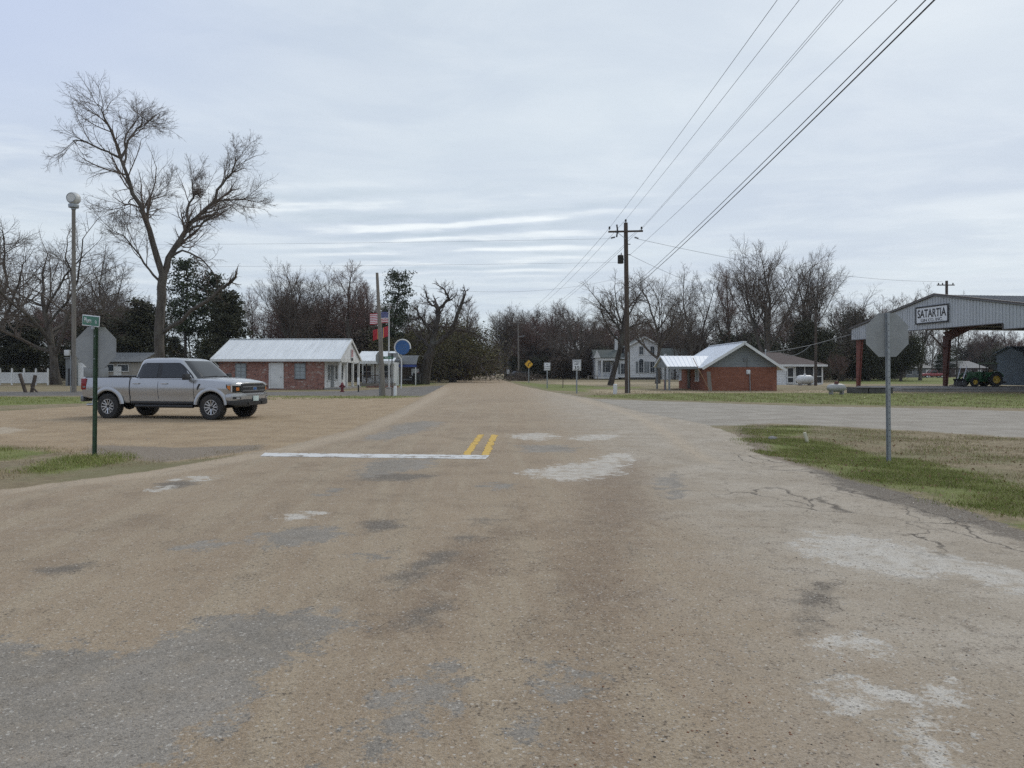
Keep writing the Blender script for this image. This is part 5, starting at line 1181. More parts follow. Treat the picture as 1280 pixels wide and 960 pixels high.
    def patch(name, mat, rows, off, side, parent):
        """rows: list of (z, x0, x1) on the cab side"""
        V = []; Fc = []; nx = 12
        for z, a, b in rows:
            for i in range(nx + 1): x = a + (b-a)*i/nx; V.append((x, side*(cab_y(x, z) + off), z + .0))
        for r in range(len(rows) - 1):
            for i in range(nx): q = r*(nx+1) + i; Fc.append((q, q+1, q+nx+2, q+nx+1))
        return MB().add(V, Fc).build(name, M[mat], parent, smooth=50)
    for s in (-1, 1):
        tr = patch('window_trim', 'black', [(1.30, -.86, 1.20), (1.42, -.83, 1.10), (1.6, -.77, .89), (1.72, -.72, .74), (1.785, -.62, .62)], .004, s, o)
        patch('side_window', 'auto_glass', [(1.325, -.83, -.09), (1.45, -.79, -.09), (1.6, -.745, -.09), (1.71, -.70, -.09), (1.755, -.60, -.10)], .009, s, tr); patch('side_window', 'auto_glass', [(1.325, .07, 1.10), (1.42, .07, 1.02), (1.6, .06, .82), (1.70, .05, .70), (1.755, .05, .60)], .009, s, tr)
    def screen(name, mat, zs, half, off, parent):
        V = []; Fc = []; ny = 14
        for z in zs:
            for i in range(ny + 1): y = half(z) * (2*i/ny - 1); V.append((cab_x(y, z) + off, y, z + off*.4))
        for r in range(len(zs) - 1):
            for i in range(ny): q = r*(ny+1) + i; Fc.append((q, q+1, q+ny+2, q+ny+1))
        return MB().add(V, Fc).build(name, M[mat], parent, smooth=50)
    ws = screen('windscreen', 'auto_glass', [1.30, 1.4, 1.5, 1.6, 1.7, 1.8, 1.845], lambda z: I(pw, z)*.90, .008, o); MB().bar((1.40, -.75, 1.335), (1.36, .05, 1.36), .03).bar((1.40, .02, 1.335), (1.36, .7, 1.36), .03).build('wiper', M['black'], ws)
    # bed cover and rail caps
    MB().box((-1.94, 0, 1.357), (1.74, 1.72, .045)).build('bed_cover', M['black'], o, bevel=.012)
    for s in (-1, 1): MB().box((-1.95, s*.905, 1.362), (1.80, .10, .04)).build('bed_rail', M['black'], o, bevel=.012)
    def strip(pts, wd, s, off=.004):
        V = []; Fc = []
        for i, (x, z) in enumerate(pts):
            a = pts[max(i-1, 0)]; b = pts[min(i+1, len(pts)-1)]; dx, dz = b[0]-a[0], b[1]-a[1]; l = math.hypot(dx, dz); nx, nz = -dz/l*wd/2, dx/l*wd/2
            for q in (1, -1): V.append((x + nx*q, s*(side_y(x + nx*q, z + nz*q) + off), z + nz*q))
        for i in range(len(pts) - 1): Fc.append((2*i, 2*i+1, 2*i+3, 2*i+2))
        return V, Fc
    vert = lambda x, a, b: [(x, a + (b-a)*i/8) for i in range(9)]
    for s in (-1, 1):
        MB().add(*strip(vert(-1.035, .52, 1.30), .035, s)).build('bed_gap', M['black'], o)
        for x0, x1 in ((-.99, -.02), (-.02, 1.24)):
            ol = [(x0, .62 + .03*i) for i in range(22)]; MB().add(*strip(vert(x1, .57, 1.27), .012, s)).build('door_seam', M['black'], o)
            MB().add(*strip([(x0 + (x1-x0)*i/10, .572) for i in range(11)], .012, s)).build('sill_seam', M['black'], o)
        for x in (-.79, .22):
            h = MB(); h.bar((x - .11, s*(side_y(x, 1.12) + .028), 1.14), (x + .11, s*(side_y(x, 1.12) + .028), 1.14), .035, .032); h.build('door_handle', M['rim_silver'], o, bevel=.008)
        m = MB(); m.box((1.07, s*1.11, 1.345), (.13, .24, .19)); m.bar((1.05, s*.93, 1.30), (1.06, s*1.03, 1.30), .05); m.build('mirror', M['black'], o, bevel=.03)
        MB().prism([(1.36, 1.00), (1.43, 1.13), (1.47, 1.13), (1.42, .99), (1.38, .93)], s*.985 if s < 0 else .985, s*1.008 if s < 0 else 1.008).build('fender_vent', M['black'], o)
        MB().tube([(-.85, s*.93, .43), (1.2, s*.93, .43)], .055, 10).build('running_board', M['black'], o)
        MB().box((.1, s*.955, .535), (2.2, .05, .07)).build('sill_trim', M['black'], o, bevel=.01)
        for ax in (AXF, AXR):   # flared arch lip
            V = []; Fc = []; N = 28
            for i in range(N + 1):
                a = R(6) + R(168) * i/N; c, sn = math.cos(a), math.sin(a)
                for r, y in ((ARCH - .012, .93), (ARCH - .012, 1.012), (ARCH + .035, 1.018), (ARCH + .10, 1.002), (ARCH + .115, .985), (ARCH + .05, .93)): V.append((ax + r*c, s*y, .43 + r*sn))
            for i in range(N):
                for k in range(6): a, b = i*6+k, i*6+(k+1) % 6; Fc.append((a, b, b+6, a+6))
            Fc += [tuple(range(6)), tuple(N*6+k for k in range(6))[::-1]]; MB().add(V, Fc).build('arch_flare', M['silver'], o, smooth=45)
        t_ = MB(); t_.box((-2.80, s*.955, 1.11), (.23, .10, .36)); tl = t_.build('tail_light', M['lamp_red'], o, bevel=.03)
        MB().box((-2.77, s*1.007, 1.02), (.12, .006, .05)).build('tail_lens', M['chrome_grey'], tl)
    # wheels
    for ax in (AXF, AXR):
        for s in (-1, 1):
            w = MB(); hw = .135; w.lathe([(.235, -hw), (.30, -hw - .005), (.37, -hw), (WR - .012, -hw*.82), (WR, -hw*.5), (WR, hw*.5), (WR - .012, hw*.82), (.37, hw), (.30, hw + .005), (.235, hw)], 40, 'Y', closed=True)
            for i in range(40):
                a = 2*math.pi*i/40
                for yy in (-.07, .07): w.box((math.cos(a)*(WR - .002), yy, math.sin(a)*(WR - .002)), (.012, .09, .030), 0, -a)
            wh = w.build('tyre', M['tyre'], o, smooth=35); wh.name = 'wheel'; wh.location = (ax, s*TRK, .405)
            b = MB(); b.lathe([(.24, -.12), (.24, .12), (.225, .11), (.20, 0), (.19, -.09), (.225, -.115)], 32, 'Y', closed=True); b.lathe([(0, -.03), (.235, -.03), (.235, .02), (0, .02)], 32, 'Y', (0, s*.05, 0)); b.build('rim', M['black_metal'], wh, smooth=35)
            p = MB()
            for i in range(6):
                a = 2*math.pi*i/6 + .3
                for da, db in ((-.10, -.26), (.10, .26)): p.bar((math.cos(a + da)*.05, s*.085, math.sin(a + da)*.05), (math.cos(a + db)*.225, s*.118, math.sin(a + db)*.225), .028, .034)
            p.lathe([(.218, .0), (.240, .0), (.240, .014), (.218, .014)], 32, 'Y', (0, s*.118 - .007, 0), closed=True); p.build('spokes', M['rim_silver'], wh, smooth=40)
            MB().lathe([(0, -.012), (.042, -.012), (.045, .01), (0, .012)], 16, 'Y', (0, s*.10, 0)).build('hub_cap', M['black'], wh, smooth=40)
    # front end, parts follow the plan curve of the nose
    def plan(y):   # front surface x at lateral y
        return 2.935 - .205 * min(1.0, abs(y)/.93) ** 3.2
    crv = [(plan(y), y) for y in np.linspace(0, .93, 24)] + [(2.66, .955), (2.58, .972), (2.50, .985), (2.42, .993), (2.36, .997)]
    cl = np.cumsum([0] + [math.dist(crv[i], crv[i+1]) for i in range(len(crv)-1)]); TOT = cl[-1]
    def at(s_):   # arc length from the centre, signed by side (negative = right side, -y)
        q = abs(s_); x = interp(q, cl, [c[0] for c in crv]); y = interp(q, cl, [c[1] for c in crv]); x2 = interp(q + .02, cl, [c[0] for c in crv]); y2 = interp(q + .02, cl, [c[1] for c in crv])
        if q + .02 > TOT: x2, y2 = x - .02, y + .001
        dx, dy = x2 - x, y2 - y; l = math.hypot(dx, dy) or 1; nx, ny = dy/l, -dx/l
        sg = 1 if s_ >= 0 else -1; return x, y*sg, nx, ny*sg
    def nose(name, mat, prof, off0, off1, parent, n=24, bevel=0.0):
        """prof: list of (s, z0, z1) along the nose; solid between two offsets"""
        ss = np.linspace(prof[0][0], prof[-1][0], n + 1); V = []; Fc = []
        for s_ in ss:
            x, y, nx, ny = at(s_); a = interp(s_, [p[0] for p in prof], [p[1] for p in prof]); b = interp(s_, [p[0] for p in prof], [p[2] for p in prof])
            for of, z in ((off0, a), (off1, a), (off1, b), (off0, b)): V.append((x + nx*of, y + ny*of, z))
        for i in range(n):
            for k in range(4): p, q = i*4+k, i*4+(k+1) % 4; Fc.append((p, q, q+4, p+4))
        Fc += [(0,1,2,3), (n*4+3, n*4+2, n*4+1, n*4)]; return MB().add(V, Fc).build(name, M[mat], parent, bevel=bevel, smooth=40)
    g = nose('grille', 'black', [(-.66, .86, 1.10), (-.5, .83, 1.115), (.5, .83, 1.115), (.66, .86, 1.10)], -.05, .018, o)
    for z in (.91, 1.035): nose('grille_bar', 'chrome_grey', [(-.62, z - .018, z + .018), (.62, z - .018, z + .018)], .018, .032, g)
    nose('grille_surround', 'silver', [(-.64, 1.115, 1.145), (-.5, 1.12, 1.155), (.5, 1.12, 1.155), (.64, 1.115, 1.145)], -.04, .03, g)
    e = MB(); e.lathe([(0, 0), (.115, 0), (.115, .015), (0, .018)], 28, 'X', (2.955, 0, .972)); eo = e.build('emblem_rim', M['rim_silver'], g); eo.scale = (1, 1, .46); eo.location = (0, 0, .972*(1 - .46))
    e = MB(); e.lathe([(0, 0), (.10, 0), (.10, .004), (0, .004)], 28, 'X', (2.9725, 0, .972)); e2 = e.build('emblem', M['blue'], eo)
    for s in (-1, 1):
        q = lambda a: [(s*u_, b, c) for u_, b, c in a] if s > 0 else [(s*u_, b, c) for u_, b, c in a][::-1]
        hl = nose('headlight', 'auto_glass', q([(.68, .87, 1.085), (.95, .86, 1.10), (1.10, .90, 1.115), (1.30, 1.02, 1.12)]), -.03, .014, o)
        nose('lamp_strip', 'lamp_clear', q([(.70, 1.065, 1.085), (.95, 1.075, 1.10), (1.26, 1.085, 1.115)]), .014, .022, hl); nose('lamp_strip', 'lamp_clear', q([(1.02, .885, 1.08), (1.08, .90, 1.09)]), .014, .022, hl)
        nose('indicator', 'amber', q([(1.10, .93, 1.07), (1.24, 1.0, 1.08)]), .014, .021, hl); nose('projector', 'amber', q([(.76, .92, 1.02), (.88, .92, 1.02)]), .014, .020, hl)
        nose('fog_light', 'black', q([(.70, .655, .73), (.98, .665, .735)]), .052, .062, o); nose('fog_lens', 'lamp_clear', q([(.74, .675, .71), (.88, .675, .71)]), .062, .068, o)
        MB().box((3.005, s*.38, .53), (.05, .06, .09)).build('tow_hook', M['black_metal'], o, bevel=.015)
    nose('front_bumper', 'silver', [(-1.30, .63, .80), (-1.0, .60, .83), (-.6, .64, .83), (.6, .64, .83), (1.0, .60, .83), (1.30, .63, .80)], -.06, .05, o, 40, .012)
    nose('lower_valance', 'black', [(-1.18, .50, .61), (-.9, .46, .62), (-.6, .45, .65), (.6, .45, .65), (.9, .46, .62), (1.18, .50, .61)], -.10, .062, o, 36, .01)
    MB().box((3.02, 0, .66), (.02, .31, .16)).build('licence_plate', M['plate'], o, bevel=.004)
    b = MB(); b.box((-2.95, 0, .64), (.14, 1.86, .19)); b.build('rear_bumper', M['chrome_grey'], o, bevel=.03); MB().tube([(-2.55, -.62, .45), (-2.95, -.70, .44)], .045, 10).build('exhaust_pipe', M['rim_silver'], o)
    MB().box((-2.905, 0, 1.0), (.02, 1.5, .56)).build('tailgate', M['silver'], o, bevel=.008)
    a = MB(); a.box((0, 0, .46), (4.6, .9, .16)); [a.tube([(x, -.8, .40), (x, .8, .40)], .06, 8) for x in (AXF, AXR)]; a.lathe([(0, -.13), (.13, -.1), (.15, 0), (.13, .1), (0, .13)], 12, 'Y', (AXR, 0, .40)); a.build('chassis', M['black'], o)
    MB().box((-.3, 0, 1.0), (1.9, 1.5, .5)).build('cabin_floor', M['black'], o)
make_truck()
for q in bpy.data.objects['pickup_truck'].children_recursive:      # shorter overhangs
    me = q.data
    if q.name.startswith(('wheel', 'tyre')) or (q.parent and q.parent.name.startswith('wheel')): continue
    c = np.empty(len(me.vertices)*3, np.float32); me.vertices.foreach_get('co', c); c = c.reshape(-1, 3); x = c[:, 0]
    c[:, 0] = np.where(x > 2.3, 2.3 + (x - 2.3)*.66, np.where(x < -2.3, -2.3 + (x + 2.3)*.84, x)); me.vertices.foreach_set('co', c.ravel()); me.update()

# ------------------------------------------------------------------ green tractor with loader, facing left
M['green_paint'] = wmat('green_machine_paint', (.024, .12, .042), .4, var=.12, dirt=(.10, .08, .05), dirt_amt=.3, scale=3); M['yellow_paint'] = wmat('yellow_wheel_paint', (.58, .40, .05), .45, var=.1, dirt=(.2, .15, .09), dirt_amt=.4, scale=4)
def wheel(o, c, r, w, rim, nl):
    t_ = MB(); h = w/2; t_.lathe([(rim, -h), (r*.82, -h*1.02), (r*.96, -h*.8), (r, -h*.4), (r, h*.4), (r*.96, h*.8), (r*.82, h*1.02), (rim, h)], 32, 'Y', closed=True)
    for i in range(nl):
        a = 2*math.pi*i/nl
        for s in (-1, 1): t_.box((math.cos(a + .06*s)*r, s*h*.5, math.sin(a + .06*s)*r), (.05, h*.9, .05), s*.3, -a)
    wo = t_.build('wheel', M['tyre'], o, smooth=35); wo.location = c
    q = MB(); q.lathe([(rim, -h*.9), (rim*1.02, -h*.95), (rim*1.02, h*.95), (rim, h*.9), (rim*.9, 0)], 28, 'Y', closed=True)
    q.lathe([(0, -.03), (rim*.55, -.05), (rim*.94, -.01), (rim*.94, .03), (rim*.5, .0), (0, .03)], 28, 'Y'); q.lathe([(0, -h*.9), (rim*.25, -h*.85), (rim*.28, h*.85), (0, h*.9)], 14, 'Y'); q.build('rim', M['yellow_paint'], wo, smooth=35); return wo
def make_tractor():
    Y0 = 60.5; o = empty('tractor', (gx(1224, Y0), Y0, .30), R(180 + 4), 'green tractor with a sun canopy, yellow wheels and front loader under the shed roof', 'tractor'); o.scale = (.84, .84, .84)
    b = MB(); b.prism([(-.1, .75), (1.35, .72), (1.42, .85), (1.40, 1.18), (1.25, 1.30), (.1, 1.36), (-.1, 1.3)], -.3, .3); b.build('hood', M['green_paint'], o, bevel=.05)
    MB().box((1.43, 0, 1.0), (.03, .46, .38)).build('grille', M['black'], o, bevel=.01); [MB().lathe([(0, 0), (.07, 0), (.06, .03), (0, .04)], 12, 'X', (1.44, s*.17, 1.2)).build('headlight', M['lamp_clear'], o) for s in (-1, 1)]
    c = MB(); c.box((.2, 0, .62), (2.6, .36, .34)); c.box((-1.0, 0, .68), (.8, .7, .45)); c.tube([(1.0, -.62, .42), (1.0, .62, .42)], .06, 8); c.tube([(-1.05, -.7, .62), (-1.05, .7, .62)], .09, 8); c.build('chassis', M['green_paint'], o, bevel=.02)
    for s in (-1, 1):
        wheel(o, (-1.05, s*.78, .68), .68, .40, .38, 22); wheel(o, (1.0, s*.72, .43), .43, .27, .24, 16)
        f = MB(); N = 12; V = []; Fc = []
        for i in range(N + 1):
            a = R(20) + R(140)*i/N
            for r, y in ((.74, .55), (.74, 1.0), (.79, 1.0), (.79, .55)): V.append((-1.05 + r*math.cos(a), s*y, .68 + r*math.sin(a)))
        for i in range(N):
            for k in range(4): p, q = i*4+k, i*4+(k+1) % 4; Fc.append((p, q, q+4, p+4))
        Fc += [(0,1,2,3), (N*4, N*4+1, N*4+2, N*4+3)]; f.add(V, Fc); f.box((-.75, s*.5, 1.1), (.9, .05, .55)); f.build('fender', M['green_paint'], o)
        for x in (-.35, -1.45): MB().bar((x, s*.48, 1.0), (x - .03, s*.46, 2.2), .05).build('canopy_post', M['black_metal'], o)
        a = MB(); a.bar((.35, s*.5, .65), (.30, s*.5, 1.42), .14, .12); a.bar((.30, s*.5, 1.40), (1.35, s*.5, 1.25), .10, .16); a.bar((1.35, s*.5, 1.25), (1.95, s*.5, .42), .10, .14); a.bar((.45, s*.5, .85), (1.25, s*.5, 1.16), .06); a.build('loader_arm', M['green_paint'], o)
        MB().tube([(2.0, s*.42, .5), (1.55, s*.42, 2.0)], .035, 8).build('loader_fork', M['rim_silver'], o)
    k = MB(); k.prism([(1.9, .08), (2.5, .06), (2.55, .10), (2.05, .16), (1.98, .5), (2.12, .72), (2.06, .75), (1.9, .5)], -.85, .85); k.build('bucket', M['black_metal'], o)
    t_ = MB(); t_.box((-.9, 0, 2.24), (1.45, 1.15, .09)); t_.box((-.9, 0, 2.30), (1.25, .95, .05)); t_.build('canopy', wmat('faded_green_canopy', (.16, .22, .15), .6), o, bevel=.03)
    t_ = MB(); t_.box((-.95, 0, 1.12), (.5, .5, .12)); t_.box((-1.18, 0, 1.4), (.1, .46, .5)); t_.build('seat', M['wood_tan'], o, bevel=.03)
    t_ = MB(); t_.bar((-.15, 0, 1.2), (-.45, 0, 1.5), .05); w_ = t_.build('steering_column', M['black'], o); MB().lathe([(.17, -.015), (.20, -.015), (.20, .015), (.17, .015)], 20, 'Z', (0, 0, 0), closed=True).build('steering_wheel', M['black'], w_).location = (-.46, 0, 1.52)
    MB().tube([(.6, .0, 1.3), (.6, .0, 1.8)], .035, 8).build('exhaust_pipe', M['black_metal'], o); m = MB(); m.bar((-1.6, -.4, .5), (-2.2, -.45, .35), .06); m.bar((-1.6, .4, .5), (-2.2, .45, .35), .06); m.box((-2.25, 0, .4), (.15, 1.2, .2)); m.build('hitch', M['black_metal'], o)
make_tractor()

# ------------------------------------------------------------------ small distant vehicles
def car(px, Y, z, rz, col, label, kind='pickup', L=5.2, W=1.9, Ht=1.8, name='parked_car', cat='car'):
    o = empty(name, (gx(px, Y), Y, z), rz, label, cat); h = L/2
    if kind == 'pickup': prof = [(-h, .5), (h, .5), (h, .85), (h - .15, 1.02), (h*.38, 1.12), (-h*.1, 1.12), (-h*.16, 1.1), (-h + .05, 1.1)]; cab = [(h*.38, 1.1), (h*.14, Ht), (-h*.2, Ht), (-h*.24, 1.1)]
    else: prof = [(-h, .45), (h, .45), (h, .9), (h - .1, 1.08), (h*.32, 1.16), (-h + .08, 1.16)]; cab = [(h*.32, 1.14), (h*.16, Ht), (-h*.88, Ht), (-h*.96, 1.14)]
    MB().prism(prof, -W/2, W/2).build('body', M[col], o, bevel=.06); g = MB().prism(cab, -W*.44, W*.44).build('cabin', M['auto_glass'], o, bevel=.04)
    x1, x0 = cab[1][0], cab[2][0]; MB().box(((x0 + x1)/2, 0, Ht + .02), (x1 - x0 + .06, W*.84, .05)).build('roof', M[col], g, bevel=.015)
    for a, b in ((0, 1), (3, 2)):
        for s in (-1, 1): MB().bar((cab[a][0], s*W*.43, cab[a][1]), (cab[b][0], s*W*.42, cab[b][1]), .07).build('pillar', M[col], g)
    for ax in (h*.62, -h*.6):
        for s in (-1, 1):
            w_ = MB().lathe([(.2, -.11), (.34, -.11), (.36, 0), (.34, .11), (.2, .11)], 20, 'Y', closed=True).build('wheel', M['tyre'], o, smooth=40); w_.location = (ax, s*W*.45, .36); MB().lathe([(0, -.09), (.21, -.1), (.21, .1), (0, .09)], 16, 'Y').build('rim', M['rim_silver'], w_)
    for s in (-1, 1): MB().box((h + .01, s*W*.36, .82), (.03, W*.16, .14)).build('headlight', M['lamp_clear'], o)
    MB().box((h + .01, 0, .82), (.03, W*.5, .16)).build('grille', M['black'], o); MB().box((h + .03, 0, .55), (.1, W*.94, .16)).build('front_bumper', M['chrome_grey'], o); return o
car(513.5, 90, 0, R(-100), 'black_metal', 'dark upright off road car with a pale windscreen under the carport', 'suv', 3.9, 1.75, 1.85)
M['white_paint'] = wmat('white_car_paint', (.66, .67, .68), .3, var=.03, coat=.5); M['red_paint'] = wmat('dark_red_car_paint', (.28, .03, .04), .3, var=.06, coat=.5)
car(612, 258, 0, R(172), 'white_paint', 'small white pickup at the far end of the road', 'pickup', 5.4, name='pickup_truck', cat='pickup truck')
car(1166, 168, 0, R(176), 'red_paint', 'red pickup far off in front of the low grey house', 'pickup', 5.4, name='pickup_truck', cat='pickup truck')
car(646, 128, 0, R(-150), 'black_metal', 'dark parked car beside the roadside pole and brush heap up the right side', 'suv', 4.2, 1.8, 1.6)
# ------------------------------------------------------------------ signs, poles and small things
def octagon(r): return [(r*math.cos(R(22.5 + 45*i))/math.cos(R(22.5)), r*math.sin(R(22.5 + 45*i))/math.cos(R(22.5))) for i in range(8)]
def upost(mb, x, y, z0, z1, w=.075):
    """flanged U-channel sign post, open side to +y"""
    mb.box((x, y - .012, (z0+z1)/2), (w*.55, .006, z1 - z0)); mb.box((x - w*.29, y + .004, (z0+z1)/2), (.006, .03, z1 - z0)); mb.box((x + w*.29, y + .004, (z0+z1)/2), (.006, .03, z1 - z0)); mb.box((x - w*.43, y + .021, (z0+z1)/2), (w*.28, .005, z1 - z0)); mb.box((x + w*.43, y + .021, (z0+z1)/2), (w*.28, .005, z1 - z0)); return mb
def stop_sign(loc, rz, zc, ztop, post, label, r=.375, lean=0.0, bolts=True):
    """octagon seen from behind: post on the near side, red face on the far side"""
    o = empty('stop_sign', loc, rz, label, 'stop sign'); o.rotation_euler = (0, lean, rz)
    upost(MB(), 0, -.03, -.25, ztop).build('post', M[post], o)
    b = MB(); b.prism([(x, z + zc) for x, z in octagon(r)], .0, .006); bo = b.build('sign_plate', M['alu'], o)
    h = MB(); [h.box((0, -.0465, .35 + .1*i), (.012, .004, .012)) for i in range(int((ztop - .4)/.1))]; h.build('post_holes', M['black'], o)
    f = MB(); f.prism([(x, z + zc) for x, z in octagon(r - .004)], .0075, .010); fo = f.build('sign_face', M['sign_red'], bo)
    l = link_mesh('lettering', text_mesh('STOP', .24, M['sign_white'], .003, bold=.01, width=.58), parent=bo); l.location = (0, .0115, zc); l.rotation_euler = (0, 0, R(180))
    if bolts:
        q = MB(); [q.lathe([(0, -.052), (.012, -.052), (.012, -.02), (0, -.02)], 8, 'Y', (0, 0, zc + s*r*.55)) for s in (-1, 1)]; q.build('bolt', M['galv'], bo)
    return o
# left foreground: green post, stop sign back, supplementary plate, street name on top
x, y = gx(118.5, 13.45), 13.45
so = stop_sign((x, y, Z(x, y)), R(-2), gz(434.5, y), gz(400, y) , 'post_green', 'back of a stop sign on a green post with a street name plate on top', .375, R(.6))
b = MB(); b.box((0, .008, gz(465.2, y)), (.46, .006, .18)); b.build('lower_plate', M['alu'], so, bevel=.002)
n = MB(); n.box((0, 0, 0), (.60, .006, .20)); no = n.build('street_name_plate', M['sign_white'], so, bevel=.002); no.location = (-.08, -.03, gz(401.3, y) + .0); no.rotation_euler = (0, R(5), R(-31))
n = MB(); n.box((0, -.004, 0), (.565, .004, .165)); n.box((0, .004, 0), (.565, .004, .165)); n.build('name_panel', M['sign_green'], no)
for tx, h, xc in (('Plum', .095, -.10), ('St', .06, .19)):
    l = link_mesh('lettering', text_mesh(tx, h, M['sign_white'], .002, bold=.012), parent=no); l.location = (xc, -.0065, .005 if tx == 'Plum' else -.01)
n = MB(); n.box((.08, -.0, -.115), (.07, .03, .06)); n.build('bracket', M['galv'], no)
# right foreground
x, y = gx(1110.5, 12.55), 12.55
stop_sign((x, y, Z(x, y)), R(3), gz(418.3, y), gz(390.5, y), 'galv', 'back of a stop sign on a galvanised post in the right grass verge', .372, R(-.5))
# distant stop sign seen almost edge-on next to the leaning pole
x, y = gx(474.3, 46.6), 46.6
stop_sign((x, y, 0), R(62), gz(447.5, y), gz(439, y), 'galv', 'narrow side view of a stop sign partly behind the plain leaning pole', .375)
def street_names():
    y = 46.2; x = gx(490, y); o = empty('street_sign', (x, y, 0), 0, 'thin post with a green and a grey street name blade beside the flagpole', 'street sign')
    MB().tube([(0, 0, -.2), (0, 0, gz(441.5, y))], .032, 8).build('post', M['black_metal'], o)
    b = MB(); b.box((-.22, -.05, gz(447.2, y)), (.62, .008, .17), R(12)); bo = b.build('name_blade', M['sign_green'], o); b = MB(); b.box((.05, .05, gz(444.2, y)), (.72, .008, .30), R(-20)); b.build('name_blade', M['alu'], o)
    l = link_mesh('lettering', text_mesh('Plum St', .10, M['sign_white'], .002, bold=.01), parent=bo); l.location = (-.22, -.056, gz(447.2, y)); l.rotation_euler = (0, 0, R(12))
street_names()
def plate_sign(px, Y, py_top, py_bot, wpx, lines, label, name='road_sign', cat='road sign', post='galv', rz=0):
    x = gx(px, Y); k = Y/F; w = wpx*k; z1, z0 = gz(py_top, Y), gz(py_bot, Y); h = z1 - z0; o = empty(name, (x, Y, 0), rz, label, cat)
    upost(MB(), 0, .045, -.2, z1 - .05, .09).build('post', M[post], o)
    b = MB(); b.box((0, 0, (z0+z1)/2), (w, .008, h)); bo = b.build('sign_plate', M['sign_white'], o, bevel=.003)
    e = MB(); t_ = .022
    for z in (z0 + .03, z1 - .03): e.box((0, -.006, z), (w - .06, .004, t_))
    for s in (-1, 1): e.box((s*(w/2 - .03), -.006, (z0+z1)/2), (t_, .004, h - .06 - t_))
    e.build('border', M['sign_black'], bo)
    for tx, hh, f, wd in lines:
        l = link_mesh('lettering', text_mesh(tx, hh*h, M['sign_black'], .003, bold=.012, width=wd*w), parent=bo); l.location = (0, -.0055, z0 + f*h)
    return o
plate_sign(721, 51, 449.6, 463.2, 10.8, [('SPEED', .17, .82, .74), ('LIMIT', .15, .60, .6), ('35', .34, .26, .62)], 'white speed limit 35 sign on a thin post at the right roadside')
plate_sign(684, 66, 453.2, 463.2, 8.0, [('NO', .14, .78, .34), ('THRU', .17, .50, .7), ('TRUCKS', .14, .24, .74)], 'smaller white three line notice between the speed limit and the yellow sign')
def diamond(px, Y, py, half, face, label, arrow=True, back=False, base=None):
    x = gx(px, Y); r = half*Y/F; zc = gz(py, Y); o = empty('warning_sign', (x, Y, 0), 0, label, 'road sign')
    upost(MB(), 0, .05 if not back else -.05, -.2, zc + r*.8, .1).build('post', M['galv'], o)
    c = r*.12; out = [(r - c, -c), (r - c, c), (c, r - c), (-c, r - c), (-r + c, c), (-r + c, -c), (-c, -r + c), (c, -r + c)]
    b = MB(); b.prism([(a, zc + d) for a, d in out], -.004, .004); bo = b.build('sign_plate', M['alu' if back else face], o)
    q = MB(); k = .86; q.prism([(a*k, zc + d*k) for a, d in out], -.0065 if not back else .0055, -.0055 if not back else .0065); k2 = .82
    if not back:
        q = MB(); oo = [(a*.90, d*.90) for a, d in out]; ii = [(a*.85, d*.85) for a, d in out]; V = [(a, -.0062, zc + d) for a, d in oo] + [(a, -.0062, zc + d) for a, d in ii]; q.add(V, [(i, (i+1) % 8, 8 + (i+1) % 8, 8 + i) for i in range(8)]); q.build('border', M['sign_black'], bo)
        a = MB(); s = r; a.prism([(-.20*s, zc - .5*s), (-.02*s, zc - .5*s), (-.02*s, zc - .02*s), (.06*s, zc + .12*s), (.22*s, zc + .20*s), (.16*s, zc + .06*s), (.50*s, zc + .24*s), (.22*s, zc + .50*s), (.22*s, zc + .36*s), (-.04*s, zc + .26*s), (-.18*s, zc + .08*s), (-.20*s, zc - .1*s)], -.010, -.0065); a.build('curve_arrow', M['sign_black'], bo)
diamond(661, 98, 455.3, 5.6, 'sign_yellow', 'yellow diamond sign with a black right curve arrow at the right roadside')
diamond(563, 140, 456.3, 5.0, 'sign_yellow', 'grey back of a diamond sign at the left roadside near the olive oak', back=True)

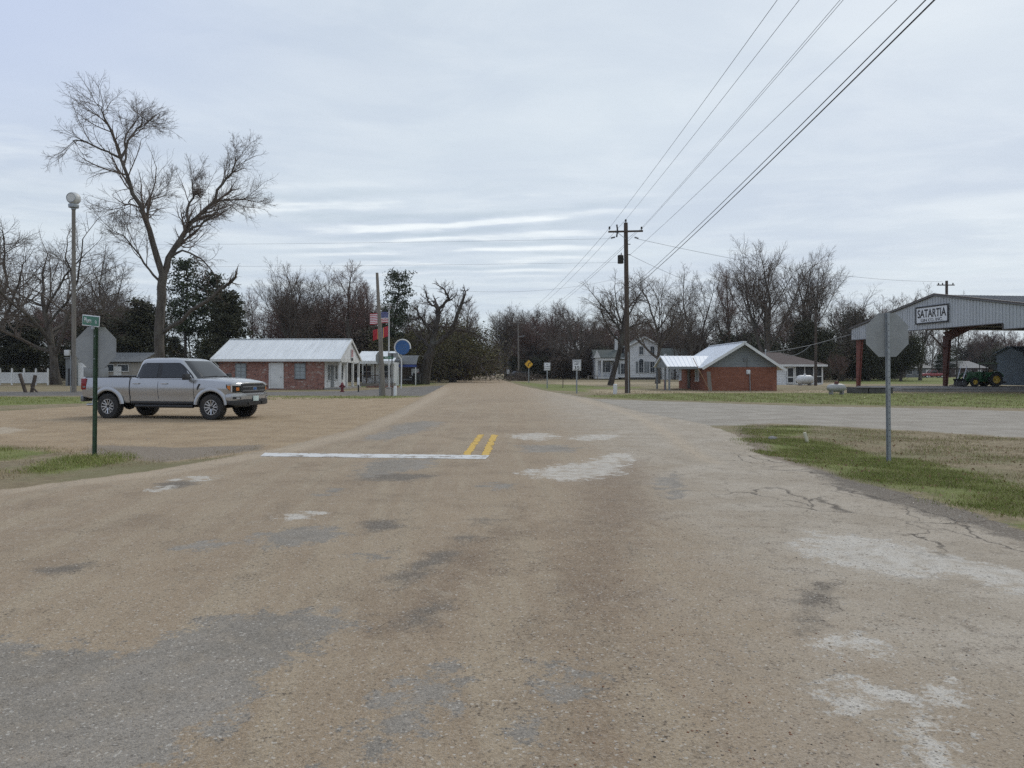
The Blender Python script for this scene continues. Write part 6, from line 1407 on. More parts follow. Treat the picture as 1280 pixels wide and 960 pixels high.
def flag_mesh(w, h, nx, ny, amp, paint, droop=.0, seed=0):
    V = []; Q = []; mi = []
    for j in range(ny + 1):
        for i in range(nx + 1):
            a, b = i/nx, j/ny; V.append((-a*w*(1 - .06*amp), amp*.16*a*math.sin(a*7 + b*1.5 + seed), b*h - h - droop*a*a*h + .05*amp*math.sin(a*6 + seed)))
    for j in range(ny):
        for i in range(nx): p = j*(nx+1) + i; Q.append((p, p+1, p+nx+2, p+nx+1)); mi.append(paint((i + .5)/nx, (j + .5)/ny))
    return V, Q, mi
for n_, c in (('flag_red', (.42, .03, .045)), ('flag_white', (.66, .66, .66)), ('flag_blue', (.03, .04, .19)), ('flag_gold', (.55, .36, .10))): M[n_] = wmat(n_ + '_cloth', c, .75, var=.05)
def flagpole():
    y = 66.0; x = gx(486.3, y); o = empty('flagpole', (x, y, 0), 0, 'white flagpole right of the plain leaning pole', 'flagpole'); zt = gz(388, y)
    MB().tube([(0, 0, -.1), (0, 0, zt)], [.06, .04], 10).build('pole', M['white'], o); MB().lathe([(0, zt), (.07, zt + .05), (.07, zt + .1), (0, zt + .15)], 12).build('finial', M['galv'], o); MB().tube([(-.07, -.05, .9), (-.06, -.05, zt - .1)], .008, 4).build('halyard', M['white'], o); MB().lathe([(.3, -.05), (.3, .08), (.2, .12), (0, .12)], 16).build('base', M['concrete'], o)
    def flag(nm, zc, w, h, nx, ny, paint, mats, label, amp, droop, seed):
        V, Q, mi = flag_mesh(w, h, nx, ny, amp, paint, droop, seed); me = np_mesh(nm, V, Q, smooth=True); [me.materials.append(M[m_]) for m_ in mats]; me.polygons.foreach_set('material_index', mi)
        f = link_mesh(nm, me); f.location = (x - .07, y - .03, zc); f.rotation_euler = (0, 0, R(8)); md = f.modifiers.new('cloth', 'SOLIDIFY'); md.thickness = .012; tag(f, label, 'flag'); return f
    us = lambda a, b: 2 if (a < .4 and b > 6/13) else (0 if int(b*13) % 2 == 0 else 1)
    f = flag('national_flag', gz(390.5, y), 1.72, .98, 40, 26, us, ('flag_red', 'flag_white', 'flag_blue'), 'striped red and white flag with a blue corner, upper of the two flags', 1.0, .12, .4)
    st = MB()
    for r_ in range(9):
        for c_ in range(6 if r_ % 2 == 0 else 5):
            a = (.4/12)*(2*c_ + (1 if r_ % 2 == 0 else 2)); b = 6/13 + (7/13)*(r_ + 1)/10; xx = -a*1.72*.94; yy = .16*a*math.sin(a*7 + b*1.5 + .4); zz = b*.98 - .98 - .12*a*a*.98 + .05*math.sin(a*6 + .4)
            for s_ in (-1, 1):
                pts = [(xx + .026*(1 if q % 2 == 0 else .42)*math.sin(q*math.pi/5), yy + s_*.022, zz + .026*(1 if q % 2 == 0 else .42)*math.cos(q*math.pi/5)) for q in range(10)]; st.add(pts, (tuple(range(10)),))
    st.build('stars', M['flag_white'], f)
    ms = lambda a, b: 0 if (a < .29 or a > .71) else (1 if (a < .345 or a > .655) else (3 if (abs(a - .5)/.09)**2 + (abs(b - .5)/.22)**2 < 1 else 2))
    flag('state_flag', gz(408.5, y), 1.45, .92, 40, 24, ms, ('flag_red', 'flag_gold', 'flag_blue', 'flag_white'), 'red and blue flag hanging below the striped flag, crossed by the plain pole', 1.2, .45, 2.0)
flagpole()
def round_sign():
    y = 67.0; k = y/F; X = lambda p: gx(p, y) - gx(502, y); o = empty('round_sign', (gx(502, y), y, 0), 0, 'round blue sign held in a curled white pipe frame', 'sign')
    c = (X(503.2), gz(434.3, y)); r = 9.0*k
    b = MB(); b.lathe([(0, -.04), (r, -.04), (r, .04), (0, .04)], 36, 'Y', (c[0], 0, c[1])); b.build('disc', M['blue'], o)
    pts = [(c[0] + (r + .06)*math.cos(R(a)), 0, c[1] + (r + .06)*math.sin(R(a))) for a in range(-10, 216, 9)] + [(X(499.5), 0, gz(446.3, y)), (X(501.3), 0, gz(448.5, y)), (X(501.9), 0, gz(452, y)), (X(501.7), 0, gz(470, y)), (X(501.5), 0, -.1)]
    MB().tube(pts, .062, 10).build('pipe_frame', M['white'], o, smooth=60)
    g = MB(); rr = random.Random(4)
    for i in range(3):
        for j in range(4): g.box((c[0] - r*.45 + j*r*.3, -.043, c[1] + r*.32 - i*r*.3), (r*.2, .006, .035))
    g.build('faded_panel_lines', M['blue_shed'], o)
round_sign()

def wood_pole(px_b, px_t, Y, top, r0, r1, label, name='utility_pole', cat='utility pole', mat='wood_grey'):
    xb, xt = gx(px_b, Y), gx(px_t, Y); o = empty(name, (xb, Y, Z(xb, Y)), 0, label, cat); zt = gz(top, Y)
    MB().tube([(0, 0, -.3), ((xt - xb)*.5, 0, zt*.5), (xt - xb, 0, zt)], [r0, (r0 + r1)/2, r1], 12).build('pole', M[mat], o, smooth=60); return o, xt - xb, zt
wood_pole(479, 471.3, 46, 341, .17, .085, 'plain grey pole with no wires leaning left in front of the flags')
def main_pole():
    Y = 52.0; o, dx, zt = wood_pole(784.6, 782.2, Y, 278.5, .20, .14, 'tall dark utility pole with crossarm and transformer right of the road', mat='wood_brown'); xb = gx(784.6, Y); X = lambda p: gx(p, Y) - xb; Zp = lambda q: gz(q, Y)
    za = Zp(289.8); MB().box((X(781.6), -.16, za), (2.44, .10, .12), 0, R(-1.2)).build('crossarm', M['wood_brown'], o)
    b = MB(); b.bar((X(770), -.19, za - .02), (X(781.5), -.15, Zp(299)), .05, .02); b.build('arm_brace', M['galv'], o); b = MB(); b.bar((X(795), -.19, za), (X(784), -.15, Zp(299)), .05, .02); b.build('arm_brace', M['galv'], o)
    prof = [(0, 0), (.03, 0), (.03, .08), (.07, .09), (.075, .14), (.05, .16), (.07, .18), (.06, .24), (0, .26)]
    for p, q in ((761.5, 288.6), (801.5, 288.8)): MB().lathe(prof, 12, 'Z', (X(p), -.16, Zp(q) + .03)).build('insulator', M['black'], o, smooth=60)
    MB().lathe(prof, 12, 'Z', (X(782.2), 0, zt)).build('insulator', M['black'], o, smooth=60)
    c = MB(); c.tube([(X(770.5), -.2, Zp(281.5)), (X(771.5), -.2, Zp(289)), (X(770.2), -.22, Zp(297))], .055, 8); c.bar((X(768.5), -.2, Zp(291)), (X(773), -.2, Zp(291)), .06); c.build('fuse_cutout', M['black'], o)
    for a, b_ in (((763, 298.3), (768.5, 297)), ((792.5, 297.2), (797.5, 298.8))):
        m = MB(); pa, pb = Vector((X(a[0]), -.2, Zp(a[1]))), Vector((X(b_[0]), -.2, Zp(b_[1]))); m.tube([pa, pb], .035, 8); [m.tube([pa.lerp(pb, f - .06), pa.lerp(pb, f), pa.lerp(pb, f + .06)], [.04, .085, .04], 10) for f in (.15, .38, .62, .85)]; m.build('strain_insulator', M['black'], o)
    t_ = MB(); t_.lathe([(0, 0), (.20, .0), (.21, .03), (.21, .52), (.22, .54), (.16, .6), (0, .62)], 20, 'Z', (X(775.6), -.05, Zp(329.5))); to = t_.build('transformer', M['black_metal'], o, smooth=40); t_ = MB(); t_.lathe([(.02, 0), (.05, .03), (.03, .07), (.05, .11), (.02, .2)], 10, 'Z', (X(776.5), -.05, Zp(319.5))); t_.box((X(779.5), -.05, Zp(324)), (.2, .1, .08)); t_.build('bushing', M['galv'], to)
    [MB().box((X(786.5), -.05, Zp(q)), (.16, .1, .05)).build('bracket', M['galv'], o) for q in (318.5, 305.5)]
    u = MB(); u.tube([(X(785.2), -.2, 0), (X(784.6), -.19, Zp(440))], .035, 8); u.build('riser_pipe', M['alu'], o)
main_pole()
o, dx, zt = wood_pole(92.6, 92.0, 54, 262, .17, .13, 'weathered wooden pole with a white siren drum on top behind the stop sign', 'siren_pole', 'siren pole')
s = MB(); s.lathe([(0, 0), (.16, 0), (.16, .10), (.34, .14), (.36, .34), (.34, .38), (0, .38)], 20, 'Z', (dx, 0, zt)); so_ = s.build('siren_base', M['galv'], o, smooth=40); s = MB(); s.lathe([(0, -.34), (.30, -.34), (.42, -.22), (.46, 0), (.42, .22), (.30, .34), (0, .34)], 24, 'Y', (dx, 0, zt + .82)); s.build('siren_drum', M['tank_white'], so_, smooth=40); [MB().lathe([(.31, -.02), (.34, -.02), (.34, .02), (.31, .02)], 24, 'Y', (dx, -.34 + .17*i, zt + .82), closed=True).build('drum_rim', M['galv'], so_) for i in (0, 4)]
b = MB(); b.box((-.42, -.12, gz(441, 54)), (.34, .28, .42)); b.build('control_box', M['tank_white'], o, bevel=.02); MB().tube([(-.2, -.1, gz(444, 54)), (-.19, -.1, 0)], .03, 6).build('conduit', M['galv'], o)
def street_lamp(px, Y, top, label, arm=-1, mat='galv'):
    x = gx(px, Y); zt = gz(top, Y); o = empty('street_lamp', (x, Y, 0), 0, label, 'street lamp'); MB().tube([(0, 0, -.2), (0, 0, zt)], [.13, .09], 8).build('pole', M[mat], o); MB().tube([(0, 0, zt - .3), (arm*.8, 0, zt - .05), (arm*1.5, 0, zt)], .05, 6).build('arm', M['galv'], o); MB().lathe([(0, .25), (.25, .2), (.4, 0), (.3, -.12), (0, -.16)], 14, 'Z', (arm*1.6, 0, zt)).build('lamp_head', M['tank_white'], o)
street_lamp(607.5, 235, 441.5, 'left one of two lamp poles where the road ends at the woods', 1); street_lamp(616.2, 262, 440.2, 'right one of two lamp poles where the road ends at the woods', -1)
o, dx, zt = wood_pole(648.3, 647.6, 135, 401, .17, .12, 'thin grey utility pole far up the right side of the road')
MB().box((dx, -.15, zt - .35), (2.3, .1, .12)).build('crossarm', M['wood_grey'], o); MB().tube([(dx, -.1, gz(421, 135)), (dx + 1.2, -.1, gz(420, 135))], .06, 6).build('lamp_arm', M['galv'], o)
o, dx, zt = wood_pole(1019.5, 1019.8, 79, 386, .16, .12, 'dark slim pole with a yard lamp in front of the screened porch', mat='wood_brown')
MB().tube([(dx*.8, -.1, gz(404, 79)), (.35, -.3, gz(403, 79)), (.45, -.3, gz(406, 79))], .03, 6).build('lamp_arm', M['galv'], o); MB().lathe([(0, .22), (.14, .2), (.17, .02), (.26, 0), (.24, -.16), (0, -.2)], 14, 'Z', (.45, -.3, gz(407.5, 79))).build('yard_lamp', M['tank_white'], o)
o, dx, zt = wood_pole(1183.3, 1183.3, 92, 351, .2, .16, 'short black pole top with insulators behind the metal shed gable', mat='wood_brown')
MB().box((-.2, -.15, zt - .55), (2.2, .1, .12)).build('crossarm', M['wood_brown'], o); [MB().lathe([(0, 0), (.07, .02), (.08, .14), (.05, .2), (0, .24)], 10, 'Z', (px_, -.15, zt - .49)).build('insulator', M['black'], o) for px_ in (-1.1, -.6, .7)]

def wire(name, pts, r, mat, label, cat='wire', sag=0.0, n=26, group=None):
    """cable through 3D points; with two points a sagging span"""
    pts = [Vector(p) for p in pts]
    if len(pts) == 2: P_ = [pts[0].lerp(pts[1], i/n) - Vector((0, 0, 4*sag*(i/n)*(1 - i/n))) for i in range(n + 1)]
    else:
        P_ = []; q = [pts[0]] + pts + [pts[-1]]
        for i in range(1, len(q) - 2):
            for j in range(6):
                t_ = j/6; a, b, c, d = q[i-1], q[i], q[i+1], q[i+2]; P_.append(.5*((2*b) + (c - a)*t_ + (2*a - 5*b + 4*c - d)*t_*t_ + (3*b - a - 3*c + d)*t_**3))
        P_.append(pts[-1])
    return tag(MB().tube(P_, r, 5, cap=False).build(name, M[mat], None, smooth=80), label, cat, group)
M['wire'] = wmat('dark_cable', (.045, .045, .048), .6, .2)
def A(px, py, Y=51.85): return Vector((gx(px, Y), Y, gz(py, Y)))
def span(S, pxt, zt, sag, r, label):
    """from the pole towards and past the viewer, crossing the top of the photo at column pxt"""
    Yt = (zt - H)/(HY/F); T = Vector(((pxt - CX)*Yt/F, Yt, zt)); d = (T - S); e = S + d*((S.y + 14)/(S.y - Yt)); q = (S - T).length/(S - e).length
    k = sag*4*q*(1 - q); e.z += k/q; wire('power_line', [S, e], r, 'wire', label, 'power line', sag)
span(A(761.5, 285.3), 971.5, 11.2, .35, .0075, 'overhead wire from the left end of the crossarm, leftmost at the top edge')
span(A(782.2, 274.5, 52), 999, 11.8, .35, .0075, 'overhead wire from the very top of the utility pole')
span(A(801.5, 285.5), 1050, 11.2, .35, .0065, 'overhead wire from the right end of the crossarm')
span(A(799.5, 289), 1054, 11.0, .4, .0065, 'overhead wire close beside the one from the right crossarm end')
span(A(787.5, 318.5), 1121, 9.5, .4, .0075, 'single overhead wire leaving the pole beside the transformer')
span(A(785.5, 362), 1157, 7.1, .45, .010, 'thick overhead cable, upper of the lowest pair'); span(A(785.5, 366), 1168, 6.95, .45, .013, 'thickest overhead cable, lowest of the pair crossing the top right')
PB = lambda d, z: Vector((gx(647.6, 135) + d, 134.85, gz(401, 135) + z))
for (p, q), (d, z), l in (((761.5, 285.3), (-1.1, -.3), 'wire running down the road from the left end of the crossarm'), ((782.2, 274.5), (0, 0), 'wire running down the road from the top of the tall pole'), ((801.5, 285.5), (1.1, -.3), 'wire running down the road from the right end of the crossarm'), ((783, 306), (0, -1.6), 'lower wire running down the road to the far thin pole')):
    wire('power_line', [A(p, q), PB(d, z)], .010, 'wire', l, 'power line', .9)
wire('power_line', [A(763, 298.3), (-70, 62, gz(302, 62))], .0055, 'wire', 'highest wire crossing the sky to the left edge', 'power line', .35)
wire('power_line', [A(780, 328), (-70, 60, gz(331, 60))], .0055, 'wire', 'second wire crossing the sky to the left edge', 'power line', .25)
wire('power_line', [A(782, 346), (gx(471.6, 46), 46, gz(350, 46))], .0055, 'wire', 'wire from the tall pole to the top of the plain leaning pole', 'power line', .9)
wire('power_line', [A(797.5, 298.8), (gx(1183.3, 92) - .6, 91.85, gz(352, 92))], .012, 'wire', 'wire crossing the sky from the crossarm to the pole behind the shed', 'power line', .8)
wire('power_line', [A(787, 318.5), (gx(1019.8, 79), 78.9, gz(388, 79))], .010, 'wire', 'thin wire sloping right from the tall pole to the yard lamp pole', 'power line', 1.0)
wire('service_cable', [A(1066, 417.5, 67.6), A(1040, 424.5, 66), A(1013, 431.5, 64), A(985, 437, 62), A(957, 440.5, 60.5)], .03, 'roof_grey', 'grey service cable from the shed corner to the brick building roof', 'cable')
wire('service_cable', [A(1013, 431.8, 63.9), A(1004, 439, 63.4), A(992, 444.3, 63), A(981, 443, 62.5), A(972, 438, 62)], .03, 'roof_grey', 'drooping loop of grey cable over the brown hip roof', 'cable')
m = MB(); x_, y_ = gx(957, 60.5), 60.5; m.tube([(0, 0, -1.0), (0, 0, .14)], .04, 8); m.lathe([(0, .12), (.07, .12), (.07, .2), (0, .24)], 10); m.build('service_mast', M['galv'], bpy.data.objects['brick_building']).location = (x_ - 15.19, y_ - 58.0, gz(440.5, y_))

# --- left side small things
def picket_fence():
    Y = 82.0; k = Y/F; x0, x1 = gx(-75, Y), gx(60, Y); ox = x1; o = empty('picket_fence', (ox, Y, 0), 0, 'white picket fence at the left edge of the photo', 'fence'); zt = gz(465.5, Y)
    n = int((x1 - x0)/(14.4*k)); sp = (x1 - x0)/n
    for i in range(n + 1):
        p = MB(); p.box((-i*sp, 0, (zt + .35)/2), (.15, .15, zt + .35)); p.lathe([(.10, 0), (.10, .05), (0, .14)], 4, 'Z', (-i*sp, 0, zt + .35)); p.build('post', M['white'], o)
    for i in range(n):
        q = MB(); a, b = -i*sp - .08, -(i+1)*sp + .08
        for z in (.28, zt - .12): q.box(((a+b)/2, .0, z), (a - b, .05, .10))
        m_ = 11
        for j in range(m_): q.box((b + (a - b)*(j + .5)/m_, -.035, (zt + .22)/2), ((a - b)/m_*.82, .02, zt - .22))
        q.build('picket_panel', M['white'], o)
picket_fence()
def brace():
    Y = 54.0; X = lambda p: gx(p, Y) - gx(34, Y); o = empty('broken_fence', (gx(34, Y), Y, 0), 0, 'leaning brown posts of a broken fence crossing in a V', 'fence')
    MB().bar((X(32.5), 0, -.1), (X(24.5), 0, gz(467, Y)), .20, .16).build('post', M['wood_brown'], o); MB().bar((X(37), .2, -.1), (X(42), .2, gz(469, Y)), .20, .16).build('post', M['wood_brown'], o); MB().bar((X(46.5), .1, -.05), (X(37.5), .1, gz(482, Y)), .10).build('brace', M['wood_brown'], o); MB().bar((X(28), .1, gz(480, Y)), (X(40), .15, gz(480, Y)), .08).build('rail', M['wood_brown'], o)
brace()
M['hydrant_red'] = wmat('faded_maroon_enamel', (.15, .018, .02), .5, var=.2)
def hydrant():
    y = 55; o = empty('fire_hydrant', (gx(427.8, y), y, 0), 0, 'dark red fire hydrant in front of the brick office porch', 'fire hydrant')
    MB().lathe([(0, 0), (.17, 0), (.17, .06), (.11, .08), (.11, .46), (.15, .48), (.15, .52), (.12, .54), (.10, .64), (.04, .70), (.03, .76), (0, .76)], 18).build('barrel', M['hydrant_red'], o, smooth=40); [MB().lathe([(0, 0), (.07, 0), (.07, .10), (.05, .12), (0, .12)], 12, 'X', (.10 if s > 0 else -.22, 0, .40)).build('nozzle', M['hydrant_red'], o) for s in (-1, 1)]; MB().lathe([(0, -.24), (.08, -.24), (.08, -.1), (0, -.1)], 12, 'Y', (0, 0, .36)).build('pumper_nozzle', M['hydrant_red'], o)
hydrant()
def white_marker(px, Y, py0, r, label, lower=False):
    x = gx(px, Y); zt = gz(py0, Y); o = empty('marker_post', (x, Y, 0), 0, label, 'marker post')
    MB().lathe([(0, .5*zt if lower else -.1), (r, .5*zt if lower else -.1), (r, zt - .04), (r*.7, zt), (0, zt)], 14).build('sleeve', M['white'], o, smooth=40)
    if lower: MB().lathe([(0, -.1), (r*.6, -.1), (r*.6, .5*zt), (0, .5*zt)], 10).build('stake', M['black_metal'], o)
white_marker(494, 46, 482.3, .10, 'short white pipe marker at the foot of the plain leaning pole'); white_marker(448, 55, 472, .09, 'slim post with a white sleeve right of the fire hydrant', True)
white_marker(769, 50, 480, .14, 'thick white stub post just left of the tall utility pole')
def flower_bed():
    y = 70; o = empty('flower_bed', (gx(478, y), y, 0), 0, 'low round bed of brown mulch below the flagpole', 'flower bed'); MB().lathe([(1.55, -.05), (1.55, .12), (1.4, .13), (1.4, -.05)], 28, closed=True).build('edging', M['brick_mottled'], o); MB().lathe([(1.4, .08), (1.0, .26), (.5, .38), (0, .42)], 24).build('mulch', M['wood_brown'], o, smooth=60); o.scale = (1, .6, 1)
flower_bed()
def waste_bin(px, Y, label, col, r=.32, h=1.05):
    o = empty('waste_bin', (gx(px, Y), Y, 0), 0, label, 'waste bin'); MB().prism([(-r*.8, .08), (r*.8, .08), (r, h), (-r, h)], -r, r).build('bin', M[col], o, bevel=.03); MB().box((0, 0, h + .04), (r*2.15, r*2.2, .08)).build('lid', M[col], o, bevel=.03); [MB().lathe([(0, -.04), (.1, -.04), (.1, .04), (0, .04)], 12, 'X', (s*r*.7, r*.9, .1)).build('wheel', M['black'], o) for s in (-1, 1)]
waste_bin(521.5, 84, 'black wheeled bin at the right front corner of the carport', 'black', .42, 1.25); waste_bin(527, 88, 'red bin just right of the black wheeled bin', 'red', .42, 1.3)
def white_steeple():
    Y = 150; k = Y/F; o = empty('sign_pillar', (gx(542.5, Y), Y, 0), 0, 'narrow white pillar with a small pointed cap left of the diamond sign', 'pillar'); z = gz(456, Y); MB().box((0, 0, z/2), (5*k, 4*k, z)).build('shaft', M['white'], o); r = MB(); r.prism([(-6.5*k, z), (6.5*k, z), (1.0*k, z + 6*k), (-1.0*k, z + 6*k)], -4*k, 4*k); r.build('cap', M['white'], o)
white_steeple()
def far_sign(px, Y, py, w, h, mat, label):
    o = empty('small_sign', (gx(px, Y), Y, 0), 0, label, 'sign'); z = gz(py, Y); MB().box((0, 0, z), (w, .04, h)).build('panel', M[mat], o); MB().tube([(0, .05, -.1), (0, .05, z)], .05, 6).build('post', M['galv'], o)
far_sign(575, 200, 458.5, 1.0, 1.2, 'sign_yellow', 'tiny yellow sign far up the left roadside'); far_sign(571, 185, 465, .8, .9, 'sign_white', 'tiny white sign low at the far left roadside')
far_sign(589, 240, 459, .9, .9, 'sign_white', 'tiny pale sign near the end of the road on the left'); far_sign(634, 150, 466, .9, 1.3, 'sign_white', 'small white board low beside the parked dark car')
def brush_heap():
    rr = random.Random(9); pl = []
    for _ in range(520):
        x = gx(653, 118) + rr.gauss(0, 1.3); y = 118 + rr.gauss(0, 1.2); z = abs(rr.gauss(.4, .35)); pl.append(stem(rr, (x, y, z), unit((rr.gauss(0, 1), rr.gauss(0, 1), rr.gauss(.2, .5))), rr.uniform(.5, 1.5), .03, .012, 3, .2, -.05))
    tag(link_mesh('brush_heap', tube_mesh('brush_heap', pl, lambda r: 3, M['twig'])), 'heap of cut grey branches beside the yellow curve sign', 'brush heap')
brush_heap()
def dead_stump():
    Y = 57; o = empty('leaning_plank', (gx(886, Y), Y, 0), 0, 'weathered grey plank leaning left before the red brick wall', 'plank'); X = lambda p: gx(p, Y) - gx(886, Y); MB().prism([(X(885.5), -.05), (X(890), -.05), (X(888), gz(464.5, Y)), (X(883.5), gz(464.5, Y))], -.04, .04).build('plank', M['wood_grey'], o); return o
dead_stump()
tag(MB().tube([(gx(887.5, 56.6), 56.6, 0), (gx(866, 57.2), 57.2, gz(447, 57.2))], .025, 6).build('guy_rod', M['wood_tan'], None), 'thin tan rod slanting from the ground to the side porch roof', 'rod')
tag(MB().tube([(gx(830.5, 62), 62, -.05), (gx(830.5, 62), 62, .75)], .04, 8).lathe([(0, .72), (.06, .72), (.05, .8), (0, .82)], 10, 'Z', (gx(830.5, 62), 62, 0)).build('gas_riser', M['red'], None), 'small red pipe standing left of the porch posts', 'pipe')
def tank(px, Y, wpx, r, mat, label):
    L = wpx*Y/F; o = empty('gas_tank', (gx(px, Y), Y, 0), R(3), label, 'gas tank'); h = L/2; zc = r + .16
    MB().lathe([(0, -h), (r*.5, -h + .06), (r*.85, -h + .2), (r, -h + .4), (r, h - .4), (r*.85, h - .2), (r*.5, h - .06), (0, h)], 24, 'X', (0, 0, zc)).build('vessel', M[mat], o, smooth=50); MB().lathe([(0, 0), (.13, 0), (.14, .12), (.10, .17), (0, .18)], 14, 'Z', (0, 0, zc + r - .02)).build('valve_dome', M['tank_white' if mat == 'tank_white' else 'rust'], o, smooth=50); [MB().box((s*h*.55, 0, .12), (.12, r*1.5, .3)).build('foot', M['concrete'], o) for s in (-1, 1)]
tank(1006, 80, 22, .48, 'tank_white', 'white gas tank lying in front of the screened porch'); tank(1045.5, 49, 25, .28, 'tank_grey', 'dull silver gas tank left of the leftmost red column')
def rock(px, py, r, label, mat, sq=.6, name='rock', cat='rock'):
    rr = random.Random(int(px)); x, y = gp(px, py); bm = bmesh.new(); bmesh.ops.create_icosphere(bm, subdivisions=2, radius=r)
    for v in bm.verts: v.co *= rr.uniform(.8, 1.15); v.co.z *= sq
    me = bpy.data.meshes.new(name); bm.to_mesh(me); bm.free(); me.polygons.foreach_set('use_smooth', [True]*len(me.polygons)); o = link_mesh(name, me, M[mat]); o.location = (x, y, Z(x, y) + r*sq*.5); tag(o, label, cat)
rock(966, 549, .10, 'pale grey rock in the ditch of the right verge', 'concrete')
x, y = gp(1008.5, 551.5); tag(MB().bar((.04, 0, -.08), (-.05, 0, .22), .075, .06).build('marker_stub', wmat('cream_plastic', (.62, .58, .44), .5), None, bevel=.012, loc=(x, y, Z(x, y))), 'short tilted cream stub in the right verge', 'stub')
x, y = gp(703.5, 485); tag(MB().tube([(0, 0, -.1), (.02, 0, .75)], .035, 8).lathe([(0, .74), (.05, .74), (.03, .8), (0, .8)], 8).build('survey_stake', M['wood_brown'], None, loc=(x, y, 0)), 'thin dark stake in the lawn between the two white signs', 'stake')
x, y = gp(1014, 461+26); 
def bench(px, Y, label):
    o = empty('sawhorse', (gx(px, Y), Y, 0), R(10), label, 'sawhorse'); MB().box((0, 0, .72), (1.9, .14, .1)).build('beam', M['wood_grey'], o)
    for sx in (-1, 1):
        for sy in (-1, 1): MB().bar((sx*.8, sy*.05, .70), (sx*.95, sy*.45, 0), .09, .06).build('leg', M['wood_grey'], o)
bench(741, 128, 'pale wooden sawhorse on the lawn left of the white house')

# ------------------------------------------------------------------ grass blades, loose stones, fallen leaves
def blades(name, n, polys, hmin, hmax, wmin, wmax, mat, seed, edge=.0, clump=.0):
    rs = np.random.RandomState(seed); pts = []
    areas = [max(.5, np.prod(np.ptp(p, axis=0))) for p in polys]; tot = sum(areas)
    for p, a in zip(polys, areas):
        lo, hi = p.min(0), p.max(0); m = int(n*a/tot*2.2) + 40; x = rs.uniform(lo[0], hi[0], m); y = rs.uniform(lo[1], hi[1], m); d = sdf(p, x, y); k = d + rs.normal(0, .16, m) > edge
        f = np.sin(x*2.3 + 1.1*np.sin(y*1.9)) + np.sin(y*3.1 + .7*np.sin(x*2.7)) + np.sin((x + y)*6.1)*.6; k &= (f + rs.normal(0, .9, m)) > clump; pts.append(np.stack([x[k], y[k]], 1))
    P_ = np.concatenate(pts); m = len(P_); x, y = P_.T; z = zg(x, y) - .004; a = rs.uniform(0, 6.28, m); w = rs.uniform(wmin, wmax, m); h = rs.uniform(hmin, hmax, m)*rs.uniform(.5, 1.6, m); b = rs.uniform(0, 6.28, m); l1, l2 = h*rs.uniform(.1, .4, m), h*rs.uniform(.35, 1.0, m)
    ux, uy = np.cos(a)*w/2, np.sin(a)*w/2; dx, dy = np.cos(b), np.sin(b)
    V = np.stack([np.stack([x - ux, y - uy, z], 1), np.stack([x + ux, y + uy, z], 1), np.stack([x + dx*l1 + ux*.8, y + dy*l1 + uy*.8, z + h*.6], 1), np.stack([x + dx*l1 - ux*.8, y + dy*l1 - uy*.8, z + h*.6], 1), np.stack([x + dx*l2, y + dy*l2, z + h], 1)], 1).reshape(-1, 3)
    i = np.arange(m)*5; tag(link_mesh(name, np_mesh(name, V, np.stack([i, i+1, i+2, i+3], 1), np.stack([i+3, i+2, i+4], 1), M[mat])), kind='stuff')
def grassmat(name, a, b, c):
    m, t = new_mat(name); pos = t.n('NewGeometry').outputs['Position']; n = t.noise(pos, 1.4, 4); f = t.noise(pos, 23, 2); col = t.mix(t.step(n, .3, .7), a, b); col = t.mix(t.step(f, .5, .66, 0, .75), col, c); finish(t, col, .7, 0, .25); return m
M['grass'] = grassmat('green_winter_grass', (.165, .205, .042), (.27, .285, .085), (.36, .31, .15)); M['dry_grass'] = grassmat('dry_winter_grass', (.28, .22, .12), (.40, .32, .19), (.17, .135, .08))
VERGE = px_poly([(930,531),(1000,532),(1100,538),(1280,549),(1420,558),(1420,690),(1280,648),(1200,630),(1130,612),(1050,592),(962,568),(930,548)])
blades('grass', 52000, VERGE_GREEN[:2] + [VERGE_GREEN[0]], .015, .05, .004, .009, 'grass', 1, -.12, -.1)
blades('grass', 26000, [VERGE], .015, .05, .005, .009, 'grass', 2, 0, .45); blades('dry_grass', 42000, [VERGE], .012, .045, .004, .009, 'dry_grass', 3, 0, -.3)
blades('grass', 9000, GREENS[3:5], .02, .07, .005, .010, 'grass', 4, 0, 0); blades('dry_grass', 9000, [px_poly([(-60,557),(110,560),(200,570),(330,560),(250,578),(150,585),(0,602),(-60,606)])], .015, .05, .004, .009, 'dry_grass', 5, 0, .2)
blades('grass', 22000, [px_poly([(-60,496),(110,497),(104,504),(-60,506)]), px_poly([(330,495),(528,495.5),(500,499),(330,500)]), px_poly([(740,495.5),(850,492),(1280,492.5),(1280,511),(1000,505),(860,501)])], .03, .10, .012, .03, 'grass', 6, 0, .3)
blades('dry_grass', 18000, [px_poly([(740,490),(850,488),(1280,488),(1280,511),(1000,505),(860,501),(740,497)])], .03, .09, .012, .03, 'dry_grass', 7, 0, .2)
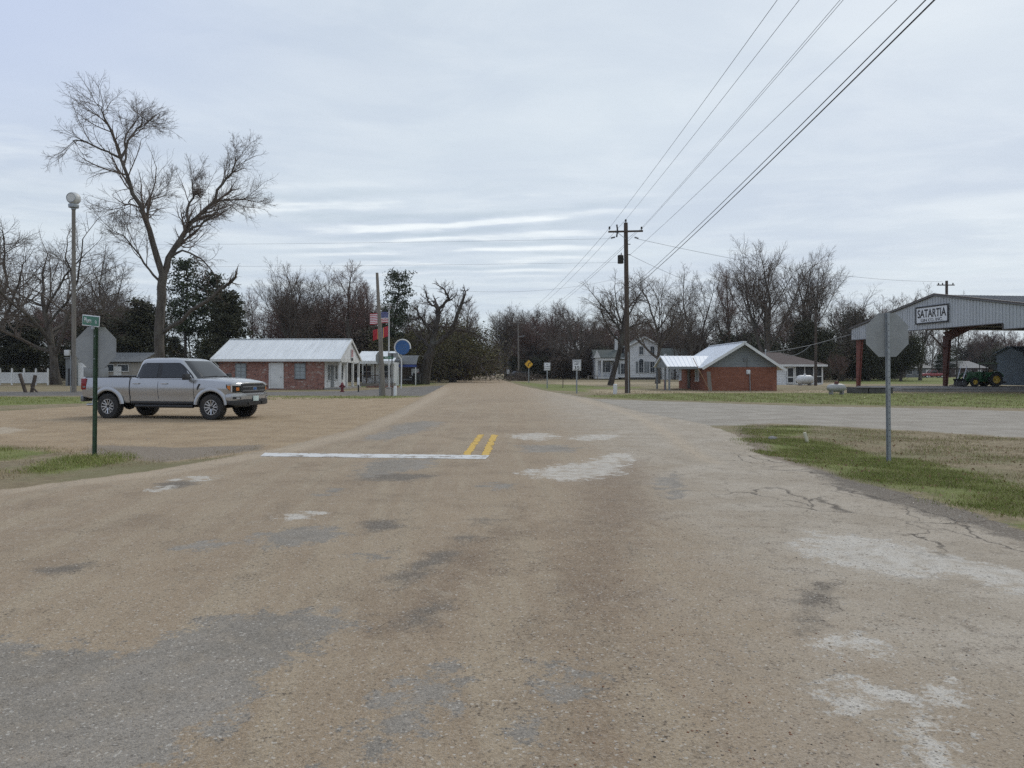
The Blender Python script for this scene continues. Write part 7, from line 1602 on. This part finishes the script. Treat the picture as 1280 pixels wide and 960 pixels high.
def stones():
    rs = np.random.RandomState(12); parts = []
    def add(n, fx, fy, s0, s1): x, y = fx(n), fy(n); parts.append(np.stack([x, y, rs.uniform(s0, s1, n)*rs.uniform(.5, 1, n)], 1))
    ny = lambda lo, hi: (lambda n: lo*(hi/lo)**rs.uniform(0, 1, n))
    add(3600, lambda n: rs.uniform(-4.5, 5.0, n), ny(2.3, 8.5), .0022, .0055)
    y = 2.4*(9/2.4)**rs.uniform(0, 1, 2600); x = .55 + (y - 2.4)*.12 + rs.normal(0, .28 + .05*y, 2600); parts.append(np.stack([x, y, rs.uniform(.003, .0085, 2600)], 1))
    y = 2.4*(8/2.4)**rs.uniform(0, 1, 1500); x = 1.9 + (y - 2.4)*.2 + rs.normal(0, .6, 1500); parts.append(np.stack([x, y, rs.uniform(.003, .008, 1500)], 1))
    y = rs.uniform(12, 32, 3800); x = rs.uniform(-17, -4.6, 3800) ; k = sdf(LOT, x, y) > 0; parts.append(np.stack([x[k], y[k], rs.uniform(.006, .016, k.sum())], 1))
    y = rs.uniform(7, 11, 500); x = 5.0 + rs.normal(-.15, .22, 500); parts.append(np.stack([x, y, rs.uniform(.004, .012, 500)], 1))
    P_ = np.concatenate(parts); n = len(P_); base = np.array([(1,0,0),(-1,0,0),(0,1,0),(0,-1,0),(0,0,.45),(0,0,-.4)], float)
    V = base[None]*rs.uniform(.6, 1.2, (n, 6, 3))*P_[:, 2][:, None, None]; a = rs.uniform(0, 6.28, n); c, s = np.cos(a)[:, None], np.sin(a)[:, None]; X_ = V[..., 0]*c - V[..., 1]*s; Y_ = V[..., 0]*s + V[..., 1]*c + V[..., 2]*.2
    V = np.stack([X_ + P_[:, 0][:, None], Y_ + P_[:, 1][:, None], V[..., 2] + (zg(P_[:, 0], P_[:, 1]) + P_[:, 2]*.12)[:, None]], -1).reshape(-1, 3)
    T = np.array([(0,2,4),(2,1,4),(1,3,4),(3,0,4),(2,0,5),(1,2,5),(3,1,5),(0,3,5)]); T = (T[None] + (np.arange(n)*6)[:, None, None]).reshape(-1, 3)
    m, t = new_mat('loose_stone'); pos = t.n('NewGeometry').outputs['Position']; v = t.n('TexVoronoi', feature='F1'); t.put(v.inputs['Vector'], pos); v.inputs['Scale'].default_value = 26; sp = t.n('SeparateColor'); t.put(sp.inputs[0], v.outputs['Color'])
    col = t.mix(sp.outputs[0], (.26, .205, .15), (.50, .43, .34)); col = t.mix(t.step(sp.outputs[1], .8, .95), col, (.52, .49, .44)); col = t.mix(t.step(sp.outputs[2], .86, .95), col, (.24, .11, .06)); col = t.mix(t.step(sp.outputs[1], .08, .03), col, (.075, .066, .058)); finish(t, col, .85, 0, .2)
    tag(link_mesh('loose_gravel', np_mesh('loose_gravel', V, None, T, m)), kind='stuff')
stones()
def leaves():
    rs = np.random.RandomState(15); n = 1100; x = rs.uniform(4.6, 14, n); y = rs.uniform(7.5, 18, n); k = sdf(VERGE, x, y) > -.15; x, y = x[k], y[k]; C = np.stack([x, y, zg(x, y) + rs.uniform(.012, .05, len(x))], 1); V, Q = quads_cloud(rs, C, .02, .0); V[:, 2] = np.maximum(V[:, 2], zg(V[:, 0], V[:, 1]) + .003)
    tag(link_mesh('fallen_leaves', np_mesh('fallen_leaves', V, Q, mat=wmat('dry_brown_leaf', (.24, .15, .08), .8, var=.4, scale=20))), kind='stuff')
leaves()
# ------------------------------------------------------------------ thin winter air
def haze():
    mb = MB(); mb.box((0, 300, 30), (1500, 1500, 70)); m = bpy.data.materials.new('thin_haze'); m.use_nodes = True; t = NT(m.node_tree)
    v = t.n('VolumePrincipled'); v.inputs['Color'].default_value = (.80, .87, .95, 1); v.inputs['Density'].default_value = 0.00016; v.inputs['Anisotropy'].default_value = 0.2
    o = t.n('OutputMaterial'); t.nt.links.new(v.outputs[0], o.inputs['Volume'])
    tag(mb.build('haze', m), kind='stuff')
haze()
